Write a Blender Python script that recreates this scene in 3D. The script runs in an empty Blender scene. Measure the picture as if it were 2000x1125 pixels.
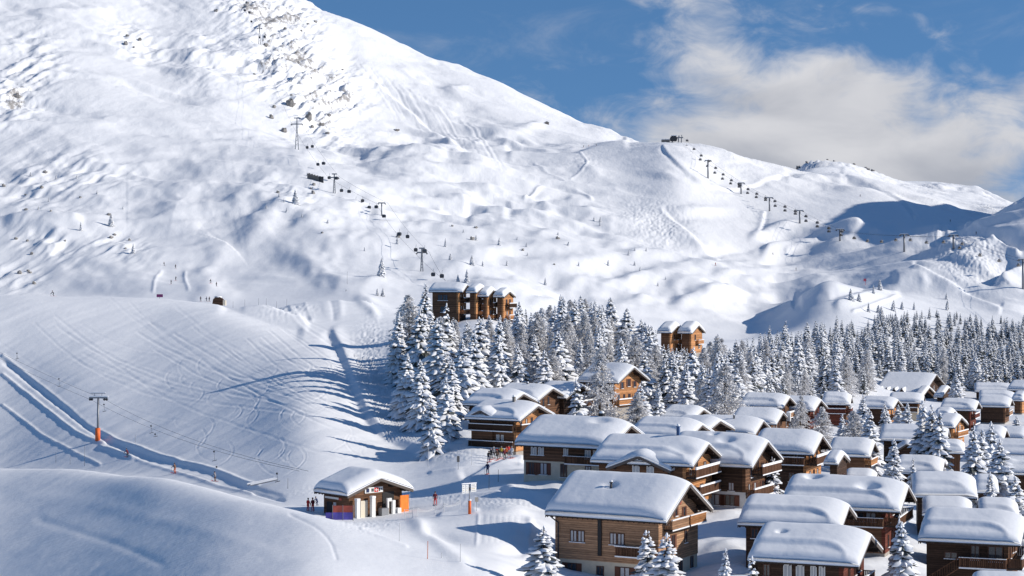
import bpy, bmesh, math, random
import numpy as np
from mathutils import Vector, Matrix

random.seed(7)
RNG = np.random.RandomState(7)
SC = bpy.context.scene
COL = SC.collection
F = 3700.0            # focal length in photograph pixels (photograph 2000 px wide)
HZ = 540.0            # height of the horizon in the photograph
R = math.radians

# ------------------------------------------------------------------ camera
cam_d = bpy.data.cameras.new("camera")
cam = bpy.data.objects.new("camera", cam_d)
COL.objects.link(cam)
cam_d.sensor_width = 36.0
cam_d.lens = 36.0 * F / 2000.0
cam_d.shift_y = -(562.5 - HZ) / 2000.0
cam_d.clip_start = 1.0
cam_d.clip_end = 30000.0
cam.location = (0, 0, 0)
cam.rotation_euler = (R(90), 0, 0)
SC.camera = cam

# ------------------------------------------------------------------ light
SUN_AZ = -5.0        # degrees from +X towards the camera
SUN_EL = 26.0
sun_dir = Vector((math.cos(R(SUN_EL)) * math.cos(R(SUN_AZ)),
                  math.cos(R(SUN_EL)) * math.sin(R(SUN_AZ)), math.sin(R(SUN_EL))))
sd = bpy.data.lights.new("sun", 'SUN')
sd.energy = 4.7
sd.angle = R(0.5)
sd.color = (1.0, 0.93, 0.83)
sun = bpy.data.objects.new("sun", sd)
COL.objects.link(sun)
sun.location = (200, -50, 150)
sun.rotation_euler = (-sun_dir).to_track_quat('-Z', 'Y').to_euler()

world = bpy.data.worlds.new("World")
SC.world = world
world.use_nodes = True
nt = world.node_tree
for n in list(nt.nodes):
    nt.nodes.remove(n)
def N(tree, typ, **kw):
    n = tree.nodes.new(typ)
    for k, v in kw.items():
        if k.startswith('i_'):
            key = k[2:]
            key = int(key) if key.isdigit() else key.replace('_', ' ')
            n.inputs[key].default_value = v
        else:
            setattr(n, k, v)
    return n
def L(tree, a, b):
    tree.links.new(a, b)
out = N(nt, 'ShaderNodeOutputWorld')
bg = N(nt, 'ShaderNodeBackground', i_Strength=0.098)
sky = N(nt, 'ShaderNodeTexSky', sky_type='NISHITA')
sky.sun_disc = False
sky.sun_elevation = R(SUN_EL)
sky.sun_rotation = math.atan2(sun_dir.x, sun_dir.y)
sky.altitude = 2000
sky.air_density = 1.0
sky.dust_density = 0.25
sky.ozone_density = 2.0
geo = N(nt, 'ShaderNodeTexCoord')
sep = N(nt, 'ShaderNodeSeparateXYZ')
L(nt, geo.outputs['Generated'], sep.inputs[0])
# cold mountain air: the horizon band is as deep as the sky a little higher up
zup = N(nt, 'ShaderNodeMath', operation='MULTIPLY_ADD', i_1=0.88, i_2=0.20)
L(nt, sep.outputs[2], zup.inputs[0])
cmb = N(nt, 'ShaderNodeCombineXYZ')
L(nt, sep.outputs[0], cmb.inputs[0]); L(nt, sep.outputs[1], cmb.inputs[1]); L(nt, zup.outputs[0], cmb.inputs[2])
nrm = N(nt, 'ShaderNodeVectorMath', operation='NORMALIZE')
L(nt, cmb.outputs[0], nrm.inputs[0])
L(nt, nrm.outputs[0], sky.inputs[0])
# clouds: coordinates azimuth / elevation tangents
def math2(op, a, b=None, c=None, clamp=False):
    n = N(nt, 'ShaderNodeMath', operation=op)
    n.use_clamp = clamp
    for i, v in enumerate((a, b, c)):
        if v is None: continue
        if isinstance(v, (int, float)): n.inputs[i].default_value = v
        else: L(nt, v, n.inputs[i])
    return n.outputs[0]
yabs = math2('MAXIMUM', math2('ABSOLUTE', sep.outputs[1]), 0.15)
az = math2('DIVIDE', sep.outputs[0], yabs)
el = math2('DIVIDE', sep.outputs[2], yabs)
cv = N(nt, 'ShaderNodeCombineXYZ')
L(nt, az, cv.inputs[0]); L(nt, el, cv.inputs[1]); cv.inputs[2].default_value = 3.3
def noise(scale, detail, rough, dist=0.0, vec=None, off=(0, 0, 0), sc3=(1, 1, 1), rz=0.0):
    m = N(nt, 'ShaderNodeMapping')
    m.inputs['Location'].default_value = off
    m.inputs['Scale'].default_value = sc3
    m.inputs['Rotation'].default_value = (0, 0, rz)
    L(nt, vec or cv.outputs[0], m.inputs[0])
    n = N(nt, 'ShaderNodeTexNoise', i_Scale=scale, i_Detail=detail, i_Roughness=rough, i_Distortion=dist)
    L(nt, m.outputs[0], n.inputs['Vector'])
    return n.outputs['Fac']
# main cloud bank: a broad mass whose upper edge rises to the right, ragged
n1 = noise(9.0, 8.0, 0.52, 0.35, rz=R(-38), sc3=(1.0, 1.8, 1))
n2 = noise(30.0, 7.0, 0.6, 0.6, off=(4.1, 2.2, 0), rz=R(-40), sc3=(1.0, 1.9, 1))
edge_l = math2('MULTIPLY', math2('SUBTRACT', az, 0.066), 13.0)          # left boundary
edge_l = math2('SUBTRACT', edge_l, math2('MULTIPLY', math2('SUBTRACT', el, 0.075), 11.0))
top_c = math2('SUBTRACT', math2('MULTIPLY_ADD', math2('SUBTRACT', az, 0.12), -0.07, 0.119), el)   # below this height
edge_t = math2('MULTIPLY', top_c, 26.0)
dist_c = math2('MINIMUM', edge_l, edge_t)
dens = math2('ADD', math2('MULTIPLY', math2('SUBTRACT', n1, 0.5), 3.2), math2('MULTIPLY', math2('SUBTRACT', n2, 0.5), 1.6))
dens = math2('ADD', math2('ADD', dens, dist_c), 0.30)
low_gap = math2('MULTIPLY', math2('SUBTRACT', math2('SUBTRACT', math2('MULTIPLY', math2('SUBTRACT', az, 0.2), 0.2), -0.062), el), 40.0)
dens = math2('SUBTRACT', dens, math2('MAXIMUM', math2('MULTIPLY', low_gap, math2('MULTIPLY', math2('MAXIMUM', math2('SUBTRACT', az, 0.17), 0.0), 12.0)), 0.0))
mr = N(nt, 'ShaderNodeMapRange', interpolation_type='SMOOTHSTEP')
mr.inputs['From Min'].default_value = -0.2; mr.inputs['From Max'].default_value = 0.85
L(nt, dens, mr.inputs['Value'])
bank = mr.outputs[0]
# thin veils elsewhere
n3 = noise(11.0, 7.0, 0.62, 0.8, off=(1.7, 9.2, 0), rz=R(-35), sc3=(1.0, 2.2, 1))
mv = N(nt, 'ShaderNodeMapRange', interpolation_type='SMOOTHSTEP')
mv.inputs['From Min'].default_value = 0.50; mv.inputs['From Max'].default_value = 0.88
mv.inputs['To Max'].default_value = 0.30
L(nt, n3, mv.inputs['Value'])
veil = mv.outputs[0]
cover = math2('MAXIMUM', bank, veil)
# cloud shade: grey-mauve below, cream where sunlit
n4 = noise(13.0, 6.0, 0.5, 0.4, off=(7.7, 0.4, 0), rz=R(-28), sc3=(1.0, 2.0, 1))
lit = math2('ADD', math2('MULTIPLY', math2('SUBTRACT', n4, 0.5), 2.4), math2('MULTIPLY', math2('SUBTRACT', el, 0.072), 9.0))
ml = N(nt, 'ShaderNodeMapRange', interpolation_type='SMOOTHSTEP')
ml.inputs['From Min'].default_value = -0.75; ml.inputs['From Max'].default_value = 0.55
L(nt, lit, ml.inputs['Value'])
ccol = N(nt, 'ShaderNodeMix', data_type='RGBA')
ccol.inputs['A'].default_value = (4.1, 4.35, 5.0, 1)
ccol.inputs['B'].default_value = (7.0, 7.05, 7.4, 1)
L(nt, ml.outputs[0], ccol.inputs['Factor'])
smix = N(nt, 'ShaderNodeMix', data_type='RGBA')
L(nt, cover, smix.inputs['Factor'])
hsv = N(nt, 'ShaderNodeHueSaturation', i_Saturation=1.2, i_Value=1.28)
L(nt, sky.outputs[0], hsv.inputs['Color'])
L(nt, hsv.outputs[0], smix.inputs['A'])
L(nt, ccol.outputs['Result'], smix.inputs['B'])
L(nt, smix.outputs['Result'], bg.inputs['Color'])
L(nt, bg.outputs[0], out.inputs[0])

SC.view_settings.view_transform = 'Standard'
SC.view_settings.look = 'None'
SC.view_settings.exposure = 0.0
SC.view_settings.gamma = 1.0
SC.view_settings.use_curve_mapping = False
SC.cycles.max_bounces = 6
SC.cycles.diffuse_bounces = 3

# ------------------------------------------------------------------ materials
MATS = {}
def new_mat(name, col, rough=0.6, metal=0.0, spec=0.3, bump=None, var=None, trans=0):
    """var=(scale, amount, detail, stretch) colour variation; bump=(scale, strength, dist, stretch)"""
    m = bpy.data.materials.new(name); m.use_nodes = True
    t = m.node_tree; b = t.nodes['Principled BSDF']
    b.inputs['Base Color'].default_value = (*col, 1)
    b.inputs['Roughness'].default_value = rough
    b.inputs['Metallic'].default_value = metal
    b.inputs['Specular IOR Level'].default_value = spec
    if bump or var:
        tc = N(t, 'ShaderNodeTexCoord')
    if var:
        mp = N(t, 'ShaderNodeMapping'); mp.inputs['Scale'].default_value = var[3]
        L(t, tc.outputs['Object'], mp.inputs[0])
        nn = N(t, 'ShaderNodeTexNoise', i_Scale=var[0], i_Detail=var[2], i_Roughness=0.65)
        L(t, mp.outputs[0], nn.inputs['Vector'])
        r = N(t, 'ShaderNodeMapRange')
        r.inputs['From Min'].default_value = 0.28; r.inputs['From Max'].default_value = 0.72
        r.inputs['To Min'].default_value = 1 - var[1]; r.inputs['To Max'].default_value = 1 + var[1]
        L(t, nn.outputs['Fac'], r.inputs['Value'])
        mx = N(t, 'ShaderNodeMix', data_type='RGBA', blend_type='MULTIPLY'); mx.inputs['Factor'].default_value = 1
        mx.inputs['A'].default_value = (*col, 1)
        L(t, r.outputs[0], mx.inputs['B'])
        L(t, mx.outputs['Result'], b.inputs['Base Color'])
    if bump:
        mp = N(t, 'ShaderNodeMapping'); mp.inputs['Scale'].default_value = bump[3]
        L(t, tc.outputs['Object'], mp.inputs[0])
        nn = N(t, 'ShaderNodeTexNoise', i_Scale=bump[0], i_Detail=4.0)
        L(t, mp.outputs[0], nn.inputs['Vector'])
        bp = N(t, 'ShaderNodeBump', i_Strength=bump[1], i_Distance=bump[2])
        L(t, nn.outputs['Fac'], bp.inputs['Height'])
        L(t, bp.outputs[0], b.inputs['Normal'])
    MATS[name] = m
    return m

def wood_mat(name, col, course=0.22, vertical=False, contrast=0.35):
    """boards: courses of planks with dark joints, grain and weathering"""
    m = bpy.data.materials.new(name); m.use_nodes = True
    t = m.node_tree; b = t.nodes['Principled BSDF']
    b.inputs['Roughness'].default_value = 0.75
    b.inputs['Specular IOR Level'].default_value = 0.15
    tc = N(t, 'ShaderNodeTexCoord'); sp = N(t, 'ShaderNodeSeparateXYZ')
    L(t, tc.outputs['Object'], sp.inputs[0])
    if vertical:
        ad = N(t, 'ShaderNodeMath', operation='ADD'); L(t, sp.outputs[0], ad.inputs[0]); L(t, sp.outputs[1], ad.inputs[1])
        src = ad.outputs[0]
    else:
        src = sp.outputs[2]
    dv = N(t, 'ShaderNodeMath', operation='DIVIDE', i_1=course); L(t, src, dv.inputs[0])
    fl = N(t, 'ShaderNodeMath', operation='FLOOR'); L(t, dv.outputs[0], fl.inputs[0])
    fr = N(t, 'ShaderNodeMath', operation='FRACT'); L(t, dv.outputs[0], fr.inputs[0])
    wn = N(t, 'ShaderNodeTexWhiteNoise', noise_dimensions='1D'); L(t, fl.outputs[0], wn.inputs['W'])
    gm = N(t, 'ShaderNodeMapping'); gm.inputs['Scale'].default_value = (1, 1, 9) if not vertical else (9, 9, 1)
    L(t, tc.outputs['Object'], gm.inputs[0])
    g = N(t, 'ShaderNodeTexNoise', i_Scale=1.1, i_Detail=6.0, i_Roughness=0.7); L(t, gm.outputs[0], g.inputs['Vector'])
    mr = N(t, 'ShaderNodeMapRange'); mr.inputs['To Min'].default_value = 1 - contrast; mr.inputs['To Max'].default_value = 1 + contrast
    L(t, wn.outputs['Value'], mr.inputs['Value'])
    mg = N(t, 'ShaderNodeMapRange'); mg.inputs['From Min'].default_value = 0.3; mg.inputs['From Max'].default_value = 0.7
    mg.inputs['To Min'].default_value = 0.65; mg.inputs['To Max'].default_value = 1.35
    L(t, g.outputs['Fac'], mg.inputs['Value'])
    jt = N(t, 'ShaderNodeMath', operation='GREATER_THAN', i_1=0.14); L(t, fr.outputs[0], jt.inputs[0])
    jm = N(t, 'ShaderNodeMapRange'); jm.inputs['To Min'].default_value = 0.45; L(t, jt.outputs[0], jm.inputs['Value'])
    m1 = N(t, 'ShaderNodeMath', operation='MULTIPLY'); L(t, mr.outputs[0], m1.inputs[0]); L(t, mg.outputs[0], m1.inputs[1])
    m2 = N(t, 'ShaderNodeMath', operation='MULTIPLY'); L(t, m1.outputs[0], m2.inputs[0]); L(t, jm.outputs[0], m2.inputs[1])
    mx = N(t, 'ShaderNodeMix', data_type='RGBA', blend_type='MULTIPLY'); mx.inputs['Factor'].default_value = 1
    mx.inputs['A'].default_value = (*col, 1); L(t, m2.outputs[0], mx.inputs['B'])
    L(t, mx.outputs['Result'], b.inputs['Base Color'])
    bp = N(t, 'ShaderNodeBump', i_Strength=0.7, i_Distance=0.03); L(t, m2.outputs[0], bp.inputs['Height'])
    L(t, bp.outputs[0], b.inputs['Normal'])
    MATS[name] = m
    return m

SNOW_COL = (0.86, 0.87, 0.89)
new_mat('snow', SNOW_COL, 0.55, spec=0.25, bump=(0.9, 0.25, 0.25, (1, 1, 1)))
new_mat('tree_snow', (0.84, 0.85, 0.88), 0.6, spec=0.2)
new_mat('frosted_bark', (0.38, 0.36, 0.35), 0.9, spec=0.1)
new_mat('frost', (0.82, 0.81, 0.81), 0.8, spec=0.1)
new_mat('needles', (0.105, 0.115, 0.112), 0.85, spec=0.1, var=(1.2, 0.5, 3, (1, 1, 1)))
new_mat('bark', (0.075, 0.055, 0.042), 0.9, spec=0.1)
wood_mat('wood_dark', (0.065, 0.038, 0.026))
wood_mat('wood_brown', (0.15, 0.078, 0.045))
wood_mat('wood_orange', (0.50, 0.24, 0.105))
wood_mat('wood_red', (0.135, 0.042, 0.029))
wood_mat('wood_tan', (0.40, 0.235, 0.14), course=0.24, contrast=0.25)
wood_mat('wood_vert', (0.13, 0.065, 0.038), course=0.18, vertical=True)
new_mat('roof_wood', (0.045, 0.032, 0.027), 0.85, var=(2, 0.3, 3, (1, 6, 1)))
new_mat('roof_edge', (0.12, 0.10, 0.09), 0.8)
new_mat('plaster_cream', (0.62, 0.54, 0.42), 0.9, spec=0.1, var=(1.5, 0.1, 4, (1, 1, 1)))
new_mat('plaster_white', (0.62, 0.61, 0.60), 0.9, spec=0.1, var=(1.5, 0.1, 4, (1, 1, 1)))
new_mat('plaster_grey', (0.34, 0.31, 0.28), 0.9, spec=0.1, var=(1.5, 0.14, 4, (1, 1, 1)))
new_mat('stone_grey', (0.22, 0.20, 0.18), 0.9, spec=0.1, var=(3, 0.35, 4, (1, 1, 1)))
new_mat('frame_brown', (0.10, 0.045, 0.03), 0.6)
new_mat('frame_white', (0.7, 0.69, 0.66), 0.6)
new_mat('shutter_brown', (0.14, 0.055, 0.035), 0.7)
new_mat('glass_dark', (0.035, 0.042, 0.055), 0.12, spec=0.6)
new_mat('glass_curtain', (0.42, 0.43, 0.45), 0.25, spec=0.5)
new_mat('metal_grey', (0.24, 0.25, 0.27), 0.5, metal=0.6)
new_mat('metal_dark', (0.05, 0.052, 0.058), 0.5, metal=0.3)
new_mat('metal_blue', (0.05, 0.10, 0.22), 0.5)
new_mat('pad_orange', (0.80, 0.16, 0.04), 0.6, var=(2, 0.15, 3, (1, 1, 1)))
new_mat('banner_orange', (0.85, 0.22, 0.03), 0.5, var=(1.5, 0.2, 3, (1, 1, 1)))
new_mat('banner_blue', (0.12, 0.10, 0.42), 0.5, var=(1.5, 0.25, 3, (1, 1, 1)))
new_mat('banner_red', (0.42, 0.09, 0.06), 0.5, var=(1.5, 0.25, 3, (1, 1, 1)))
new_mat('white_paint', (0.78, 0.78, 0.76), 0.5)
new_mat('cream_paint', (0.66, 0.60, 0.48), 0.6)
new_mat('rope', (0.62, 0.62, 0.62), 0.8)
new_mat('black', (0.02, 0.02, 0.022), 0.6)
new_mat('red_cloth', (0.55, 0.035, 0.03), 0.8)
new_mat('darkred_cloth', (0.13, 0.02, 0.03), 0.8)
new_mat('navy_cloth', (0.02, 0.035, 0.10), 0.8)
new_mat('dark_cloth', (0.03, 0.03, 0.035), 0.8)
new_mat('grey_cloth', (0.22, 0.22, 0.24), 0.8)
new_mat('brown_cloth', (0.16, 0.09, 0.06), 0.8)
new_mat('orange_cloth', (0.62, 0.14, 0.04), 0.8)
new_mat('white_cloth', (0.68, 0.68, 0.68), 0.8)
new_mat('yellow_cloth', (0.5, 0.36, 0.05), 0.8)
new_mat('skin', (0.52, 0.30, 0.21), 0.6)
new_mat('hair', (0.05, 0.03, 0.02), 0.8)
new_mat('purple_sign', (0.20, 0.04, 0.14), 0.6)
new_mat('pink_sign', (0.62, 0.12, 0.16), 0.6)
new_mat('rock', (0.27, 0.255, 0.24), 0.9, spec=0.1, var=(0.3, 0.35, 5, (1, 1, 1)), bump=(0.5, 0.8, 1.0, (1, 1, 1)))

# ------------------------------------------------------------------ helpers
def tag(o, label=None, cat=None, group=None, kind=None):
    if label: o['label'] = label
    if cat: o['category'] = cat
    if group: o['group'] = group
    if kind: o['kind'] = kind
    return o
def empty(name, loc=(0, 0, 0), rz=0.0, **kw):
    o = bpy.data.objects.new(name, None)
    o.empty_display_size = 0.3
    COL.objects.link(o); o.location = loc; o.rotation_euler = (0, 0, rz)
    tag(o, **kw)
    return o
def mesh_obj(name, mesh, parent=None, loc=None, **kw):
    o = bpy.data.objects.new(name, mesh)
    COL.objects.link(o)
    if parent is not None: o.parent = parent
    if loc is not None: o.location = loc
    tag(o, **kw)
    return o
class MB:
    """collects shapes, builds ONE mesh object"""
    def __init__(s): s.v = []; s.f = []; s.m = []; s.sm = []
    def add(s, vs, fs, mi=0, smooth=False):
        o = len(s.v); s.v += [tuple(v) for v in vs]
        for f in fs: s.f.append(tuple(o + i for i in f)); s.m.append(mi); s.sm.append(smooth)
    def box(s, x0, x1, y0, y1, z0, z1, mi=0):
        s.add([(x0,y0,z0),(x1,y0,z0),(x1,y1,z0),(x0,y1,z0),(x0,y0,z1),(x1,y0,z1),(x1,y1,z1),(x0,y1,z1)],
              [(0,3,2,1),(4,5,6,7),(0,1,5,4),(1,2,6,5),(2,3,7,6),(3,0,4,7)], mi)
    def prism(s, poly, axis, a0, a1, mi=0):
        """poly in the two other axes (counter-clockwise), extruded along axis 'x','y','z'"""
        def P(p, a):
            return {'x': (a, p[0], p[1]), 'y': (p[0], a, p[1]), 'z': (p[0], p[1], a)}[axis]
        n = len(poly)
        vs = [P(p, a0) for p in poly] + [P(p, a1) for p in poly]
        fs = [tuple(range(n - 1, -1, -1)), tuple(range(n, 2 * n))]
        for i in range(n):
            j = (i + 1) % n
            fs.append((i, j, n + j, n + i))
        s.add(vs, fs, mi)
    def tube(s, p0, p1, r0, r1=None, n=6, mi=0, caps=True):
        r1 = r0 if r1 is None else r1
        p0 = Vector(p0); p1 = Vector(p1); d = (p1 - p0)
        if d.length < 1e-6: return
        q = d.to_track_quat('Z', 'Y')
        vs = []
        for p, r in ((p0, r0), (p1, r1)):
            for k in range(n):
                a = 2 * math.pi * k / n
                vs.append(p + q @ Vector((r * math.cos(a), r * math.sin(a), 0)))
        fs = [(k, (k + 1) % n, n + (k + 1) % n, n + k) for k in range(n)]
        if caps: fs += [tuple(range(n - 1, -1, -1)), tuple(range(n, 2 * n))]
        s.add(vs, fs, mi, smooth=n > 6)
    def path(s, pts, r, n=5, mi=0):
        for a, b in zip(pts[:-1], pts[1:]): s.tube(a, b, r, r, n, mi, caps=False)
    def ball(s, c, rx, ry=None, rz=None, nu=8, nv=6, mi=0):
        ry = rx if ry is None else ry; rz = rx if rz is None else rz
        vs = [(c[0], c[1], c[2] - rz)]
        for i in range(1, nv):
            ph = -math.pi / 2 + math.pi * i / nv
            for k in range(nu):
                a = 2 * math.pi * k / nu
                vs.append((c[0] + rx * math.cos(ph) * math.cos(a), c[1] + ry * math.cos(ph) * math.sin(a), c[2] + rz * math.sin(ph)))
        vs.append((c[0], c[1], c[2] + rz)); t = len(vs) - 1
        fs = []
        for k in range(nu): fs.append((0, 1 + (k + 1) % nu, 1 + k))
        for i in range(nv - 2):
            for k in range(nu):
                a = 1 + i * nu; fs.append((a + k, a + (k + 1) % nu, a + nu + (k + 1) % nu, a + nu + k))
        a = 1 + (nv - 2) * nu
        for k in range(nu): fs.append((a + k, a + (k + 1) % nu, t))
        s.add(vs, fs, mi, smooth=True)
    def mesh(s, name, mats):
        me = bpy.data.meshes.new(name)
        me.from_pydata(s.v, [], s.f)
        for m in (mats if isinstance(mats, (list, tuple)) else [mats]):
            me.materials.append(MATS[m] if isinstance(m, str) else m)
        me.polygons.foreach_set('material_index', s.m)
        me.polygons.foreach_set('use_smooth', s.sm)
        me.update()
        return me
    def build(s, name, mats, parent=None, loc=None, **kw):
        return mesh_obj(name, s.mesh(name, mats), parent, loc, **kw)
def mesh_np(name, V, Fq, mats, smooth=True, mi=None, tri=False):
    me = bpy.data.meshes.new(name)
    V = np.asarray(V, dtype=np.float32); Fq = np.asarray(Fq, dtype=np.int32)
    k = Fq.shape[1]
    me.vertices.add(len(V)); me.vertices.foreach_set('co', V.ravel())
    me.loops.add(Fq.size); me.loops.foreach_set('vertex_index', Fq.ravel())
    me.polygons.add(len(Fq))
    me.polygons.foreach_set('loop_start', np.arange(0, Fq.size, k, dtype=np.int32))
    me.polygons.foreach_set('loop_total', np.full(len(Fq), k, dtype=np.int32))
    me.polygons.foreach_set('use_smooth', np.full(len(Fq), smooth, dtype=bool))
    for m in mats: me.materials.append(MATS[m] if isinstance(m, str) else m)
    if mi is not None: me.polygons.foreach_set('material_index', np.asarray(mi, dtype=np.int32))
    me.update(calc_edges=True)
    return me
def pz(px, py, Y):
    return Vector(((px - 1000) / F * Y, Y, (HZ - py) / F * Y))
# ------------------------------------------------------------------ noise (numpy)
_perm = RNG.permutation(512)
_perm = np.concatenate([_perm, _perm, _perm])
_ga = RNG.rand(512) * 2 * np.pi
_gx = np.cos(_ga); _gy = np.sin(_ga)
def pnoise(x, y, seed=0):
    x = np.asarray(x, float) + seed * 17.31; y = np.asarray(y, float) - seed * 9.17
    xi = np.floor(x).astype(np.int64); yi = np.floor(y).astype(np.int64)
    xf = x - xi; yf = y - yi
    u = xf * xf * xf * (xf * (xf * 6 - 15) + 10); v = yf * yf * yf * (yf * (yf * 6 - 15) + 10)
    def g(ix, iy, dx, dy):
        h = _perm[(_perm[ix & 511] + iy) & 511]
        return _gx[h] * dx + _gy[h] * dy
    a = g(xi, yi, xf, yf); b = g(xi + 1, yi, xf - 1, yf)
    c = g(xi, yi + 1, xf, yf - 1); d = g(xi + 1, yi + 1, xf - 1, yf - 1)
    return (a + u * (b - a) + v * ((c + u * (d - c)) - (a + u * (b - a)))) * 1.5
def fbm(x, y, octv=4, seed=0, gain=0.5):
    s = 0; a = 1; t = 0
    for i in range(octv):
        s = s + a * pnoise(x, y, seed + i * 3); t += a; a *= gain
        x, y = (x * 1.62 - y * 1.21), (x * 1.21 + y * 1.62)
    return s / t
def ridged(x, y, octv=4, seed=0, gain=0.5):
    s = 0; a = 1; t = 0
    for i in range(octv):
        s = s + a * (1 - np.abs(pnoise(x * 2 ** i, y * 2 ** i, seed + i * 3)) * 2); t += a; a *= gain
    return s / t
def billow(x, y, octv=3, seed=0, gain=0.45):
    s = 0; a = 1; t = 0
    for i in range(octv):
        q = pnoise(x, y, seed + i * 3)
        s = s + a * (np.sqrt(q * q + 0.03)) * 2; t += a; a *= gain
        x, y = (x * 1.62 - y * 1.21), (x * 1.21 + y * 1.62)
    return s / t
def sstep(a, b, x):
    t = np.clip((x - a) / (b - a), 0, 1); return t * t * (3 - 2 * t)

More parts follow.
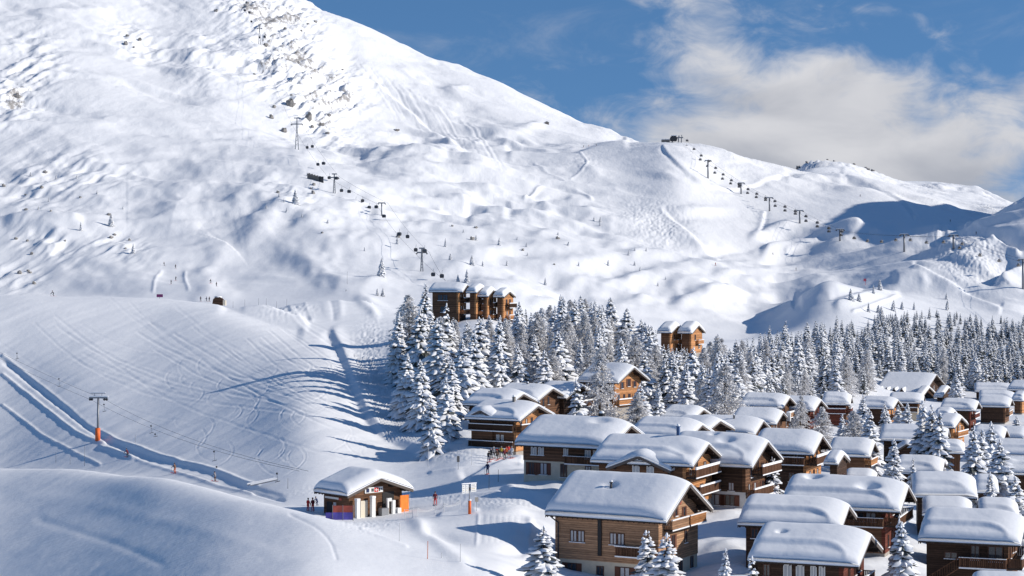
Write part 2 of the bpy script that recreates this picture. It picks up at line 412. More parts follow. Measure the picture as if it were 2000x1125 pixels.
# ------------------------------------------------------------------ terrain skeleton
# column of the view (photograph pixel) -> distances in metres and the photograph height of the ground there
CP = {
 -500: [(60,2300),(120,1750),(180,1420),(240,1190),(310,1018),(375,915),(410,935),(430,850),(450,760),(520,600),(560,590),(640,600),(800,480),(1000,280),(1300,80),(1700,-120),(2200,-260),(3000,-300),(4200,-250)],
 0: [(60,1950),(120,1580),(180,1272),(240,1087),(300,967),(343,909),(368,932),(390,898),(415,838),(450,768),(490,665),(540,571),(600,625),(700,600),(800,545),(900,450),(1050,335),(1250,200),(1500,70),(1800,-60),(2300,-170),(3000,-200),(4200,-150)],
 150: [(60,1850),(120,1480),(180,1212),(230,1062),(280,958),(316,909),(340,932),(360,902),(385,850),(430,765),(480,670),(545,574),(610,630),(700,600),(800,545),(900,440),(1050,330),(1250,210),(1500,80),(1850,-55),(2300,-150),(4200,-150)],
 300: [(60,1720),(120,1410),(175,1152),(205,1068),(235,990),(268,920),(298,950),(328,910),(358,862),(412,776),(465,692),(550,578),(615,630),(700,590),(780,540),(850,490),(950,420),(1100,320),(1300,215),(1600,95),(1900,-30),(2400,-120),(4200,-120)],
 450: [(60,1660),(120,1330),(170,1112),(190,1048),(212,992),(234,957),(265,982),(298,930),(340,856),(392,773),(445,694),(535,594),(590,630),(680,600),(760,560),(850,500),(930,420),(1010,370),(1150,310),(1350,215),(1650,85),(1950,-40),(2400,-120),(4200,-120)],
 600:  [(60,1640),(120,1300),(145,1182),(165,1100),(183,1042),(200,996),(225,1012),(255,968),(292,900),(335,805),(385,735),(440,682),(500,642),(530,624),(580,578),(620,610),(700,585),(800,530),(880,470),(960,400),(1040,345),(1150,310),(1300,290),(1450,215),(1750,80),(2050,15),(2500,10),(3200,60),(4200,200)],
 700:  [(60,1660),(120,1330),(143,1215),(165,1120),(180,1070),(192,1030),(215,1028),(240,1008),(282,935),(325,855),(375,775),(425,712),(490,655),(560,598),(585,580),(640,610),(700,570),(800,520),(900,460),(980,425),(1060,375),(1200,325),(1400,290),(1550,230),(1800,120),(2050,38),(2300,60),(3000,150),(4200,300)],
 800:  [(60,1680),(120,1345),(140,1250),(160,1165),(173,1115),(184,1074),(205,1040),(235,1003),(292,925),(318,888),(345,834),(375,774),(400,730),(430,690),(460,661),(520,640),(570,610),(640,620),(720,585),(800,535),(900,480),(1000,440),(1060,412),(1150,340),(1300,292),(1500,280),(1650,215),(1900,130),(2080,95),(2300,140),(3000,220),(4200,330)],
 900:  [(60,1700),(120,1370),(140,1270),(160,1185),(170,1140),(180,1100),(200,1062),(225,1012),(265,945),(293,890),(312,852),(340,802),(375,742),(408,685),(435,632),(450,618),(480,610),(560,635),(700,590),(800,545),(900,490),(1000,450),(1080,415),(1180,350),(1300,305),(1500,285),(1700,215),(1950,140),(2100,128),(2400,180),(3000,240),(4200,350)],
 1000: [(60,1730),(120,1420),(160,1210),(178,1128),(200,1068),(222,1005),(250,950),(295,895),(330,868),(360,815),(400,735),(425,660),(440,638),(475,628),(520,650),(650,625),(750,580),(900,510),(1000,455),(1100,415),(1200,365),(1350,325),(1500,295),(1750,215),(2000,168),(2400,230),(4200,360)],
 1100: [(60,1780),(120,1500),(160,1300),(205,1120),(226,1030),(252,945),(295,905),(340,868),(380,800),(420,730),(460,675),(500,640),(560,655),(680,640),(780,600),(900,530),(1000,470),(1120,420),(1250,375),(1350,325),(1500,290),(1750,250),(1950,225),(2300,280),(4200,400)],
 1180: [(60,1790),(120,1510),(160,1320),(207,1128),(227,1035),(252,950),(295,908),(340,872),(380,808),(420,748),(460,695),(500,660),(560,652),(680,648),(780,608),(900,550),(1000,488),(1120,432),(1250,380),(1350,335),(1500,284),(1700,275),(1900,250),(2200,300),(4200,410)],
 1250: [(60,1800),(120,1520),(160,1330),(207,1135),(228,1040),(243,985),(270,948),(305,915),(340,880),(380,815),(420,765),(460,715),(500,680),(560,650),(620,665),(720,655),(820,610),(900,570),(1000,505),(1120,445),(1250,385),(1400,310),(1500,274),(1680,284),(1880,272),(2200,330),(4200,430)],
 1320: [(60,1800),(120,1530),(160,1340),(208,1120),(228,1035),(243,985),(270,948),(310,915),(350,875),(390,822),(430,755),(465,690),(490,678),(520,672),(570,665),(640,675),(740,660),(850,610),(950,545),(1050,485),(1200,400),(1350,305),(1440,266),(1600,290),(2200,380),(4200,450)],
 1400: [(60,1810),(120,1540),(160,1320),(200,1125),(225,1030),(243,982),(270,950),(310,918),(350,880),(400,825),(440,765),(480,705),(510,690),(560,682),(620,665),(680,675),(780,655),(880,600),(980,545),(1100,475),(1250,410),(1400,335),(1480,290),(1650,320),(2200,390),(4200,450)],
 1500: [(60,1820),(120,1545),(160,1325),(200,1135),(225,1040),(243,990),(270,955),(310,920),(350,878),(400,835),(450,795),(500,755),(560,705),(620,670),(690,652),(760,668),(860,640),(940,600),(1020,555),(1120,505),(1250,430),(1400,360),(1550,313),(1700,335),(2200,390),(4200,450)],
 1600: [(60,1830),(120,1550),(160,1330),(200,1150),(240,1020),(270,970),(310,930),(350,893),(400,848),(450,805),(500,768),(560,722),(620,688),(680,662),(740,625),(800,575),(850,543),(920,565),(1000,545),(1120,490),(1250,430),(1400,380),(1600,340),(1750,335),(2100,298),(2500,340),(4200,430)],
 1700: [(60,1830),(120,1560),(160,1340),(200,1160),(240,1035),(270,982),(310,940),(350,905),(400,860),(450,822),(500,785),(560,745),(620,712),(680,675),(740,635),(800,600),(850,572),(900,562),(960,545),(1020,500),(1120,460),(1250,425),(1400,375),(1550,343),(1750,360),(2150,340),(2500,370),(4200,430)],
 1800: [(60,1840),(120,1560),(160,1345),(200,1170),(240,1045),(270,992),(310,948),(350,915),(400,872),(450,838),(500,800),(560,775),(620,742),(700,700),(780,650),(850,600),(900,560),(950,520),(1010,480),(1080,455),(1200,440),(1350,415),(1550,380),(1800,385),(2200,365),(2350,353),(2700,390),(4200,440)],
 1900: [(60,1850),(120,1570),(160,1350),(200,1195),(240,1075),(270,1020),(310,965),(350,920),(400,875),(450,840),(500,805),(560,780),(620,745),(700,705),(780,655),(850,610),(900,580),(950,520),(1000,470),(1060,440),(1150,445),(1300,430),(1500,410),(1800,400),(2200,375),(2350,358),(2700,390),(4200,440)],
 2000: [(60,1850),(120,1580),(160,1355),(200,1195),(240,1080),(270,1025),(310,970),(350,925),(400,880),(450,842),(500,808),(560,780),(620,750),(700,710),(780,660),(850,625),(900,575),(950,500),(1000,430),(1050,382),(1150,400),(1400,440),(1700,420),(2200,410),(3000,420),(4200,440)],
 2300: [(60,1860),(120,1590),(160,1360),(200,1200),(300,990),(400,890),(500,815),(600,760),(700,715),(800,670),(900,600),(960,520),(1010,420),(1070,230),(1150,130),(1300,110),(1450,200),(1700,330),(2200,370),(4200,420)],
 2900: [(60,1880),(120,1600),(200,1210),(300,1000),(400,900),(500,820),(620,750),(750,690),(880,600),(980,440),(1060,150),(1180,-60),(1400,-60),(1600,100),(1900,250),(2500,300),(4200,380)],
}
def col_interp(colpts, lnY):
    # monotone-ish cubic (Catmull-Rom with clamped slopes) through (lnY, py)
    X = np.log([p[0] for p in colpts]); P = np.array([p[1] for p in colpts], float)
    d = np.diff(P) / np.diff(X)
    m = np.empty_like(P); m[0] = d[0]; m[-1] = d[-1]
    h = np.diff(X)
    for i in range(1, len(P) - 1):
        if d[i-1] * d[i] <= 0: m[i] = 0
        else:
            w1 = 2*h[i] + h[i-1]; w2 = h[i] + 2*h[i-1]
            m[i] = (w1 + w2) / (w1 / d[i-1] + w2 / d[i])
    k = np.clip(np.searchsorted(X, lnY) - 1, 0, len(X) - 2)
    t = (lnY - X[k]) / h[k]
    return ((2*t**3-3*t**2+1)*P[k] + (t**3-2*t**2+t)*h[k]*m[k] + (-2*t**3+3*t**2)*P[k+1] + (t**3-t**2)*h[k]*m[k+1])
_cc = [-500, 0, 150, 300, 450, 600, 700, 800, 900]
for _a, _b in zip(_cc[:-1], _cc[1:]):      # the crest of the near mound wanders in distance: follow it between the columns
    nsub = 8 if _a < 0 else 4
    for _k in range(1, nsub):
        _t = _k / nsub; A_, B_ = CP[_a], CP[_b]
        head = [(p[0] * (1 - _t) + q[0] * _t, p[1] * (1 - _t) + q[1] * _t) for p, q in zip(A_[:9], B_[:9])]
        ys = sorted(set([p[0] for p in A_[9:]] + [p[0] for p in B_[9:]]))
        ys = [y for i_, y in enumerate(ys) if y > head[-1][0] + 25]
        tail = []
        for y in ys:
            va = col_interp(A_, np.array([math.log(y)]))[0]; vb = col_interp(B_, np.array([math.log(y)]))[0]
            if not tail or y - tail[-1][0] > 12: tail.append((y, va * (1 - _t) + vb * _t))
        CP[_a + (_b - _a) * _t] = head + tail
cols_k = sorted(CP)
NL = 700
LN = np.linspace(math.log(60), math.log(4200), NL)
Gk = np.array([col_interp(CP[c], LN) for c in cols_k])
def gblur(a, s, axis):
    r = int(3 * s) + 1; k = np.exp(-0.5 * (np.arange(-r, r + 1) / s) ** 2); k /= k.sum()
    p = [(0, 0)] * a.ndim; p[axis] = (r, r)
    b = np.pad(a, p, mode='edge')
    return np.apply_along_axis(lambda v: np.convolve(v, k, mode='valid'), axis, b)
DPX = 5.0
PXF = np.arange(-500, 2901, DPX)
GF = np.empty((len(PXF), NL))
ck = np.array(cols_k, float)
for r in range(NL):     # smooth interpolation across columns (pchip again)
    GF[:, r] = 0
def pchip_rows(xk, Pk, x):
    h = np.diff(xk); d = np.diff(Pk, axis=0) / h[:, None]
    m = np.zeros_like(Pk); m[0] = d[0]; m[-1] = d[-1]
    for i in range(1, len(xk) - 1):
        m[i] = 0.5 * (d[i-1] * h[i] + d[i] * h[i-1]) / (0.5 * (h[i] + h[i-1]))
    k = np.clip(np.searchsorted(xk, x) - 1, 0, len(xk) - 2)
    t = ((x - xk[k]) / h[k])[:, None]; hh = h[k][:, None]
    return ((2*t**3-3*t**2+1)*Pk[k] + (t**3-2*t**2+t)*hh*m[k] + (-2*t**3+3*t**2)*Pk[k+1] + (t**3-t**2)*hh*m[k+1])
GF = pchip_rows(ck, Gk, PXF)
GF = gblur(gblur(GF, 9.0, 0), 3.5, 1)

# ------------------------------------------------------------------ mesh grid, rows packed where the ground is seen steeply
NCOL_IN = 860
pxs = np.concatenate([np.linspace(-500, -12, 28), np.linspace(-6, 2006, NCOL_IN), np.linspace(2014, 2900, 46)])
NROW = 960
dl = LN[1] - LN[0]
dp = np.abs(np.gradient(GF, axis=1)) / dl
runmin = np.minimum.accumulate(GF, axis=1)
vis = (GF <= runmin + 6).astype(float)
vis = gblur(gblur(vis, 6, 0), 4, 1)
rho = (dp * (0.08 + 0.92 * vis)) / 2.0 + 60 + 60 * vis
rho[:, LN < math.log(150)] *= 0.25
rho = gblur(rho, 8.0, 0)
rho = gblur(rho, 4.0, 1)
cum = np.cumsum(rho, axis=1); cum = (cum - cum[:, :1]) / (cum[:, -1:] - cum[:, :1])
rows_t = np.linspace(0, 1, NROW)
LNr = np.array([np.interp(rows_t, cum[i], LN) for i in range(len(PXF))])
fi = (pxs - PXF[0]) / DPX; i0 = np.clip(np.floor(fi).astype(int), 0, len(PXF) - 2); tt = (fi - i0)[:, None]
LNg = LNr[i0] * (1 - tt) + LNr[i0 + 1] * tt            # (ncol, nrow)
def base_py(px, ln):
    fx = np.clip((px - PXF[0]) / DPX, 0, len(PXF) - 1.001); ix = fx.astype(int); tx = fx - ix
    fy = np.clip((ln - LN[0]) / dl, 0, NL - 1.001); iy = fy.astype(int); ty = fy - iy
    return (GF[ix, iy] * (1-tx) * (1-ty) + GF[ix+1, iy] * tx * (1-ty) + GF[ix, iy+1] * (1-tx) * ty + GF[ix+1, iy+1] * tx * ty)
PX = np.repeat(pxs[:, None], NROW, 1)
Yg = np.exp(LNg)
PYb = base_py(PX.ravel(), LNg.ravel()).reshape(PX.shape)
Xg = (PX - 1000) / F * Yg
Zg = (HZ - PYb) / F * Yg
pyv = PYb.copy()
rm = np.minimum.accumulate(PYb, axis=1)
visg = sstep(14, 2, PYb - rm)        # 1 where (roughly) in view
mpp = Yg / F                         # metres per photograph pixel
# ------------------------------------------------------------------ relief
def blob(px, py, rx, ry, rot=0):
    c, s = math.cos(R(rot)), math.sin(R(rot))
    dx = PX - px; dy = PYb - py
    u = (dx * c + dy * s) / rx; v = (-dx * s + dy * c) / ry
    return np.exp(-(u * u + v * v))
far = sstep(600, 760, Yg)
left_m = sstep(1150, 700, PX)
H = np.zeros_like(Xg)
wx, wy = Xg, Yg
warpx = fbm(wx / 160, wy / 160, 2, 51) * 40; warpy = fbm(wx / 160, wy / 160, 2, 57) * 40
# near rolling snow
near_soft = fbm(wx / 38, wy / 38, 3, 5) * 0.55 + fbm(wx / 9, wy / 9, 2, 9) * 0.07
vill = sstep(930, 1050, PX) * sstep(340, 300, Yg) * sstep(150, 190, Yg)
H += (1 - far) * near_soft + vill * fbm(wx / 11, wy / 9, 3, 15) * 1.1
# far hummocks
amp = 0.5 + 0.8 * sstep(700, 1100, Yg)
smooth_piste = np.clip(blob(1250, 340, 120, 60) + blob(1420, 420, 120, 60) + blob(1650, 400, 130, 35) + blob(1000, 200, 200, 60, 30) * 0.8 + blob(1760, 500, 60, 50) * .5, 0, 1)
rx_ = (wx * 0.86 + wy * 0.5 + warpx); ry_ = (-wx * 0.5 + wy * 0.86 + warpy)
hum = (0.62 - billow(rx_ / 75, ry_ / 95, 3, 21, 0.4)) * 7.0
hum += fbm(rx_ / 42, ry_ / 52, 2, 31) * 2.6
patch = sstep(-0.35, 0.35, fbm(wx / 150, wy / 150, 2, 35))
hum *= (0.3 + 0.8 * patch) * (1 - 0.3 * left_m)
fine = fbm(wx / 13, wy / 18, 3, 41) * 0.5 * (0.3 + patch)
H += far * amp * (hum * (1 - 0.75 * smooth_piste) + fine * (1 - 0.8 * smooth_piste))
# rocky, steep places of the big mountain
rockm = (blob(560, 40, 70, 55, 35) * 1.1 + blob(470, 10, 60, 30, 20) * 1.0 + blob(590, 150, 95, 60, 38) * 1.2 + blob(660, 190, 50, 60, 50) * 0.9
         + blob(520, 120, 40, 40) * 0.7 + blob(265, 80, 50, 32, 20) * 0.9 + blob(60, 130, 60, 70, 30) * 0.75 + blob(20, 200, 45, 40) * 0.9
         + blob(400, 110, 60, 60, 20) * 0.55 + blob(150, 335, 130, 45, 10) * 0.38 + blob(60, 370, 80, 50) * 0.35 + blob(90, 480, 70, 28, 15) * 0.55
         + blob(20, 545, 60, 25, 0) * 0.6 + blob(240, 480, 60, 25, 10) * 0.5 + blob(570, 380, 70, 30, 25) * 0.3 + blob(1680, 318, 40, 14, 20) * 0.8 + blob(1590, 303, 70, 8) * 0.55
         + blob(630, 250, 60, 25, 30) * 0.5 + blob(1830, 362, 40, 8) * 0.4)
rockm = np.clip(rockm * far, 0, 1.2)
a1 = R(-32)
ru = (wx * math.cos(a1) + Zg * 1.0 * math.sin(a1)); rv = (-wx * math.sin(a1) + Zg * 1.0 * math.cos(a1))
rid = ridged(ru / 16, rv / 48, 4, 61, 0.62)
rid2 = ridged(wx / 26, (Zg + wy * 0.3) / 30, 3, 71, 0.6)
H += rockm * ((rid - 0.45) * 5.0 + (rid2 - 0.4) * 4.5)
H += far * left_m * 0.06 * (ridged(ru / 40, rv / 90, 3, 66) - 0.5) * 6.0 * (1 - smooth_piste)
rock_attr = np.clip(np.clip(rockm, 0, 1.1) * 0.46 + np.clip(rockm, 0, 1) * 0.14 * (rid - .5) + 0.10 * np.clip(rockm * 2, 0, 1) * pnoise(wx / 30, Zg / 30, 88), 0, 1)
# scattered bushes and boulders poking out on the lower mountain are objects; small pits here
# groomed and skied snow texture
def stroke(pts, w, h, kind='ridge', y0=0, y1=9e9, soft=0.0, taper=True):
    """pts in photograph pixels; w half-width px; h height px (scaled to metres by distance)"""
    global H
    P = np.array(pts, float)
    # smooth the polyline
    for _ in range(2):
        if len(P) > 2:
            Q = [P[0]]
            for a, b in zip(P[:-1], P[1:]): Q += [a * .75 + b * .25, a * .25 + b * .75]
            Q.append(P[-1]); P = np.array(Q)
    pad = w * 4
    sel = (PX > P[:, 0].min() - pad) & (PX < P[:, 0].max() + pad) & (PYb > P[:, 1].min() - pad) & (PYb < P[:, 1].max() + pad) & (Yg > y0) & (Yg < y1) & (visg > 0.02)
    idx = np.nonzero(sel)
    if len(idx[0]) == 0: return
    qx = PX[idx]; qy = PYb[idx]
    best = np.full(len(qx), 1e9); side = np.zeros(len(qx)); tpos = np.zeros(len(qx))
    seg = np.hypot(*(P[1:] - P[:-1]).T); tot = seg.sum(); acc = 0
    for (a, b, sl) in zip(P[:-1], P[1:], seg):
        d = b - a; t = np.clip(((qx - a[0]) * d[0] + (qy - a[1]) * d[1]) / (sl * sl + 1e-9), 0, 1)
        dx = qx - (a[0] + t * d[0]); dy = qy - (a[1] + t * d[1]); dd = np.hypot(dx, dy)
        s = np.sign(d[0] * dy - d[1] * dx)
        m = dd < best
        best[m] = dd[m]; side[m] = s[m]; tpos[m] = (acc + t[m] * sl) / tot; acc += sl
    if kind == 'ridge': g = np.exp(-(best / w) ** 2)
    elif kind == 'groove': g = -np.exp(-(best / w) ** 2)
    elif kind == 'step': g = np.where(side > 0, 1, -1) * np.clip(best / w, 0, 1) * np.exp(-(np.maximum(best - w, 0) / (2.5 * w)) ** 2)
    elif kind == 'track':    # groove with little banks
        g = -np.exp(-(best / w) ** 2) + 0.6 * np.exp(-((best - 1.9 * w) / (0.7 * w)) ** 2)
    elif kind == 'flat': g = np.exp(-(best / w) ** 4)
    tp = sstep(0, max(1.0, min(3.0 * w, tot * 0.45)), np.minimum(tpos, 1 - tpos) * tot) if taper else 1
    H[idx] += g * h * tp * mpp[idx] * visg[idx]
def hump(px, py, rx, ry, h, rot=0.0):
    """a rounded knoll (h > 0) or hollow; its crest is crisper than a bell"""
    global H
    c, s_ = math.cos(R(rot)), math.sin(R(rot))
    sel = np.nonzero((np.abs(PX - px) < 3 * max(rx, ry)) & (np.abs(PYb - py) < 3 * max(rx, ry)) & (visg > 0.02) & (Yg > 600))
    dx = PX[sel] - px; dy = PYb[sel] - py
    wob = 1 + 0.35 * fbm(PX[sel] / 45, PYb[sel] / 30, 2, int(px) % 50)
    u = (dx * c + dy * s_) / rx * wob; v = (-dx * s_ + dy * c) / ry * wob
    r2 = u * u + v * v
    H[sel] += h * mpp[sel] * visg[sel] * np.exp(-r2 ** 0.8)
FARS = dict(y0=620)
# ---- far hill features
stroke([(700,300),(760,292),(830,293),(880,296)], 7, 5, 'step', **FARS)
stroke([(735,160),(790,205),(850,262),(905,295)], 3, 3, 'step', **FARS)
stroke([(620,170),(700,120),(640,60)], 20, -6, 'ridge', **FARS)
stroke([(905,295),(960,270),(1010,262),(1068,240)], 9, 5, 'ridge', **FARS)
stroke([(985,300),(1060,290),(1120,300),(1150,285),(1230,272)], 5, 4, 'step', **FARS)
stroke([(1125,290),(1155,325),(1110,352)], 2.2, 1.6, 'ridge', **FARS)
stroke([(1040,318),(1075,340),(1108,356)], 2.2, 1.6, 'ridge', **FARS)
stroke([(1020,395),(1050,372),(1090,365),(1130,372),(1160,395)], 3, 3, 'ridge', **FARS)
stroke([(1035,402),(1080,385),(1120,390)], 6, -3, 'ridge', **FARS)
stroke([(905,420),(960,408),(1000,415)], 6, 7, 'step', **FARS)
stroke([(1290,285),(1320,320),(1365,360),(1400,372),(1460,368),(1490,355),(1530,345)], 2.2, -1.8, 'step', **FARS)
stroke([(1650,345),(1720,365),(1770,400),(1790,432)], 2.2, -2, 'step', **FARS)
stroke([(1530,345),(1600,340),(1650,340)], 4, 3, 'step', **FARS)
stroke([(1300,460),(1340,470),(1390,500)], 6, -3, 'step', **FARS)
stroke([(1290,405),(1330,440),(1370,480),(1410,505)], 3, 2, 'step', **FARS)
stroke([(1495,410),(1490,440),(1480,460)], 2.5, 1.6, 'step', **FARS)
stroke([(1455,470),(1500,455),(1560,440),(1620,450),(1700,455)], 10, 9, 'ridge', **FARS)
stroke([(1480,498),(1560,478),(1650,455),(1800,440),(1870,450)], 8, 10, 'ridge', **FARS)
stroke([(1530,495),(1570,478),(1600,470)], 3, 2.5, 'ridge', **FARS)
stroke([(1200,560),(1280,545),(1370,530),(1440,520),(1520,510)], 14, 9, 'ridge', **FARS)
stroke([(1300,605),(1380,585),(1450,565),(1520,560)], 12, 10, 'ridge', **FARS)
stroke([(1540,550),(1580,540),(1620,552),(1650,580)], 14, 3, 'ridge', **FARS)
stroke([(1545,570),(1556,585),(1558,610)], 9, -5, 'flat', **FARS)
stroke([(1780,520),(1840,545),(1900,580),(1960,605)], 3, 3.4, 'step', **FARS)
stroke([(1700,560),(1780,540),(1820,552)], 7, 6, 'ridge', **FARS)
stroke([(1620,590),(1700,565),(1760,552)], 6, 5, 'step', **FARS)
stroke([(1660,610),(1710,595),(1760,575)], 3, 2.6, 'ridge', **FARS)
stroke([(1830,465),(1880,460),(1940,462),(2000,490)], 5, 8, 'step', **FARS)
stroke([(1855,500),(1900,488),(1945,462)], 4, 6, 'step', **FARS)
stroke([(1940,570),(1950,545),(1985,520),(2000,505)], 8, 12, 'step', **FARS)
for hp in [(580,308,60,14,9,4),(710,405,60,16,10,-6),(850,440,70,16,9,5),(600,435,45,18,10,20),(930,325,70,20,12,5),(700,480,60,20,9,-8),(1050,420,45,10,8,5),
           (1150,418,30,12,12,15),(1225,435,40,14,8,0),(950,495,45,16,9,-5),(1095,485,50,13,10,4),(1165,515,55,15,10,-4),(880,530,50,14,8,-10),(1285,505,45,12,8,-5),
           (725,552,40,12,9,-10),(470,385,60,22,12,-20),(600,515,45,18,11,15),(505,455,40,20,11,-20),(1015,560,60,16,9,0),(820,300,80,14,9,2),(1150,330,30,14,7,20),
           (780,425,40,10,7,0),(990,440,35,9,7,5),(1060,460,28,9,7,-5),(1340,520,40,10,7,-6),(905,465,35,10,6,4),(650,545,35,12,8,10),(545,405,30,14,9,-20),
           (430,500,35,18,9,-15),(395,530,25,12,7,0),(1210,480,30,9,6,0),(760,360,50,14,6,0),(680,335,50,12,6,0),(1120,555,45,12,9,-8),(1195,560,40,10,8,-6),
           (1250,590,40,10,8,-6),(1080,590,50,10,8,0),(960,600,45,10,8,0),(1330,560,50,12,9,-10),(1420,545,50,12,10,-10),(1250,545,30,9,6,0),(1490,540,40,10,8,-8),
           (1590,560,46,20,9,0),(1650,470,40,8,7,-8),(1530,450,35,10,9,-10),(1540,480,50,7,8,-12),(860,280,30,8,5,20),(960,260,45,8,7,10),(1040,250,40,8,6,0),(1000,285,60,9,7,-8),
           (40,440,60,16,10,0),(120,455,50,14,8,10),(190,440,40,12,8,0),(60,290,50,14,7,10),(180,300,50,12,6,10),(270,380,40,12,6,10),(300,300,60,14,5,15),(230,545,50,12,8,-5),(120,540,50,14,9,0),
           (720,590,30,12,9,20),(1320,350,40,10,6,25),(1370,410,60,8,6,0),(1180,380,50,9,6,0),(1240,375,50,9,-5,0),(905,395,50,10,7,0),(350,250,60,20,5,30),(400,150,50,26,12,30),(378,112,30,30,10,40),
           (1180,455,45,7,-6,0),(1010,500,40,8,-6,0),(780,500,60,9,-6,0),(650,455,40,10,-6,0),(1130,450,30,6,-6,0),(1560,500,60,9,-9,-12),(1700,475,70,8,-8,-12),(1330,425,50,8,-5,0),(520,350,60,16,8,-10),(250,330,70,18,7,10),(330,410,40,18,8,-10),(200,520,60,14,8,5),(1420,585,60,12,10,-8),(1250,500,40,8,7,0),(620,470,80,26,10,-12),(820,480,90,26,10,4),(1000,380,90,24,9,10),(1100,520,90,22,10,-6),(1230,560,90,18,9,-10),(1400,560,90,18,10,-10),(450,330,90,30,9,-15),(700,380,80,20,9,0),(930,560,80,16,9,0),(1400,490,60,6,-5,0),(880,350,60,8,-6,0)]:
    hump(*hp)
# the big scooped hollow left of centre
stroke([(352,480),(362,430),(395,400),(440,384),(500,375)], 26, -9, 'step', **FARS)
stroke([(0,440),(60,430),(130,432),(170,440)], 10, 8, 'ridge', **FARS)
# groomed run coming down behind the crest
stroke([(345,500),(335,540),(330,575)], 24, -2, 'flat', **FARS)
stroke([(318,520),(303,545),(298,575)], 3, 1.6, 'ridge', **FARS)
stroke([(362,520),(360,545),(370,575)], 3, 1.6, 'ridge', **FARS)
hump(408, 568, 34, 20, 12)
# steep ski face with old tracks on the mountain
for k in range(26):
    x = 700 + k * 9 + random.uniform(-6, 6); y = 120 + k * 5
    stroke([(x, y), (x + 25, y + 30), (x + 60, y + 70 + random.uniform(0, 40))], 1.6, random.choice([-1, 1]) * 0.8, 'ridge', **FARS)
# moguls
mog = np.clip(blob(1285, 440, 70, 45, 20) + blob(1900, 510, 75, 50, 0) * 1.1 + blob(1880, 470, 60, 20) + blob(1430, 330, 50, 25, 25) * 0.3 + blob(1140, 320, 25, 18) * 0.6, 0, 1)
H += mog * far * fbm(PX / 5.0, PYb / 4.0, 2, 91) * 2.6 * mpp * (Yg > 650)

# ---- near / middle features
NEAR = dict(y0=150, y1=640)
# ski-lift trail on the left slope
stroke([(0,697),(60,745),(130,800),(185,842),(250,880),(330,905),(420,930),(500,958),(560,975)], 7, -3.2, 'flat', **NEAR)
stroke([(0,690),(60,738),(120,785),(180,835),(250,868),(340,898),(430,922),(510,948)], 3.2, 3.6, 'ridge', **NEAR)
stroke([(0,728),(60,775),(130,830),(170,856),(210,865)], 3, 3.2, 'ridge', **NEAR)
stroke([(0,788),(50,825),(90,855),(140,880),(200,908)], 2.4, 2.4, 'ridge', **NEAR)
stroke([(190,868),(250,890),(340,922),(420,945),(500,965)], 3, -4, 'groove', **NEAR)
stroke([(255,893),(345,921),(430,944),(500,962),(560,980)], 3.0, -3.0, 'ridge', **NEAR)
for k in range(34):   # long carved tracks across the piste
    x0 = RNG.uniform(-40, 560); y0 = RNG.uniform(585, 700)
    l = RNG.uniform(0.6, 1.4)
    sl = RNG.uniform(0.45, 0.75)
    pts = [(x0 + l * t * 420, y0 + l * (sl * 330 * (1 - math.exp(-1.7 * t)) + 18 * math.sin(3 * t + k))) for t in np.linspace(0, 1, 6)]
    stroke(pts, RNG.uniform(1.4, 2.4), RNG.uniform(0.2, 0.6), 'track', **NEAR)
for k in range(46):   # short turns
    x0 = RNG.uniform(330, 720); y0 = RNG.uniform(690, 880); s = RNG.choice([-1, 1]); q = RNG.uniform(10, 26)
    stroke([(x0, y0), (x0 - s * q * .6, y0 + q * .7), (x0, y0 + q * 1.6), (x0 + s * q, y0 + q * 2.1)], 1.3, RNG.uniform(0.3, 0.7), 'track', **NEAR)
# the hollow and bank to the left of the forest
stroke([(640,640),(668,690),(690,750),(712,805),(740,842),(790,872),(850,888)], 6, -4.2, 'step', **NEAR)
stroke([(470,585),(520,598),(560,615),(610,630)], 5, 4, 'step', **NEAR)
stroke([(700,700),(715,750),(740,800),(775,840)], 20, 3, 'ridge', **NEAR)
stroke([(430,583),(470,600),(540,625),(600,640)], 7, -5, 'step', **NEAR)
stroke([(560,590),(575,610),(600,632)], 5, 2, 'ridge', **NEAR)
stroke([(610,572),(618,600),(628,634)], 12, -1, 'flat', **NEAR)
stroke([(592,572),(598,600),(612,632)], 2.5, 0.8, 'ridge', **NEAR)
stroke([(640,570),(650,600),(652,630)], 4, -1.0, 'ridge', **NEAR)
stroke([(655,565),(668,600),(662,630)], 7, 1.5, 'ridge', **NEAR)
stroke([(690,580),(720,600),(745,625)], 8, 5, 'ridge', **NEAR)
for k in range(16):   # ski tracks down the steep bank
    x = 720 + k * 5.5
    stroke([(x - 30, 690 + k), (x - 12, 740 + 2 * k), (x + 5 + k, 790 + 2 * k), (x + 40 + k, 862 + k)], 1.4, RNG.uniform(0.8, 1.8), 'track', **NEAR)
H += fbm(PX / 5.5, PYb / 4.5, 2, 95) * 1.6 * mpp * np.clip(blob(725, 680, 30, 45) + blob(560, 600, 45, 20) + blob(740, 760, 40, 50) * 0.8, 0, 1) * 1.7 * (Yg > 250) * (Yg < 560)
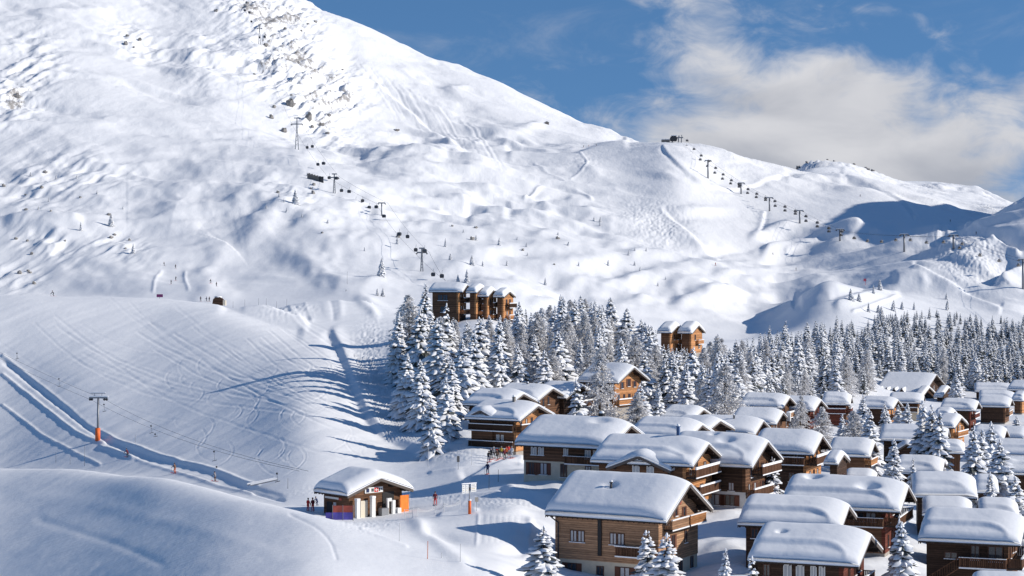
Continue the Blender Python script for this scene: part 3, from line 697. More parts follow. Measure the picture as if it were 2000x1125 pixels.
# crests and banks around the ticket hut
stroke([(790,1012),(840,1045),(880,1085),(930,1110)], 13, 7, 'ridge', **NEAR)
stroke([(700,1030),(760,1055),(800,1070)], 3, 2, 'ridge', **NEAR)
stroke([(900,940),(960,905),(1010,890),(1035,900)], 6, 6, 'step', **NEAR)
stroke([(835,925),(900,915),(960,905)], 3, 3, 'ridge', **NEAR)
stroke([(975,955),(1010,965),(1060,972),(1100,965)], 9, 8, 'ridge', **NEAR)
stroke([(770,985),(830,980),(900,972),(980,965)], 3, 3, 'ridge', **NEAR)
stroke([(850,1010),(900,1000),(940,1000)], 5, 5, 'ridge', **NEAR)
stroke([(935,1003),(933,1035),(930,1065)], 3, 1.5, 'ridge', **NEAR)
stroke([(1032,1003),(1038,1040),(1030,1080)], 8, 5, 'ridge', **NEAR)
for k in range(7):
    stroke([(945 + k * 12, 1005), (943 + k * 12, 1035), (940 + k * 12, 1062)], 1.8, -0.5, 'ridge', **NEAR)
stroke([(820,1035),(900,1060),(960,1070),(1040,1078)], 8, -7, 'ridge', **NEAR)
stroke([(560,1000),(640,1040),(660,1100)], 3, -1.2, 'ridge', y0=100, y1=330)
stroke([(0,960),(200,985),(420,1040),(560,1090)], 14, 1.0, 'ridge', y0=100, y1=330)
stroke([(60,1010),(200,1050),(330,1110)], 8, -1.0, 'ridge', y0=100, y1=330)
H += fbm(PX / 5.5, PYb / 3.2, 3, 97, 0.6) * 1.7 * mpp * np.clip(blob(860, 975, 60, 14) + blob(720, 1030, 60, 14) + blob(980, 985, 70, 12) + blob(880, 890, 70, 12) + blob(1030, 965, 50, 10) + blob(620, 960, 60, 8), 0, 1) * (Yg < 340)
# faint wind and ski texture on the piste, stretched along the fall line
pi_m = (1 - far) * sstep(250, 330, Yg)
H += pi_m * fbm((PX * 0.75 + PYb) / 40.0 * 0 + (wx * 0.8 - wy * 0.35) / 3.0, (wx * 0.35 + wy * 0.8) / 30.0, 2, 99) * 0.10
Zt = Zg + H

# ------------------------------------------------------------------ the ground mesh
nc, nr = PX.shape
V = np.stack([Xg, Yg, Zt], -1).reshape(-1, 3)
ii, jj = np.meshgrid(np.arange(nc - 1), np.arange(nr - 1), indexing='ij')
a = (ii * nr + jj).ravel()
Fq = np.stack([a, a + nr, a + nr + 1, a + 1], -1)
def snow_terrain_mat():
    m = bpy.data.materials.new('snow_ground'); m.use_nodes = True
    t = m.node_tree; b = t.nodes['Principled BSDF']
    b.inputs['Roughness'].default_value = 0.6
    b.inputs['Specular IOR Level'].default_value = 0.2
    at = N(t, 'ShaderNodeAttribute', attribute_name='rock')
    tc = N(t, 'ShaderNodeTexCoord')
    mp = N(t, 'ShaderNodeMapping'); mp.inputs['Scale'].default_value = (1.5, 0.5, 0.5); mp.inputs['Rotation'].default_value = (0, R(-32), 0)
    L(t, tc.outputs['Object'], mp.inputs[0])
    nn = N(t, 'ShaderNodeTexNoise', i_Scale=0.16, i_Detail=9.0, i_Roughness=0.78); L(t, mp.outputs[0], nn.inputs['Vector'])
    ad = N(t, 'ShaderNodeMath', operation='MULTIPLY_ADD', i_1=1.0); L(t, at.outputs['Fac'], ad.inputs[0]); L(t, nn.outputs['Fac'], ad.inputs[2])
    rr = N(t, 'ShaderNodeMapRange', interpolation_type='SMOOTHSTEP'); rr.inputs['From Min'].default_value = 0.985; rr.inputs['From Max'].default_value = 1.12
    L(t, ad.outputs[0], rr.inputs['Value'])
    n2 = N(t, 'ShaderNodeTexNoise', i_Scale=0.5, i_Detail=5.0, i_Roughness=0.7); L(t, tc.outputs['Object'], n2.inputs['Vector'])
    cr = N(t, 'ShaderNodeMix', data_type='RGBA'); cr.inputs['A'].default_value = (0.22, 0.21, 0.20, 1); cr.inputs['B'].default_value = (0.44, 0.42, 0.40, 1)
    L(t, n2.outputs['Fac'], cr.inputs['Factor'])
    mx = N(t, 'ShaderNodeMix', data_type='RGBA'); mx.inputs['A'].default_value = (*SNOW_COL, 1)
    L(t, rr.outputs[0], mx.inputs['Factor']); L(t, cr.outputs['Result'], mx.inputs['B'])
    L(t, mx.outputs['Result'], b.inputs['Base Color'])
    # wind ripples and grain
    m3 = N(t, 'ShaderNodeMapping'); m3.inputs['Scale'].default_value = (1, 0.35, 1); m3.inputs['Rotation'].default_value = (0, 0, R(25))
    L(t, tc.outputs['Object'], m3.inputs[0])
    n3 = N(t, 'ShaderNodeTexNoise', i_Scale=0.55, i_Detail=5.0, i_Roughness=0.6); L(t, m3.outputs[0], n3.inputs['Vector'])
    n4 = N(t, 'ShaderNodeTexNoise', i_Scale=0.06, i_Detail=5.0, i_Roughness=0.55); L(t, tc.outputs['Object'], n4.inputs['Vector'])
    b1 = N(t, 'ShaderNodeBump', i_Strength=0.22, i_Distance=0.35); L(t, n3.outputs['Fac'], b1.inputs['Height'])
    b2 = N(t, 'ShaderNodeBump', i_Strength=0.22, i_Distance=1.0); L(t, n4.outputs['Fac'], b2.inputs['Height']); L(t, b1.outputs[0], b2.inputs['Normal'])
    m5 = N(t, 'ShaderNodeMapping'); m5.inputs['Scale'].default_value = (1.3, 0.45, 0.5); m5.inputs['Rotation'].default_value = (0, R(-28), R(10))
    L(t, tc.outputs['Object'], m5.inputs[0])
    n5 = N(t, 'ShaderNodeTexNoise', i_Scale=0.11, i_Detail=7.0, i_Roughness=0.62); L(t, m5.outputs[0], n5.inputs['Vector'])
    dd = N(t, 'ShaderNodeSeparateXYZ'); L(t, tc.outputs['Object'], dd.inputs[0])
    fm = N(t, 'ShaderNodeMapRange'); fm.inputs['From Min'].default_value = 600; fm.inputs['From Max'].default_value = 1300; fm.inputs['To Max'].default_value = 0.42
    L(t, dd.outputs[1], fm.inputs['Value'])
    m6 = N(t, 'ShaderNodeMapping'); m6.inputs['Rotation'].default_value = (0, 0, R(59)); m6.inputs['Scale'].default_value = (0.05, 1.5, 0.3)
    L(t, tc.outputs['Object'], m6.inputs[0])
    n6 = N(t, 'ShaderNodeTexNoise', i_Scale=0.9, i_Detail=3.0, i_Distortion=0.9); L(t, m6.outputs[0], n6.inputs['Vector'])
    fk = N(t, 'ShaderNodeMapRange'); fk.inputs['From Min'].default_value = 640; fk.inputs['From Max'].default_value = 420; fk.inputs['To Max'].default_value = 0.55
    L(t, dd.outputs[1], fk.inputs['Value'])
    b6 = N(t, 'ShaderNodeBump', i_Distance=0.22); L(t, fk.outputs[0], b6.inputs['Strength']); L(t, n6.outputs['Fac'], b6.inputs['Height']); L(t, b2.outputs[0], b6.inputs['Normal'])
    b5 = N(t, 'ShaderNodeBump', i_Distance=1.6); L(t, fm.outputs[0], b5.inputs['Strength']); L(t, n5.outputs['Fac'], b5.inputs['Height']); L(t, b6.outputs[0], b5.inputs['Normal'])
    L(t, b5.outputs[0], b.inputs['Normal'])
    return m
ter = mesh_np('snowy_ground', V, Fq, [snow_terrain_mat()])
att = ter.attributes.new('rock', 'FLOAT', 'POINT')
att.data.foreach_set('value', rock_attr.reshape(-1).astype(np.float32))
mesh_obj('snowy_ground', ter, kind='structure', label='snow covered slopes, pistes and mountain ridge behind the village')

# queries -------------------------------------------------------------------
def _cell(px, Y):
    fc = np.interp(px, pxs, np.arange(nc)); c = int(min(max(fc, 0), nc - 1.001)); tx = fc - c
    def colz(k):
        return np.interp(Y, Yg[k], Zt[k])
    return colz(c) * (1 - tx) + colz(min(c + 1, nc - 1)) * tx
def ground(x, y):
    return float(_cell(1000 + x / y * F, y))
def gp(px, Y):
    return Vector(((px - 1000) / F * Y, Y, float(_cell(px, Y))))
def hit(px, py, y0=150, y1=4000):
    """first ground point seen at this photograph pixel"""
    c = int(round(float(np.interp(px, pxs, np.arange(nc)))))
    yy = Yg[c]; pp = HZ - Zt[c] / yy * F
    s = (yy > y0) & (yy < y1)
    k = np.nonzero(s & (pp <= py))[0]
    if len(k) == 0:
        k = [np.nonzero(s)[0][np.argmin(pp[s])]]
    Y = float(yy[k[0]])
    return Vector(((px - 1000) / F * Y, Y, float(Zt[c][k[0]])))
# ------------------------------------------------------------------ chalets
WIN_MESH = {}
def window_parts(root, name, M, w, h, style, shutters=False, sill_snow=True, bars=1):
    """M: matrix of the window centre, local x right, y outward, z up; frame > pane, shutter"""
    fr_m = 'frame_white' if 'w' in style else 'frame_brown'
    pn_m = 'glass_curtain' if 'c' in style else 'glass_dark'
    key = (round(w, 2), round(h, 2), style, shutters, sill_snow, bars)
    if key not in WIN_MESH:
        t = 0.09
        m = MB()
        m.box(-w/2, w/2, -0.02, 0.07, h/2 - t, h/2); m.box(-w/2, w/2, -0.02, 0.09, -h/2, -h/2 + t)
        m.box(-w/2, -w/2 + t, -0.02, 0.07, -h/2 + t, h/2 - t); m.box(w/2 - t, w/2, -0.02, 0.07, -h/2 + t, h/2 - t)
        for k in range(bars):
            x = -w/2 + w * (k + 1) / (bars + 1)
            m.box(x - .05, x + .05, -0.02, 0.065, -h/2 + t, h/2 - t)
        p = MB(); p.box(-w/2 + t * .8, w/2 - t * .8, -0.02, 0.02, -h/2 + t * .8, h/2 - t * .8)
        sh = None
        if shutters:
            sh = []
            for s in (-1, 1):
                q = MB(); sw = w * 0.46 if w < 1.4 else 0.5
                x0 = s * (w/2 + 0.03); x1 = s * (w/2 + 0.03 + sw)
                q.box(min(x0, x1), max(x0, x1), 0.0, 0.06, -h/2, h/2)
                for z in (-h/2 + .15, h/2 - .25): q.box(min(x0, x1) + .04, max(x0, x1) - .04, 0.06, 0.085, z, z + .1)
                sh.append(q.mesh('shutter', 'shutter_brown'))
        sn = None
        if sill_snow:
            q = MB(); q.box(-w/2 - .08, w/2 + .08, 0.0, 0.17, -h/2 - .05, -h/2 + .03); sn = q.mesh('window_sill', 'snow')
        WIN_MESH[key] = (m.mesh('window', fr_m), p.mesh('pane', pn_m), sh, sn)
    wm, pm, sh, sn = WIN_MESH[key]
    o = mesh_obj(name, wm, root); o.matrix_local = M
    mesh_obj('pane', pm, o)
    if sh:
        for q in sh: mesh_obj('shutter', q, o)
    if sn: mesh_obj('window_sill', sn, o)
    return o
def face_matrix(face, a, z, d):
    """face 'f' long wall (-y) or 'g' gable (+x); a coordinate along the wall; d plane position"""
    if face == 'f':   # right = +x, outward = -y
        return Matrix(((1, 0, 0, a), (0, -1, 0, -d), (0, 0, 1, z), (0, 0, 0, 1))) @ Matrix.Identity(4)
    return Matrix(((0, 1, 0, d), (1, 0, 0, a), (0, 0, 1, z), (0, 0, 0, 1)))
def snow_slab(L0, L1, hw, rise, thick, seed, ov_e=0.12, flat_ridge=0.55, dents=(), step=True, nx=44, ny=44, hip=0.0, ridge_wave=0.05):
    """thick snow on a gable roof: local x along the ridge from L0 to L1, y in [-hw, hw], roof plane z = rise*(1-|y|/hw)"""
    rs = np.random.RandomState(seed)
    u = np.linspace(0, 1, nx); v = np.linspace(-1, 1, ny)
    # denser towards the edges
    u = 0.5 - 0.5 * np.cos(np.pi * u) * (0.75 + 0.25 * np.abs(np.cos(np.pi * u)))
    u = (u - u[0]) / (u[-1] - u[0])
    v = np.sign(v) * (1 - (1 - np.abs(v)) ** 1.35)
    X0, X1 = L0 - 0.08, L1 + 0.10
    U, Vv = np.meshgrid(X0 + (X1 - X0) * u, v * (hw + ov_e), indexing='ij')
    sl = rise / hw
    ay = np.sqrt(Vv ** 2 + flat_ridge ** 2) - flat_ridge * 0.55
    roofz = rise - sl * ay
    de = (hw + ov_e) - np.abs(Vv)
    dg = np.minimum(U - X0, X1 - U)
    er = 0.55 * thick + 0.15
    fe = np.sqrt(np.clip(1 - (1 - np.clip(de / er, 0, 1)) ** 2, 0, 1))
    bw = min(3.8, 0.32 * (X1 - X0))          # long bevel towards the sunny gable
    dr = X1 - U; dlft = U - X0
    bl = 0.16 + 0.84 * (1 - (1 - np.clip(dr / bw, 0, 1)) ** 2.0) ** 0.75
    lip = np.sqrt(np.clip(1 - (1 - np.clip(dr / 0.3, 0, 1)) ** 2, 0, 1))
    fl = np.sqrt(np.clip(1 - (1 - np.clip(dlft / (er * 1.6), 0, 1)) ** 2, 0, 1))
    th = thick * (0.30 + 0.70 * fe) * (0.4 + 0.6 * fl) * bl * (0.6 + 0.4 * lip)
    th = th * (1 + 0.025 * fbm(U / 3.4 + seed * 3.1, Vv / 3.0, 2, seed % 40))
    if step and seed % 4 == 0: step = False
    th = th * (1 + 0.07 * fbm(U / 6.0 + seed * 1.7, Vv / 5.0 + seed, 2, 11 + seed % 30))
    if step:      # older, thinner layer showing near the eave; its edge curves down to the gable corner
        wv = 0.07 * fbm(U / 4.0 + seed, Vv * 0, 2, 3)
        pos = hw * (0.36 + 0.08 * rs.rand())
        reach = min(bw, 2.4)
        curve = np.sqrt(np.clip(1 - np.clip((reach + 3.2 - dr) / 4.2, 0, 1) ** 2.6, 0, 1))
        edge = pos * curve + wv
        ramp = sstep(-0.32, 0.28, np.where(Vv < 0, de, 9) - edge)
        amt = rs.uniform(.16, .34) * np.clip(curve * 1.2, 0, 1)
        th = th * (1 - amt * (1 - ramp))
        th += 0.06 * np.exp(-((de - edge - .42) / 0.3) ** 2) * (Vv < 0) * curve
    for (dx, dy, r, dep) in dents:
        th += dep * np.exp(-(((U - dx) / (r * 1.5)) ** 2 + ((Vv - dy) / r) ** 2) ** 1.5)
    Z = roofz + th + ridge_wave * fbm(U / 3.0 + seed, Vv * 0 + seed, 2, 7) * 0.6
    # bottom shell
    Zb = rise - sl * np.abs(Vv) - 0.0
    Zb = np.minimum(Zb, Z - 0.02)
    # the cornice hangs a little below the eave line
    top = np.stack([U, Vv, Z], -1).reshape(-1, 3)
    bot = np.stack([U, Vv, Zb + 0.002], -1).reshape(-1, 3)
    n = nx * ny
    VV = np.concatenate([top, bot])
    i, j = np.meshgrid(np.arange(nx - 1), np.arange(ny - 1), indexing='ij')
    a = (i * ny + j).ravel()
    F1 = np.stack([a, a + ny, a + ny + 1, a + 1], -1)
    F2 = F1[:, ::-1] + n
    rim = []
    def addrim(ids):
        for p, q in zip(ids[:-1], ids[1:]): rim.append((q, p, p + n, q + n))
    addrim([k * ny for k in range(nx)][::-1]); addrim([k * ny + ny - 1 for k in range(nx)])
    addrim([k for k in range(ny)]); addrim([(nx - 1) * ny + k for k in range(ny)][::-1])
    return VV, np.concatenate([F1, F2, np.array(rim)])
def roof_parts(root, L0, L1, hw, rise, z, thick, seed, dents=(), step=True, M=None, det=True, flat_ridge=0.55, snowname='roof_snow', rafters=True, nx=44, ny=44):
    """roof slab with bargeboards, purlins, rafter tails and its snow"""
    M = M or Matrix.Identity(4)
    t = 0.22
    def mk(name, mesh):
        o = mesh_obj(name, mesh, root); o.matrix_local = M @ Matrix.Translation((0, 0, z)); return o
    m = MB()
    m.prism([(-hw, -t), (0, rise - t), (hw, -t), (hw, -0.01), (0, rise - 0.01), (-hw, -0.01)], 'x', L0, L1)
    r = mk('roof', m.mesh('roof', 'roof_wood'))
    for x0, x1 in ((L1 + .003, L1 + .06), (L0 - .06, L0 - .003)):   # bargeboards, a little proud
        m = MB()
        m.prism([(-hw - .03, -t - .14), (0, rise - t - .14), (hw + .03, -t - .14), (hw + .03, 0.02), (0, rise + 0.02), (-hw - .03, 0.02)], 'x', x0, x1)
        mesh_obj('bargeboard', m.mesh('bargeboard', 'roof_edge'), r)
    if det:
        for yy in (-hw * .78, -hw * .4, 0, hw * .4, hw * .78):
            m = MB(); zz = rise * (1 - abs(yy) / hw) - t - (.07 if abs(yy) > .01 else .03)
            m.box(L1 - 2.0, L1 - 0.12, yy - .1, yy + .1, zz - .26, zz - .003)
            mesh_obj('purlin', m.mesh('purlin', 'roof_wood'), r)
    if rafters:
        m = MB(); n = int((L1 - L0) / 0.62)
        for k in range(n + 1):
            x = L0 + .15 + (L1 - L0 - .3) * k / n
            for s in (-1, 1):
                y0, y1 = s * hw * 0.985, s * (hw - 1.1)
                za, zb = rise * (1 - abs(y0) / hw) - t, rise * (1 - abs(y1) / hw) - t
                m.add([(x-.06,y0,za-.15),(x+.06,y0,za-.15),(x+.06,y0,za-.004),(x-.06,y0,za-.004),(x-.06,y1,zb-.15),(x+.06,y1,zb-.15),(x+.06,y1,zb-.004),(x-.06,y1,zb-.004)],
                      [(0,1,2,3),(4,7,6,5),(0,4,5,1),(2,6,7,3),(0,3,7,4),(1,5,6,2)])
        mesh_obj('rafter_tails', m.mesh('rafter_tails', 'roof_wood'), r, kind='stuff')
    Vs, Fs = snow_slab(L0, L1, hw, rise, thick, seed, dents=dents, step=step, flat_ridge=flat_ridge, nx=nx, ny=ny)
    s = mk(snowname, mesh_np('roof_snow', Vs, Fs, ['snow']))
    return r
def balcony(root, face, a0, a1, z, d, depth, mat='wood_vert', snow=0.16, rail_h=0.95, full=True, ret=True):
    """face 'g': along y from a0 to a1 outside x=d; face 'f': along x outside y=-d"""
    def B(m, u0, u1, w0, w1, z0, z1, mi=0):
        if face == 'g': m.box(d + w0, d + w1, u0, u1, z0, z1, mi)
        else: m.box(u0, u1, -d - w1, -d - w0, z0, z1, mi)
    f = MB(); B(f, a0, a1, 0.004, depth, z - .16, z)
    bal = f.build('balcony', 'roof_wood', root)
    b = MB()
    n = max(2, int((a1 - a0) / 0.19))
    for k in range(n):
        u = a0 + (a1 - a0) * (k + .5) / n
        B(b, u - .07, u + .07, depth - .05, depth - .01, z + .04, z + rail_h - .06)
    if ret:
        nn = max(2, int(depth / .19))
        for k in range(nn):
            w = depth * (k + .5) / nn
            for uu in (a0 + .02, a1 - .06): B(b, uu, uu + .04, w - .07, w + .07, z + .04, z + rail_h - .06)
    b.build('balusters', mat, bal, kind='stuff')
    t = MB(); B(t, a0 - .02, a1 + .02, depth - .08, depth + .03, z + rail_h - .06, z + rail_h + .02)
    B(t, a0 - .02, a1 + .02, depth - .012, depth + .035, z + .02, z + .12)
    if ret:
        for uu in (a0 - .02, a1 - .09): B(t, uu, uu + .11, 0.01, depth - .085, z + rail_h - .06, z + rail_h + .02)
    t.build('handrail', mat, bal)
    if snow:
        s = MB(); B(s, a0 - .03, a1 + .03, depth - .12, depth + .07, z + rail_h + .022, z + rail_h + .022 + snow)
        B(s, a0, a1, depth - .01, depth + .06, z - .14, z - .0)
        s.build('balcony_snow', 'snow', bal)
    return bal
def chimney(root, x, y, z, h=1.3, w=0.5, mat='stone_grey', cap=0.22):
    m = MB(); m.box(x - w/2, x + w/2, y - w/2, y + w/2, z - 1.2, z + h)
    m.box(x - w/2 - .06, x + w/2 + .06, y - w/2 - .06, y + w/2 + .06, z + h + .002, z + h + .1)
    c = m.build('chimney', mat, root)
    s = MB(); s.ball((x, y, z + h + .1 + cap * .4), w * .62, w * .62, cap, 10, 6); s.build('chimney_snow', 'snow', c)

HOUSES = []     # footprints: (x, y, radius, name)
def solve_house(A, E, G, Lpx, Y, Wt, thick):
    s = min(max((G[0] - E[0]) * Y / (F * Wt), math.sin(R(9))), math.sin(R(52)))
    th = math.asin(s); c = math.cos(th)
    Lt = Lpx * Y / F / c
    zA = (HZ - A[1]) / F * Y
    YE = Y - Wt / 2 * c
    zE = (HZ - E[1]) / F * YE
    rise = zA - zE - thick * 0.95
    rise = min(max(rise, Wt * 0.17), Wt * 0.36)
    z_e = zA - thick * 0.95 - rise
    YG = Y + Wt / 2 * c
    Axw = 0.5 * ((E[0] - 1000) / F * YE + (G[0] - 1000) / F * YG)
    return th, Lt, rise, z_e, Axw
def chalet(name, label, A, E, G, Lpx, Y, Wt=11.0, storeys=None, wall='wood_dark', gable=None, plinth='plaster_grey', group='snow covered chalets of the village',
           thick=0.95, front=(), gab=(), balg=(), balf=(), dents=(), cross=None, chim=(), det=2, cat='chalet', ovg=1.3, plinth_h=None, pe=5.2, step=True, zb=None, extra=None, base_drop=0.0):
    th, Lt, rise, z_e, Ax = solve_house(A, E, G, Lpx, Y, Wt, thick)
    c, s = math.cos(th), math.sin(th)
    hw = Wt / 2                       # roof half width, eave overhang 1.0
    ove = min(1.05, Wt * 0.1)
    wh = hw - ove                     # wall half width
    ax = Vector((c, -s, 0))           # local x in the world
    # gable apex at local x = +Lt/2
    ctr = Vector((Ax, Y, 0)) - ax * (Lt / 2)
    g0 = ground(ctr.x, ctr.y) if zb is None else zb
    g1 = min(ground(*(ctr + ax * (Lt/2) + Vector((-s, -c, 0)) * hw).xy), ground(*(ctr - ax * (Lt/2) + Vector((-s, -c, 0)) * hw).xy), g0)
    zeave = z_e - g0
    root = empty(name, (ctr.x, ctr.y, g0), -th, label=label, cat=cat, group=group)
    HOUSES.append((ctr.x, ctr.y, max(Lt, Wt) / 2, label))
    L0, L1 = -Lt / 2, Lt / 2
    w0, w1 = L0 + 0.7, L1 - min(ovg, Lt * .16)
    drop = g1 - g0 - 1.5
    eave_wall = zeave - 0.22 + rise * ove / hw          # wall top where the roof plane passes over the wall
    if plinth_h is None: plinth_h = max(eave_wall - pe, 0.3)
    ph = min(plinth_h, eave_wall - 1.0)
    gable = gable or wall
    m = MB(); m.box(w0, w1, -wh, wh, drop, ph)
    m.build('plinth', plinth, root)
    e = 0.06
    top = zeave - 0.22 + rise - 0.003
    def upper(x0, x1, y1_, mat, nm, ee):
        yy = wh + ee
        zz = eave_wall - 0.003 - rise / hw * ee
        mm = MB(); mm.prism([(-yy, ph + .002), (yy, ph + .002), (yy, zz), (0, top), (-yy, zz)], 'x', x0, x1)
        return mm.build(nm, mat, root)
    if gable == wall:
        upper(w0 - e, w1 + e, 0, wall, 'wall', e)
    else:
        upper(w0 - e, w1 - .35, 0, wall, 'wall', e)
        upper(w1 - .348, w1 + e + .02, 0, gable, 'gable_wall', e + .01)
    dens = {}
    roof_parts(root, L0, L1, hw, rise, zeave, thick, int(abs(A[0] * 7 + A[1])) % 997, dents=[(L0 + Lt * q[0], -hw * q[1], q[2], q[3]) for q in dents],
               det=det > 0, step=step, rafters=det > 1, nx=60 if det > 1 else 34, ny=70 if det > 1 else 44)
    fd = wh + e; gd = w1 + e + (.02 if gable != wall else 0)
    # openings: (position 0..1 along the wall, metres below the eave (top of window), w, h, style, shutters)
    for q in front:
        x = w0 + (w1 - w0) * q[0]
        M = face_matrix('f', x, eave_wall - q[1] - q[3] / 2, fd if eave_wall - q[1] - q[3]/2 > ph else wh)
        window_parts(root, 'window', M, q[2], q[3], q[4], len(q) > 5 and q[5])
    for q in gab:
        y = wh * q[0]
        zc = eave_wall - q[1] - q[3] / 2
        M = face_matrix('g', y, zc, gd if zc > ph else w1)
        window_parts(root, 'window', M, q[2], q[3], q[4], len(q) > 5 and q[5], bars=1 if q[2] > .8 else 0)
    for q in balg:   # (y0, y1, below eave, depth)
        balcony(root, 'g', wh * q[0], wh * q[1], eave_wall - q[2], gd, q[3], snow=q[4] if len(q) > 4 else .16, mat=q[5] if len(q) > 5 else 'wood_vert')
    for q in balf:
        balcony(root, 'f', w0 + (w1 - w0) * q[0], w0 + (w1 - w0) * q[1], eave_wall - q[2], fd, q[3], snow=q[4] if len(q) > 4 else .1, mat=q[5] if len(q) > 5 else 'wood_vert')
    if cross:        # (position 0..1, half width, rise, z above eave of its own eaves, wall) a gable facing the long side
      for (cx, chw, crise, cz, cout, wins) in (cross if isinstance(cross, list) else [cross]):
        xx = L0 + Lt * cx
        Mc = Matrix.Translation((xx, 0, 0)) @ Matrix.Rotation(-math.pi / 2, 4, 'Z')
        # its local x runs to -y: from inside the main roof out past the eave
        x_in = 0.8; x_out = hw + cout
        roof_parts(root, x_in, x_out, chw, crise, zeave + cz, thick * .85, 77 + int(A[0]), M=Mc, det=True, step=False, rafters=False, nx=26, ny=26, snowname='roof_snow')
        mm = MB(); yw = chw - .55; zt = zeave + cz - .22
        mm.prism([(-yw, ph + 1.0), (yw, ph + 1.0), (yw, zt + crise * .55 / chw - .004), (0, zt + crise - .004), (-yw, zt + crise * .55 / chw - .004)], 'x', 1.5, x_out - .6)
        o = mm.build('dormer_wall', wall, root); o.matrix_local = Mc
        for (wy, wz, ww, wwh, st) in wins:
            M = Matrix.Translation((xx + wy, -(x_out - .6), zeave + cz + wz)) @ Matrix(((1,0,0,0),(0,-1,0,0),(0,0,1,0),(0,0,0,1)))
            window_parts(root, 'window', M, ww, wwh, st)
    for q in chim:   # (x 0..1, y -1..1)
        xx, yy = L0 + Lt * q[0], hw * q[1]
        chimney(root, xx, yy, zeave + rise * (1 - abs(q[1])) + thick * .7, h=q[2] if len(q) > 2 else .9, w=q[3] if len(q) > 3 else .5, mat=q[4] if len(q) > 4 else 'stone_grey')
    return dict(root=root, th=th, L0=L0, L1=L1, hw=hw, wh=wh, w0=w0, w1=w1, rise=rise, zeave=zeave, ew=eave_wall, ph=ph, fd=fd, gd=gd, g0=g0, ctr=ctr)
# ------------------------------------------------------------------ the chalets, near to far
# window tuples: (pos, below eave, w, h, style, shutters)   styles: c curtain, d dark, w white frame, b brown frame
h1 = chalet('chalet', 'big light timber chalet in front with twin window pairs and balcony', (1325,927), (1291,1020), (1400,1003), 226, 205, 12.6,
   wall='wood_tan', gable='wood_tan', plinth='plaster_cream', plinth_h=None, thick=1.05, ovg=1.35, dents=[(0.42, 0.42, .5, -.35)],
   front=[(.18,2.0,.85,1.3,'cb'),(.255,2.0,.85,1.3,'cb'),(.57,2.0,.85,1.3,'cb'),(.645,2.0,.85,1.3,'cb'),(.16,5.6,1.2,1.6,'db',True),(.44,5.7,.9,1.6,'db'),(.68,5.6,1.2,1.6,'cb',True),(.85,5.6,.9,1.6,'db')],
   gab=[(-.62,-.1,.7,1.2,'db'),(-.15,-1.1,.6,1.5,'db',True),(.28,-.4,.6,1.3,'db',True),(-.3,2.3,.9,1.5,'db',True),(.35,2.2,.7,1.4,'db'),(.1,5.4,1.1,1.4,'db'),(.7,5.3,.8,1.3,'db')],
   balg=[(-.75,.1,1.5,1.0,.12,'wood_tan'),(.12,.95,1.45,1.15,.1,'wood_orange')], balf=[(.62,1.0,4.3,.9,.1)], zb=None)
r = h1['root']
m = MB(); xq = h1['w0'] + (h1['w1'] - h1['w0']) * .44
m.box(xq - .22, xq + .22, -h1['fd'] - .16, -h1['fd'] - .004, h1['ew'] - 4.6, h1['ew'] - .05); m.build('shaft_panel', 'black', r)
m = MB(); xq = h1['w0'] + .35
m.path([(xq - .8, -h1['hw'] + .1, h1['ew'] - .35), (xq - .5, -h1['hw'] + .5, h1['ew'] - .8), (xq, -h1['fd'] - .08, h1['ew'] - 1.3), (xq, -h1['fd'] - .08, h1['ew'] - 9)], .07, 8); m.build('downpipe', 'metal_dark', r)
m = MB(); yq = .05; m.ball((h1['gd'] + .12, .1, h1['ew'] + 1.15), .1, .42, .42, 12, 6); m.build('round_plaque', 'banner_red', r)
m = MB(); qx, qy = h1['L0'] + (h1['L1'] - h1['L0']) * .43, -h1['hw'] * .42; qz = h1['zeave'] + h1['rise'] * .58 + .75
m.tube((qx, qy, qz - .6), (qx, qy, qz + .62), .13, .13, 8); m.tube((qx, qy, qz + .63), (qx, qy, qz + .72), .22, .22, 8)
m.build('vent_pipe', 'metal_dark', r)
m = MB(); m.ball((qx, qy, qz + .8), .2, .2, .12); m.ball((qx - .5, qy, qz + .1), .45, .3, .2); m.build('vent_snow', 'snow', r)

chalet('chalet', 'long dark brown chalet with white plaster ground floor beside the ski path', (1230,815), (1186,877), (1277,859), 180, 255, 13.0,
   wall='wood_brown', gable='wood_red', plinth='plaster_cream', pe=2.35, thick=1.2, dents=[(.72, .2, .9, -.35)], chim=[(.68, .05, .7, .55, 'black')],
   front=[(.13,.5,.85,1.1,'cw'),(.22,.5,.85,1.1,'cw'),(.53,.5,.7,1.0,'cw'),(.8,.6,.85,1.2,'cw'),(.9,.6,.85,1.2,'cw'),(.1,2.6,.9,1.7,'db',True),(.25,2.6,1.1,1.6,'cb',True),(.5,2.6,1.0,1.8,'db'),(.8,2.7,.9,1.2,'cb')],
   balf=[(.55,.98,2.4,1.0,.05)], gab=[(-.2,-1.0,.8,.9,'db'),(.25,-1.0,.8,.9,'db')])
h3 = chalet('chalet', 'brown chalet whose front gable holds two white windows, behind the big light chalet', (1360,852), (1344,911), (1421,901), 190, 236, 11.4,
   wall='wood_brown', gable='wood_orange', plinth='plaster_grey', thick=1.0, dents=[(.83,.62,1.0,-.35)], chim=[(.70,.02,1.3,.34,'metal_blue')],
   gab=[(-.7,.2,.6,1.3,'cw'),(-.2,-.6,.8,1.9,'db'),(.45,.3,.9,1.3,'cb'),(.2,3.0,1.0,1.8,'cb'),(-.4,3.0,.9,1.8,'db')], balg=[(-1.0,1.0,1.7,1.3,.3),(-.6,1.0,4.0,1.2,.2)],
   front=[(.9,3.2,.9,1.2,'cb')], cross=(.48, 4.2, 1.65, -.62, .25, [(-.55, .0, .95, 1.35, 'cw'), (1.35, .0, .95, 1.35, 'cw'), ]))
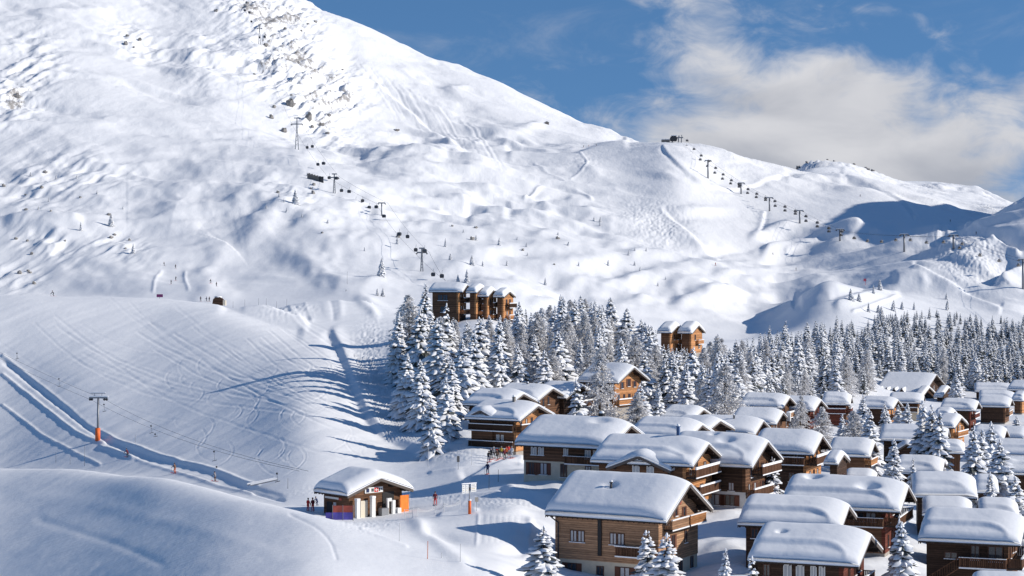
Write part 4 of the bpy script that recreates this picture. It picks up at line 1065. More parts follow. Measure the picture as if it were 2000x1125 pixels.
chalet('chalet', 'three storey dark chalet with satellite dish and two snowy balconies', (1488,846), (1458,913), (1539,903), 165, 243, 11.6,
   wall='wood_dark', gable='wood_brown', plinth='plaster_white', pe=3.6, thick=1.15, dents=[(.60,.34,.7,-.4),(.42,.12,.4,-.3),(.8,.6,.8,-.2)],
   gab=[(-.6,.2,.8,1.7,'db'),(-.1,-.5,.9,1.6,'db'),(.3,.3,1.0,1.4,'db'),(-.75,2.6,.6,1.9,'cb'),(-.3,2.6,.8,1.9,'cb',True),(.3,2.6,.9,1.9,'db',True),(.8,2.6,.6,1.9,'cb'),(-.6,5.4,.9,1.5,'cb'),(0,5.4,.9,1.5,'cb'),(.5,5.4,.9,1.5,'db')],
   balg=[(-.5,1.02,1.5,1.4,.28),(-1.0,.95,4.2,1.2,.2)], front=[(.62,2.4,.8,1.1,'cb'),(.82,2.4,.8,1.1,'cb'),(.60,4.0,1.3,1.4,'cb',True),(.8,4.0,1.3,1.4,'db',True)])
h5 = chalet('chalet', 'chalet with orange lit gable and long balcony heaped with snow', (1594,838), (1577,888), (1634,883), 112, 266, 10.4,
   wall='wood_dark', gable='wood_orange', plinth='wood_brown', thick=1.0, dents=[],
   gab=[(-.6,.1,.8,1.7,'db'),(-.1,.0,.9,1.9,'db'),(.4,.0,.9,1.8,'db'),(-.5,2.8,.8,1.8,'cb'),(.0,2.8,.9,1.9,'db'),(.5,2.8,.8,1.8,'cb')],
   balg=[(-1.0,1.05,1.7,1.5,.35)], balf=[(.35,1.0,1.7,1.0,.12)], front=[(.5,.3,.8,1.2,'cb'),(.8,.3,.8,1.2,'cb'),(.7,2.9,.8,1.3,'db')])
chalet('porch_house', 'small dark gabled annex with arched plaster wall beside the orange lit chalet', (1641,878), (1629,907), (1666,909), 24, 258, 6.0,
   wall='wood_dark', plinth='plaster_cream', plinth_h=3.0, thick=.7, gab=[(-.3,1.6,.9,1.5,'db'),(.4,1.6,.9,1.5,'db')], det=1, ovg=.6, step=False, cat='annex')
chalet('chalet', 'small brown chalet with flower box balcony behind the long balcony chalet', (1706,854), (1689,893), (1727,879), 76, 318, 9.0,
   wall='wood_brown', gable='wood_brown', thick=.95, gab=[(-.5,.2,.8,1.5,'db'),(0,-.2,.8,1.6,'db'),(.5,.2,.8,1.4,'cb')], balg=[(-.9,.95,1.7,1.1,.15,'wood_orange')], det=1)
chalet('chalet', 'broad reddish chalet with two snow dents on its roof and wraparound terrace', (1754,932), (1738,1000), (1807,984), 215, 222, 11.6,
   wall='wood_brown', gable='wood_red', thick=1.15, ovg=1.9, dents=[(.70,.42,.75,-.75),(.20,.12,.6,-.6)],
   gab=[(-.5,.1,.9,1.9,'db'),(.0,-.3,1.0,1.6,'cb'),(.5,.2,.9,1.5,'db'),(-.6,3.2,.8,1.5,'db'),(0,3.2,1.0,1.7,'cb'),(.6,3.2,.8,1.5,'db')], balg=[(-1.0,1.1,2.0,1.6,.14)], balf=[(.6,1.0,2.0,1.2,.05)],
   front=[(.72,.5,1.6,1.1,'db'),(.86,.5,1.2,1.1,'cb')])
chalet('chalet', 'low black chalet with steep thick roof snow in front of the reddish chalet', (1644,970), (1626,1029), (1688,1017), 188, 206, 10.6,
   wall='wood_dark', gable='wood_dark', thick=1.1, gab=[(-.45,.0,.7,.9,'cw'),(.2,.5,1.2,1.3,'db')], front=[(.1,.6,.8,1.1,'db'),(.4,.6,.8,1.1,'db')], step=True)
chalet('chalet', 'nearest low dark chalet with a small round hole in its roof snow', (1680,1027), (1655,1106), (1743,1076), 198, 182, 11.6,
   wall='wood_dark', gable='wood_red', plinth='wood_dark', thick=1.0, ovg=2.2, dents=[(.22,.36,.28,-.5)], 
   front=[(.35,.5,.8,1.6,'cw'),(.5,.5,.8,1.6,'cw'),(.66,.5,.6,1.6,'cw'),(.76,.5,.6,1.6,'cw'),(.1,.6,.7,1.2,'db')], gab=[(-.5,.2,.9,1.9,'db'),(.1,.1,1.0,1.9,'db'),(.5,.0,1.1,1.9,'db')], balg=[(-.9,.9,3.0,1.2,.1)])
h11 = chalet('chalet', 'black chalet at the right edge with outdoor stair and plank terrace', (1981,996), (1965,1059), (2038,1048), 178, 196, 11.0,
   wall='wood_dark', gable='wood_brown', plinth='wood_dark', thick=1.1, front=[(.3,1.3,1.3,.7,'db'),(.6,.5,.9,1.5,'db'),(.85,.5,1.5,1.6,'db')],
   gab=[(-.7,.2,.9,1.7,'cb'),(-.2,-.2,.9,1.8,'db'),(.3,.2,.9,1.6,'cb')], balf=[(.42,1.0,2.6,1.4,.05)], balg=[(-1.15,1.0,2.6,1.4,.12)])
r = h11['root']; m = MB()
xs = h11['w0'] + (h11['w1'] - h11['w0']) * .42; zt = h11['ew'] - 2.6; y0 = -h11['fd'] - 1.3
for k in range(11):
    m.box(xs - .28 * (k + 1), xs - .28 * k - .02, y0, y0 + 1.0, zt - .19 * (k + 1) - .05, zt - .19 * (k + 1))
m.build('stair', 'wood_vert', r)
m = MB()
for yy in (y0 - .04,):
    m.path([(xs, yy, zt + .95), (xs - 3.1, yy, zt - 2.1 + .95)], .05, 6); m.path([(xs, yy, zt - .1), (xs - 3.1, yy, zt - 2.2)], .09, 6)
    for k in range(14): 
        a = k / 13; m.tube((xs - 3.1 * a, yy, zt - 2.1 * a), (xs - 3.1 * a, yy, zt - 2.1 * a + .93), .03, .03, 5)
m.build('stair_railing', 'wood_vert', r)
chalet('chalet', 'smooth roofed dark chalet half hidden behind the right edge chalet', (1892,921), (1889,972), (1918,976), 118, 243, 10.2, thick=1.15, wall='wood_dark', front=[(.3,.6,.8,1.1,'db'),(.7,.6,.8,1.1,'db')], gab=[(0,.2,1.2,1.4,'db')], det=1)
chalet('shed', 'low shed roof just below the smooth roofed dark chalet', (1887,968), (1884,1000), (1909,999), 90, 224, 7.0, thick=.9, wall='wood_dark', step=False, det=1, cat='shed')
chalet('chalet', 'dark gabled chalet right of the wide spruce in the village middle', (1829,889), (1826,922), (1862,921), 84, 292, 9.6, wall='wood_dark', thick=.95, gab=[(-.3,.2,1.0,1.2,'db'),(.3,.2,.9,1.2,'db')], det=1)
chalet('barn', 'narrow upright plank barn between two spruces', (1878,857), (1874,886), (1892,884), 52, 332, 7.0, wall='wood_vert', thick=.95, plinth='wood_vert', gab=[(0,.5,.8,1.0,'db')], det=1, step=True, cat='barn')
chalet('chalet', 'chalet whose plain roof reaches the right edge above the village lane', (2045,858), (2030,893), (2072,890), 135, 332, 10.5, wall='wood_dark', thick=.95, det=1, chim=[(.2,-.3,.4,.3)])
chalet('chalet', 'chalet at the right edge with two grey roof lights under snow', (2055,893), (2040,922), (2080,918), 112, 300, 9.5, wall='wood_dark', thick=.9, det=1, dents=[(.25,.5,.9,.35)])
chalet('chalet', 'dark chalet with yellow balcony band beside the forest, top village row', (1534,767), (1521,795), (1563,794), 80, 385, 11.0, wall='wood_dark', gable='wood_brown', thick=1.0,
   gab=[(-.4,.2,.7,1.6,'cb'),(.1,.0,.7,1.6,'db'),(.4,3.0,.9,1.4,'cb')], balg=[(-.2,1.05,2.4,1.2,.3,'wood_tan')], det=1)
chalet('chalet', 'small chalet with three pale shutters under its peak, second row top', (1517,796), (1508,828), (1550,826), 84, 348, 10.6, wall='wood_dark', gable='wood_brown', thick=.95,
   gab=[(-.5,.2,.7,1.6,'cb'),(-.05,-.2,.8,1.9,'cb'),(.4,.2,.6,1.4,'db')], det=1, chim=[(1.02,.7,.2,.7,'plaster_white')])
chalet('chalet', 'dark red chalet with bright shuttered door beside the leaning larch', (1596,773), (1582,802), (1624,801), 62, 392, 11.0, wall='wood_dark', gable='wood_red', thick=1.0,
   gab=[(-.4,.0,.9,1.4,'cw'),(.2,.0,.9,1.2,'db'),(-.3,3.0,.8,1.5,'cw'),(.1,3.0,.8,1.5,'cw'),(.5,3.0,.8,1.5,'cw')], balg=[(-.9,1.0,1.8,1.1,.0,'wood_red'),(-.9,1.0,4.7,1.1,.22,'wood_red')], det=1)
chalet('chalet', 'tall narrow red brown chalet with thick snow hat at the top row right end', (1655,765), (1653,791), (1673,790), 52, 425, 9.5, wall='wood_red', gable='wood_brown', thick=1.1,
   gab=[(-.2,.2,.8,1.4,'cb'),(.4,.2,.8,1.4,'db')], balf=[(.0,1.0,2.0,1.0,.2,'wood_red')], balg=[(-1,.9,2.0,1.0,.2,'wood_red')], det=1)
chalet('chalet', 'chalet with a thin metal chimney on its broad roof in the village middle', (1488,812), (1466,843), (1515,840), 118, 322, 11.2, wall='wood_dark', gable='wood_brown', thick=.95,
   gab=[(-.2,-.4,.7,1.1,'db'),(.25,-.4,.7,1.1,'db')], det=1, chim=[(.58,-.3,.75,.22,'metal_dark')], step=False)
chalet('chalet', 'chalet with black open triangle gable left of the metal chimney chalet', (1355,816), (1334,858), (1407,849), 112, 290, 12.0, wall='wood_dark', gable='wood_dark', thick=1.15, det=2, gab=[(0,-.4,1.2,1.0,'db')])
chalet('chalet', 'small brown gable peeping out below the frosted larch', (1366,791), (1345,818), (1402,813), 62, 352, 11.0, wall='wood_dark', gable='wood_brown', thick=.95, det=1)
chalet('chalet', 'bright orange timber chalet standing in the forest edge above the village', (1229,708), (1204,748), (1272,744), 76, 372, 12.0, wall='wood_dark', gable='wood_orange', thick=1.0, ovg=1.6,
   gab=[(-.45,.3,.8,1.3,'db',True),(.05,-.2,.9,1.5,'db',True),(.5,.3,.8,1.2,'db',True),(-.7,2.7,.8,1.1,'db'),(-.3,2.7,.7,1.1,'db'),(.1,2.7,.9,1.1,'db'),(.55,2.7,.7,1.1,'cb')], balg=[(-.98,.98,4.6,1.0,.22,'wood_orange')], det=2)
chalet('chalet', 'dark weathered chalet between copper coloured chalet and single slim spruce', (1063,749), (1049,779), (1110,783), 88, 346, 11.5, wall='wood_dark', gable='wood_brown', thick=.95,
   gab=[(-.3,.0,.7,1.5,'db'),(.1,-.3,.7,1.5,'db'),(-.1,3,.8,1.3,'db'),(.5,2.6,.9,1.4,'cb')], det=1, chim=[(.48,-.1,.3,.3)])
chalet('chalet', 'chalet with two snowy balcony rails hidden behind the single spruce', (1121,745), (1104,778), (1169,778), 66, 354, 11.5, wall='wood_dark', gable='wood_dark', thick=.95,
   gab=[(.2,.1,.8,1.5,'db'),(.6,.3,.8,1.3,'db')], balg=[(.0,1.0,2.0,1.1,.3),(.0,1.0,4.4,1.1,.25)], det=1)
chalet('chalet', 'low roofed chalet showing only a black gable tip behind the copper coloured chalet', (1005,759), (990,789), (1054,786), 86, 328, 11.0, wall='wood_dark', thick=.95, det=1)
chalet('chalet', 'copper coloured chalet with small front gable and full width balconies, village left end', (1044,782), (1014,822), (1087,818), 107, 306, 11.8, wall='wood_brown', gable='wood_orange', thick=.9,
   gab=[(-.7,.3,.6,1.3,'db'),(-.35,.1,.6,1.3,'cb'),(0,.0,.6,1.3,'db'),(.4,.1,.8,1.2,'db')], balf=[(.0,1.0,1.9,1.1,.1,'wood_dark'),(.0,1.0,4.6,1.1,.1,'wood_dark')], balg=[(-1.0,1.0,1.9,1.0,.16,'wood_brown')],
   front=[(.3,2.6,.5,1.4,'cw'),(.6,2.6,.6,1.4,'cw'),(.7,2.6,.5,1.4,'cw'),(.45,.3,.6,.9,'cb')], cross=(.28, 2.5, 1.2, .25, -.1, [(.1, .0, .8, .8, 'cb')]), chim=[(.62,-.18,1.0,.4)], det=2)
# far right cluster
chalet('sports_hall', 'large dark hall with wide low gable at the forest foot', (1823,727), (1784,753), (1872,749), 86, 560, 30.0, wall='wood_dark', plinth='plaster_grey', thick=.7, ovg=1.5,
   gab=[(-.3,-1.2,1.4,2.2,'cb'),(-.05,-1.6,1.4,2.4,'db'),(.2,-1.6,1.4,2.4,'cb'),(-.1,1.8,1.6,1.8,'db'),(-.5,1.8,1.6,1.6,'cb')], det=1, step=False, cat='hall', group='large buildings at the forest foot',
   cross=[(.10 + .155 * k, 1.15, 1.9, -.1, .6, [(0, -.5, 1.0, 1.4, 'cb')]) for k in range(4)])
chalet('annex', 'low annex with zigzag snowy roof in front of the large hall', (1812,752), (1792,765), (1838,764), 14, 548, 14.0, wall='wood_dark', thick=.8, det=1, step=False, cat='annex', group='large buildings at the forest foot', gab=[(-.3,1,1.5,1.4,'cb')])
chalet('annex', 'right half of the zigzag roofed annex below the hall peak', (1846,752), (1830,765), (1876,766), 14, 546, 14.0, wall='wood_dark', thick=.8, det=1, step=False, cat='annex', group='large buildings at the forest foot', gab=[(.2,1,1.5,1.4,'db')])
S = dict(det=1, thick=1.0)
chalet('chalet', 'chalet with cream garage floor below the hall', (1805,766), (1795,783), (1814,776), 62, 470, 9.0, wall='wood_brown', plinth='plaster_cream', plinth_h=2.8, gab=[(0,.4,1,1.4,'cb')], balf=[(.3,1,2.2,1,.2)], front=[(.5,.5,.8,1.1,'db')], **S)
chalet('chalet', 'brown chalet partly hidden by two slim spruces left of the hall', (1752,774), (1736,796), (1771,789), 60, 440, 10.0, wall='wood_dark', gable='wood_orange', gab=[(-.4,.4,.8,1.4,'db'),(.2,.2,.8,1.4,'cb')], balg=[(-1,1,2.4,1,.1)], **S)
chalet('chalet', 'red chalet with three white balcony bands right of the tall double spruce', (1907,778), (1895,797), (1927,795), 62, 450, 10.0, wall='wood_dark', gable='wood_red', gab=[(-.4,.2,.8,1.4,'cw'),(.2,.2,.8,1.4,'db'),(0,3.2,1,1.4,'cw')], balg=[(-.8,.9,2.0,1,.25,'wood_red'),(-.8,.9,4.6,1,.25,'wood_red')], **S)
chalet('chalet', 'chalet with a lit golden gable window near the right edge', (1971,773), (1962,791), (1990,790), 56, 470, 9.6, wall='wood_dark', gable='wood_brown', gab=[(-.3,.2,.8,1.5,'db'),(.2,.0,1.0,1.6,'cb')], balg=[(-.8,.9,2.2,1,.15,'wood_tan')], **S)
chalet('chalet', 'upper of two stacked roofs right of the hall at the forest edge', (1978,747), (1974,761), (1988,760), 74, 560, 10.0, wall='wood_dark', gable='wood_dark', **S)
chalet('chalet', 'lower of two stacked roofs right of the hall', (1978,762), (1973,777), (1990,776), 64, 520, 9.0, wall='wood_dark', gable='wood_brown', **S)
chalet('chalet', 'copper chalet cut by the right edge below the forest', (2003,763), (1990,777), (2022,776), 20, 500, 9.0, wall='wood_brown', gable='wood_orange', gab=[(-.3,.2,.9,1.2,'db')], **S)
chalet('chalet', 'dark roof cut by the right edge at the foot of the forest', (2012,742), (1998,757), (2034,757), 34, 545, 11.0, wall='wood_dark', **S)
chalet('chalet', 'golden brown chalet with wide gable and window row between the spruces on the right', (1870,807), (1854,830), (1901,828), 34, 402, 10.6, wall='wood_brown', gable='wood_orange', ovg=1.5,
   gab=[(-.6,.2,.6,1.5,'cw'),(-.2,.0,.7,1.6,'db'),(.2,.0,.7,1.6,'cw'),(.6,.3,.6,1.3,'db'),(-.5,3,.8,1.4,'cw'),(0,3,.8,1.4,'db'),(.5,3,.8,1.4,'cw')], balg=[(-.9,.95,2.1,1,.2,'wood_orange')], **S)
chalet('chalet', 'small roof peak just above the golden brown chalet', (1861,795), (1848,811), (1880,809), 30, 432, 8.5, wall='wood_dark', **S)
chalet('chalet', 'chalet with dark red gable right of the leafy spruce group', (1961,830), (1948,852), (1983,849), 56, 372, 9.6, wall='wood_dark', gable='wood_red', gab=[(-.2,.2,.8,1.2,'db'),(.3,.2,.8,1.2,'db')], **S)
chalet('chalet', 'roof crossing the right edge beside the dark red gable', (2006,832), (1994,851), (2026,850), 46, 384, 9.0, wall='wood_dark', **S)
chalet('chalet', 'broad chalet behind the tall spruces with a dark front gable', (1850,829), (1836,860), (1868,856), 122, 352, 11.0, wall='wood_dark', det=1, thick=.95,
   cross=(.42, 3.3, 2.3, -2.6, 2.2, []))
chalet('shed', 'snow buried shed roof between the annex and the wide spruce', (1706,914), (1700,938), (1724,934), 56, 272, 6.0, wall='wood_dark', thick=.9, det=1, step=False, cat='shed')
chalet('chalet', 'low roof seen right of the smooth roofed chalet behind young spruces', (1940,925), (1936,950), (1958,948), 42, 268, 8.0, wall='wood_dark', **S)
chalet('chalet', 'roof strip behind the right edge chalet, under the group of spruces', (1978,971), (1974,997), (1998,996), 72, 236, 8.0, wall='wood_dark', thick=1.0, det=1)
chalet('shed', 'snowy shed roof at the very bottom right corner', (2012,1117), (2000,1146), (2040,1140), 112, 172, 7.0, wall='wood_dark', thick=.9, det=1, cat='shed', step=False)
chalet('chalet', 'mostly hidden chalet, only its flat snow crest showing above the roofs', (1398,812), (1372,838), (1440,836), 70, 312, 10.0, wall='wood_dark', thick=.9, det=1)
# red twin gable house in the forest and the upper hotel
for k, (A, E, G, lb) in enumerate([((1320,627),(1308,650),(1340,646),'left half of the red twin gabled house in the upper forest'),((1360,626),(1348,651),(1381,651),'right half of the red twin gabled house in the upper forest')]):
    chalet('chalet', lb, A, E, G, 26, 480 + k * 1, 9.8, wall='wood_brown', gable='wood_orange', thick=1.25, det=1, step=False, group='red twin gabled house', gab=[(-.3,.6,.9,1.4,'db'),(.4,2.8,.9,1.4,'cb')],
           balg=[(-.2,.8,3.0,.8,.1,'wood_orange')])
for k, (A, E, G, l, lb) in enumerate([((909,550),(904,570),(921,567),66,'long left wing of the timber hotel on the hill'),((937,553),(931,571),(953,577),20,'second gable of the timber hotel on the hill'),
                              ((962,558),(953,579),(974,577),20,'third gable of the timber hotel on the hill'),((991,561),(984,580),(1007,586),20,'rightmost gable of the timber hotel on the hill')]):
    chalet('hotel_wing', lb, A, E, G, l, 452 + k * .6, 7.0, wall='wood_brown', gable='wood_orange', thick=1.1 if k else .8, det=1, step=False, cat='hotel', group='timber hotel on the hill', plinth='wood_brown',
           gab=[(-.4,.6,.8,1.7,'db'),(.3,.6,.8,1.7,'db'),(-.3,3.4,.8,1.5,'cb'),(.3,3.4,.8,1.5,'db')], balg=[(-.6,.95,2.6,1.1,.2,'wood_dark'),(-.6,.95,5.4,1.0,.15,'wood_orange')], front=[(.3,.8,1.2,1.4,'db'),(.5,.8,1.2,1.4,'db'),(.4,3.6,1.2,1.4,'db')] if k == 0 else [])
# ------------------------------------------------------------------ trees
def spruce_mesh(seed, ratio=0.26, snow=0.8, dense=1.0, sparse_top=False, fine=1.0):
    """unit-height snow laden spruce. returns trunk mesh, crown mesh (needles), snow mesh"""
    rs = np.random.RandomState(seed)
    R0 = ratio
    # trunk
    m = MB(); m.tube((0, 0, -0.06), (0, 0, 0.5), 0.016, 0.009, 7, caps=False); m.tube((0, 0, 0.5), (0.002, 0, 0.985), 0.009, 0.002, 6)
    trunk = m.mesh('trunk', 'bark')
    gv, gf, sv, sf = [], [], [], []
    n_wh = int(34 * dense)
    lean = rs.uniform(-.01, .01, 2)
    asym = rs.uniform(0, 6.28)
    for w in range(n_wh):
        t = (w + rs.uniform(-.3, .3)) / n_wh
        z = 0.05 + 0.93 * t
        prof = (1 - t) ** 0.85 * (1 - 0.25 * math.exp(-t * 9)) + 0.015
        r = R0 * prof * rs.uniform(0.82, 1.15)
        nb = max(5, int((6 + 12 * (1 - t)) * dense))
        a0 = rs.uniform(0, 6.28)
        for k in range(nb):
            if rs.rand() < 0.09: continue
            a = a0 + 6.283 * k / nb + rs.uniform(-.28, .28)
            l = r * rs.choice([rs.uniform(.45, .8), rs.uniform(0.82, 1.1)], p=[.3, .7]) * (1 + 0.14 * math.cos(a - asym))
            zz = z + rs.uniform(-.022, .022)
            up = 0.02 - 0.72 * (1 - t * .8) * rs.uniform(0.7, 1.2)
            ca, sa = math.cos(a), math.sin(a)
            wd = (0.30 + 0.12 * rs.rand()) * l * (0.8 + 0.5 * t) + 0.006
            n_st = 4
            st = []
            for q in range(n_st + 1):
                s = q / n_st
                rr = 0.01 + l * s
                dz = up * l * s - 0.35 * l * s * s * (1 - t * .5) + (0.10 * l * s ** 4)
                ww = wd * (0.35 + 0.65 * math.sin(math.pi * min(1, 0.25 + s * .75)) ) * (1.0 if q < n_st else 0.25)
                jx = rs.uniform(-.14, .14) * ww
                st.append((rr, zz + dz, ww, jx))
            b = len(gv)
            # green: drooping side fringes
            for (rr, z_, ww, jx) in st:
                cx, cy = rr * ca - jx * sa, rr * sa + jx * ca
                gv += [(cx - sa * ww * .62, cy + ca * ww * .62, z_ - ww * rs.uniform(.35, .75)), (cx, cy, z_ + .002), (cx + sa * ww * .62, cy - ca * ww * .62, z_ - ww * rs.uniform(.35, .75))]
            for q in range(n_st):
                o = b + q * 3
                gf += [(o, o + 1, o + 4, o + 3), (o + 1, o + 2, o + 5, o + 4)]
            if rs.rand() > snow: continue
            # snow pad: clumps along the branch
            b = len(sv)
            th0 = 0.009 + 0.16 * wd + 0.003 * rs.rand()
            pads = []
            s0 = rs.uniform(.02, .22)
            for q in range(n_st + 1):
                s = s0 + (1.04 - s0) * q / n_st
                i0 = min(int(s * n_st), n_st - 1); f = s * n_st - i0
                rr = st[i0][0] * (1 - f) + st[i0 + 1][0] * f; z_ = st[i0][1] * (1 - f) + st[i0 + 1][1] * f
                ww = (st[i0][2] * (1 - f) + st[i0 + 1][2] * max(f, 0)) * rs.uniform(.60, .98)
                if q == 0 or q == n_st: ww *= .35
                jx = rs.uniform(-.25, .25) * ww
                cx, cy = rr * ca - jx * sa, rr * sa + jx * ca
                th = th0 * rs.uniform(.6, 1.35) * (0.4 if q in (0, n_st) else 1)
                sv.extend([(cx - sa * ww, cy + ca * ww, z_ - ww * .42), (cx - sa * ww * .5, cy + ca * ww * .5, z_ + th * .75), (cx + sa * ww * .1, cy - ca * ww * .1, z_ + th),
                           (cx + sa * ww * .6, cy - ca * ww * .6, z_ + th * .6), (cx + sa * ww, cy - ca * ww, z_ - ww * .42)])
            for q in range(n_st):
                o = b + q * 5
                for c in range(4): sf.append((o + c, o + c + 1, o + c + 6, o + c + 5))
    # snowy tip
    m2 = MB(); m2.ball((lean[0], lean[1], 0.975), 0.008, 0.008, 0.03, 6, 5)
    o = len(sv); sv += m2.v
    sfq = list(sf)
    tri = [tuple(o + i for i in f) for f in m2.f]
    def mk(name, vs, fs, mat, extra=()):
        me = bpy.data.meshes.new(name); me.from_pydata([tuple(v) for v in vs], [], fs + list(extra)); me.materials.append(MATS[mat])
        me.polygons.foreach_set('use_smooth', [name == 'branch_snow'] * len(me.polygons)); me.update(); return me
    return trunk, mk('crown', gv, gf, 'needles'), mk('branch_snow', sv, sfq, 'tree_snow', tri)
def larch_mesh(seed, ratio=0.24):
    """unit height bare larch white with hoar frost: limbs and many fine twigs"""
    rs = np.random.RandomState(seed)
    m = MB(); m.tube((0, 0, -0.06), (0, 0, 0.5), 0.015, 0.008, 7, caps=False); m.tube((0, 0, 0.5), (0, 0, 0.98), 0.008, 0.002, 6)
    trunk = m.mesh('trunk', 'bark')
    lv, lf, tv, tf = [], [], [], []
    for w in range(210):
        t = rs.rand() ** 0.9; z = .07 + .9 * t
        prof = (1 - t) ** .7 * (0.55 + 0.45 * min(1, t * 5)) + .02
        a = rs.uniform(0, 6.28); l = ratio * prof * rs.uniform(.6, 1.15)
        ca, sa = math.cos(a), math.sin(a)
        pts = []
        for q in range(5):
            s = q / 4
            pts.append(np.array([ca * l * s, sa * l * s, z + l * (0.25 * s - 0.45 * s * s) + 0.02 * rs.randn() * l]))
        for p, q in zip(pts[:-1], pts[1:]):
            b = len(lv); n = np.array([-sa, ca, 0]) * .0022
            lv += [tuple(p - n), tuple(p + n), tuple(q + n * .6), tuple(q - n * .6), tuple(p + np.array([0, 0, .004])), tuple(q + np.array([0, 0, .003]))]
            lf += [(b, b + 1, b + 2, b + 3), (b, b + 3, b + 5, b + 4), (b + 1, b + 4, b + 5, b + 2)]
        for q in range(38):
            s = rs.uniform(.10, 1.05); i0 = min(int(s * 4), 3); f = s * 4 - i0
            p = pts[i0] * (1 - f) + pts[i0 + 1] * f
            d = np.array([ca * .5, sa * .5, -.25]) + rs.randn(3) * .6; d /= np.linalg.norm(d)
            ll = rs.uniform(.015, .04) * (1.25 - .5 * t)
            e = p + d * ll; nrm = np.cross(d, rs.randn(3)); nrm /= np.linalg.norm(nrm) + 1e-6
            wv = nrm * rs.uniform(.0035, .0070)
            mid = p + d * ll * .6
            b = len(tv); tv += [tuple(p), tuple(mid + wv), tuple(e), tuple(mid - wv)]; tf.append((b, b + 1, b + 2, b + 3))
    def mk(name, vs, fs, mat):
        me = bpy.data.meshes.new(name); me.from_pydata(vs, [], fs); me.materials.append(MATS[mat]); me.update(); return me
    return trunk, mk('limbs', lv, lf, 'frosted_bark'), mk('frosted_twigs', tv, tf, 'frost')
SPR = [spruce_mesh(11, .23, .97), spruce_mesh(12, .26, .95), spruce_mesh(13, .21, .98), spruce_mesh(14, .28, .93, 1.1), spruce_mesh(15, .24, .98, .9), spruce_mesh(16, .19, .94), spruce_mesh(17, .30, .96, .85), spruce_mesh(18, .17, .97, 1.1), spruce_mesh(19, .22, .9, .75)]
SPD = [spruce_mesh(21, .22, .8), spruce_mesh(22, .25, .75, .9)]      # darker, less snow
LAR = [larch_mesh(31), larch_mesh(32, .2), larch_mesh(33, .28)]
TREES = []    # (root, px, Y, H, kind)
def nearest_house(x, y):
    best = None
    for (hx, hy, hr, lb) in HOUSES:
        d = math.hypot(hx - x, hy - y)
        if best is None or d < best[0]: best = (d, hx, hy, lb)
    return best
def put_tree(px, Y, Hm, kind='s', var=None, label=None, group=None, name=None, parts=True, wide=1.0, z=None):
    g = gp(px, Y)
    if kind == 's': vs, nm, cat = SPR, 'spruce_tree', 'spruce'
    elif kind == 'd': vs, nm, cat = SPD, 'spruce_tree', 'spruce'
    else: vs, nm, cat = LAR, 'larch_tree', 'larch'
    k = random.randrange(len(vs)) if var is None else var
    t3 = vs[k % len(vs)]
    root = bpy.data.objects.new(name or nm, None); COL.objects.link(root)
    root.location = (g.x, g.y, (g.z if z is None else z) - 0.2)
    root.rotation_euler = (random.uniform(-.045, .045), random.uniform(-.045, .045), random.uniform(0, 6.28))
    sx = Hm * wide * random.uniform(.92, 1.1)
    root.scale = (sx, sx, Hm)
    for nmp, me in zip(('trunk', 'crown' if kind != 'l' else 'limbs', 'branch_snow' if kind != 'l' else 'frosted_twigs'), t3):
        o = bpy.data.objects.new(nmp, me); COL.objects.link(o); o.parent = root
        if nmp in ('limbs', 'frosted_twigs', 'branch_snow', 'crown'): o['kind'] = 'stuff'
    tag(root, label, cat, group)
    TREES.append((root, px, Y, Hm, kind, k))
    return root
def top_tree(px, py_top, Y, kind='s', label=None, group=None, **kw):
    g = gp(px, Y); zt = (HZ - py_top) / F * Y
    return put_tree(px, Y, max(1.5, zt - g.z + .2), kind, label=label, group=group, **kw)
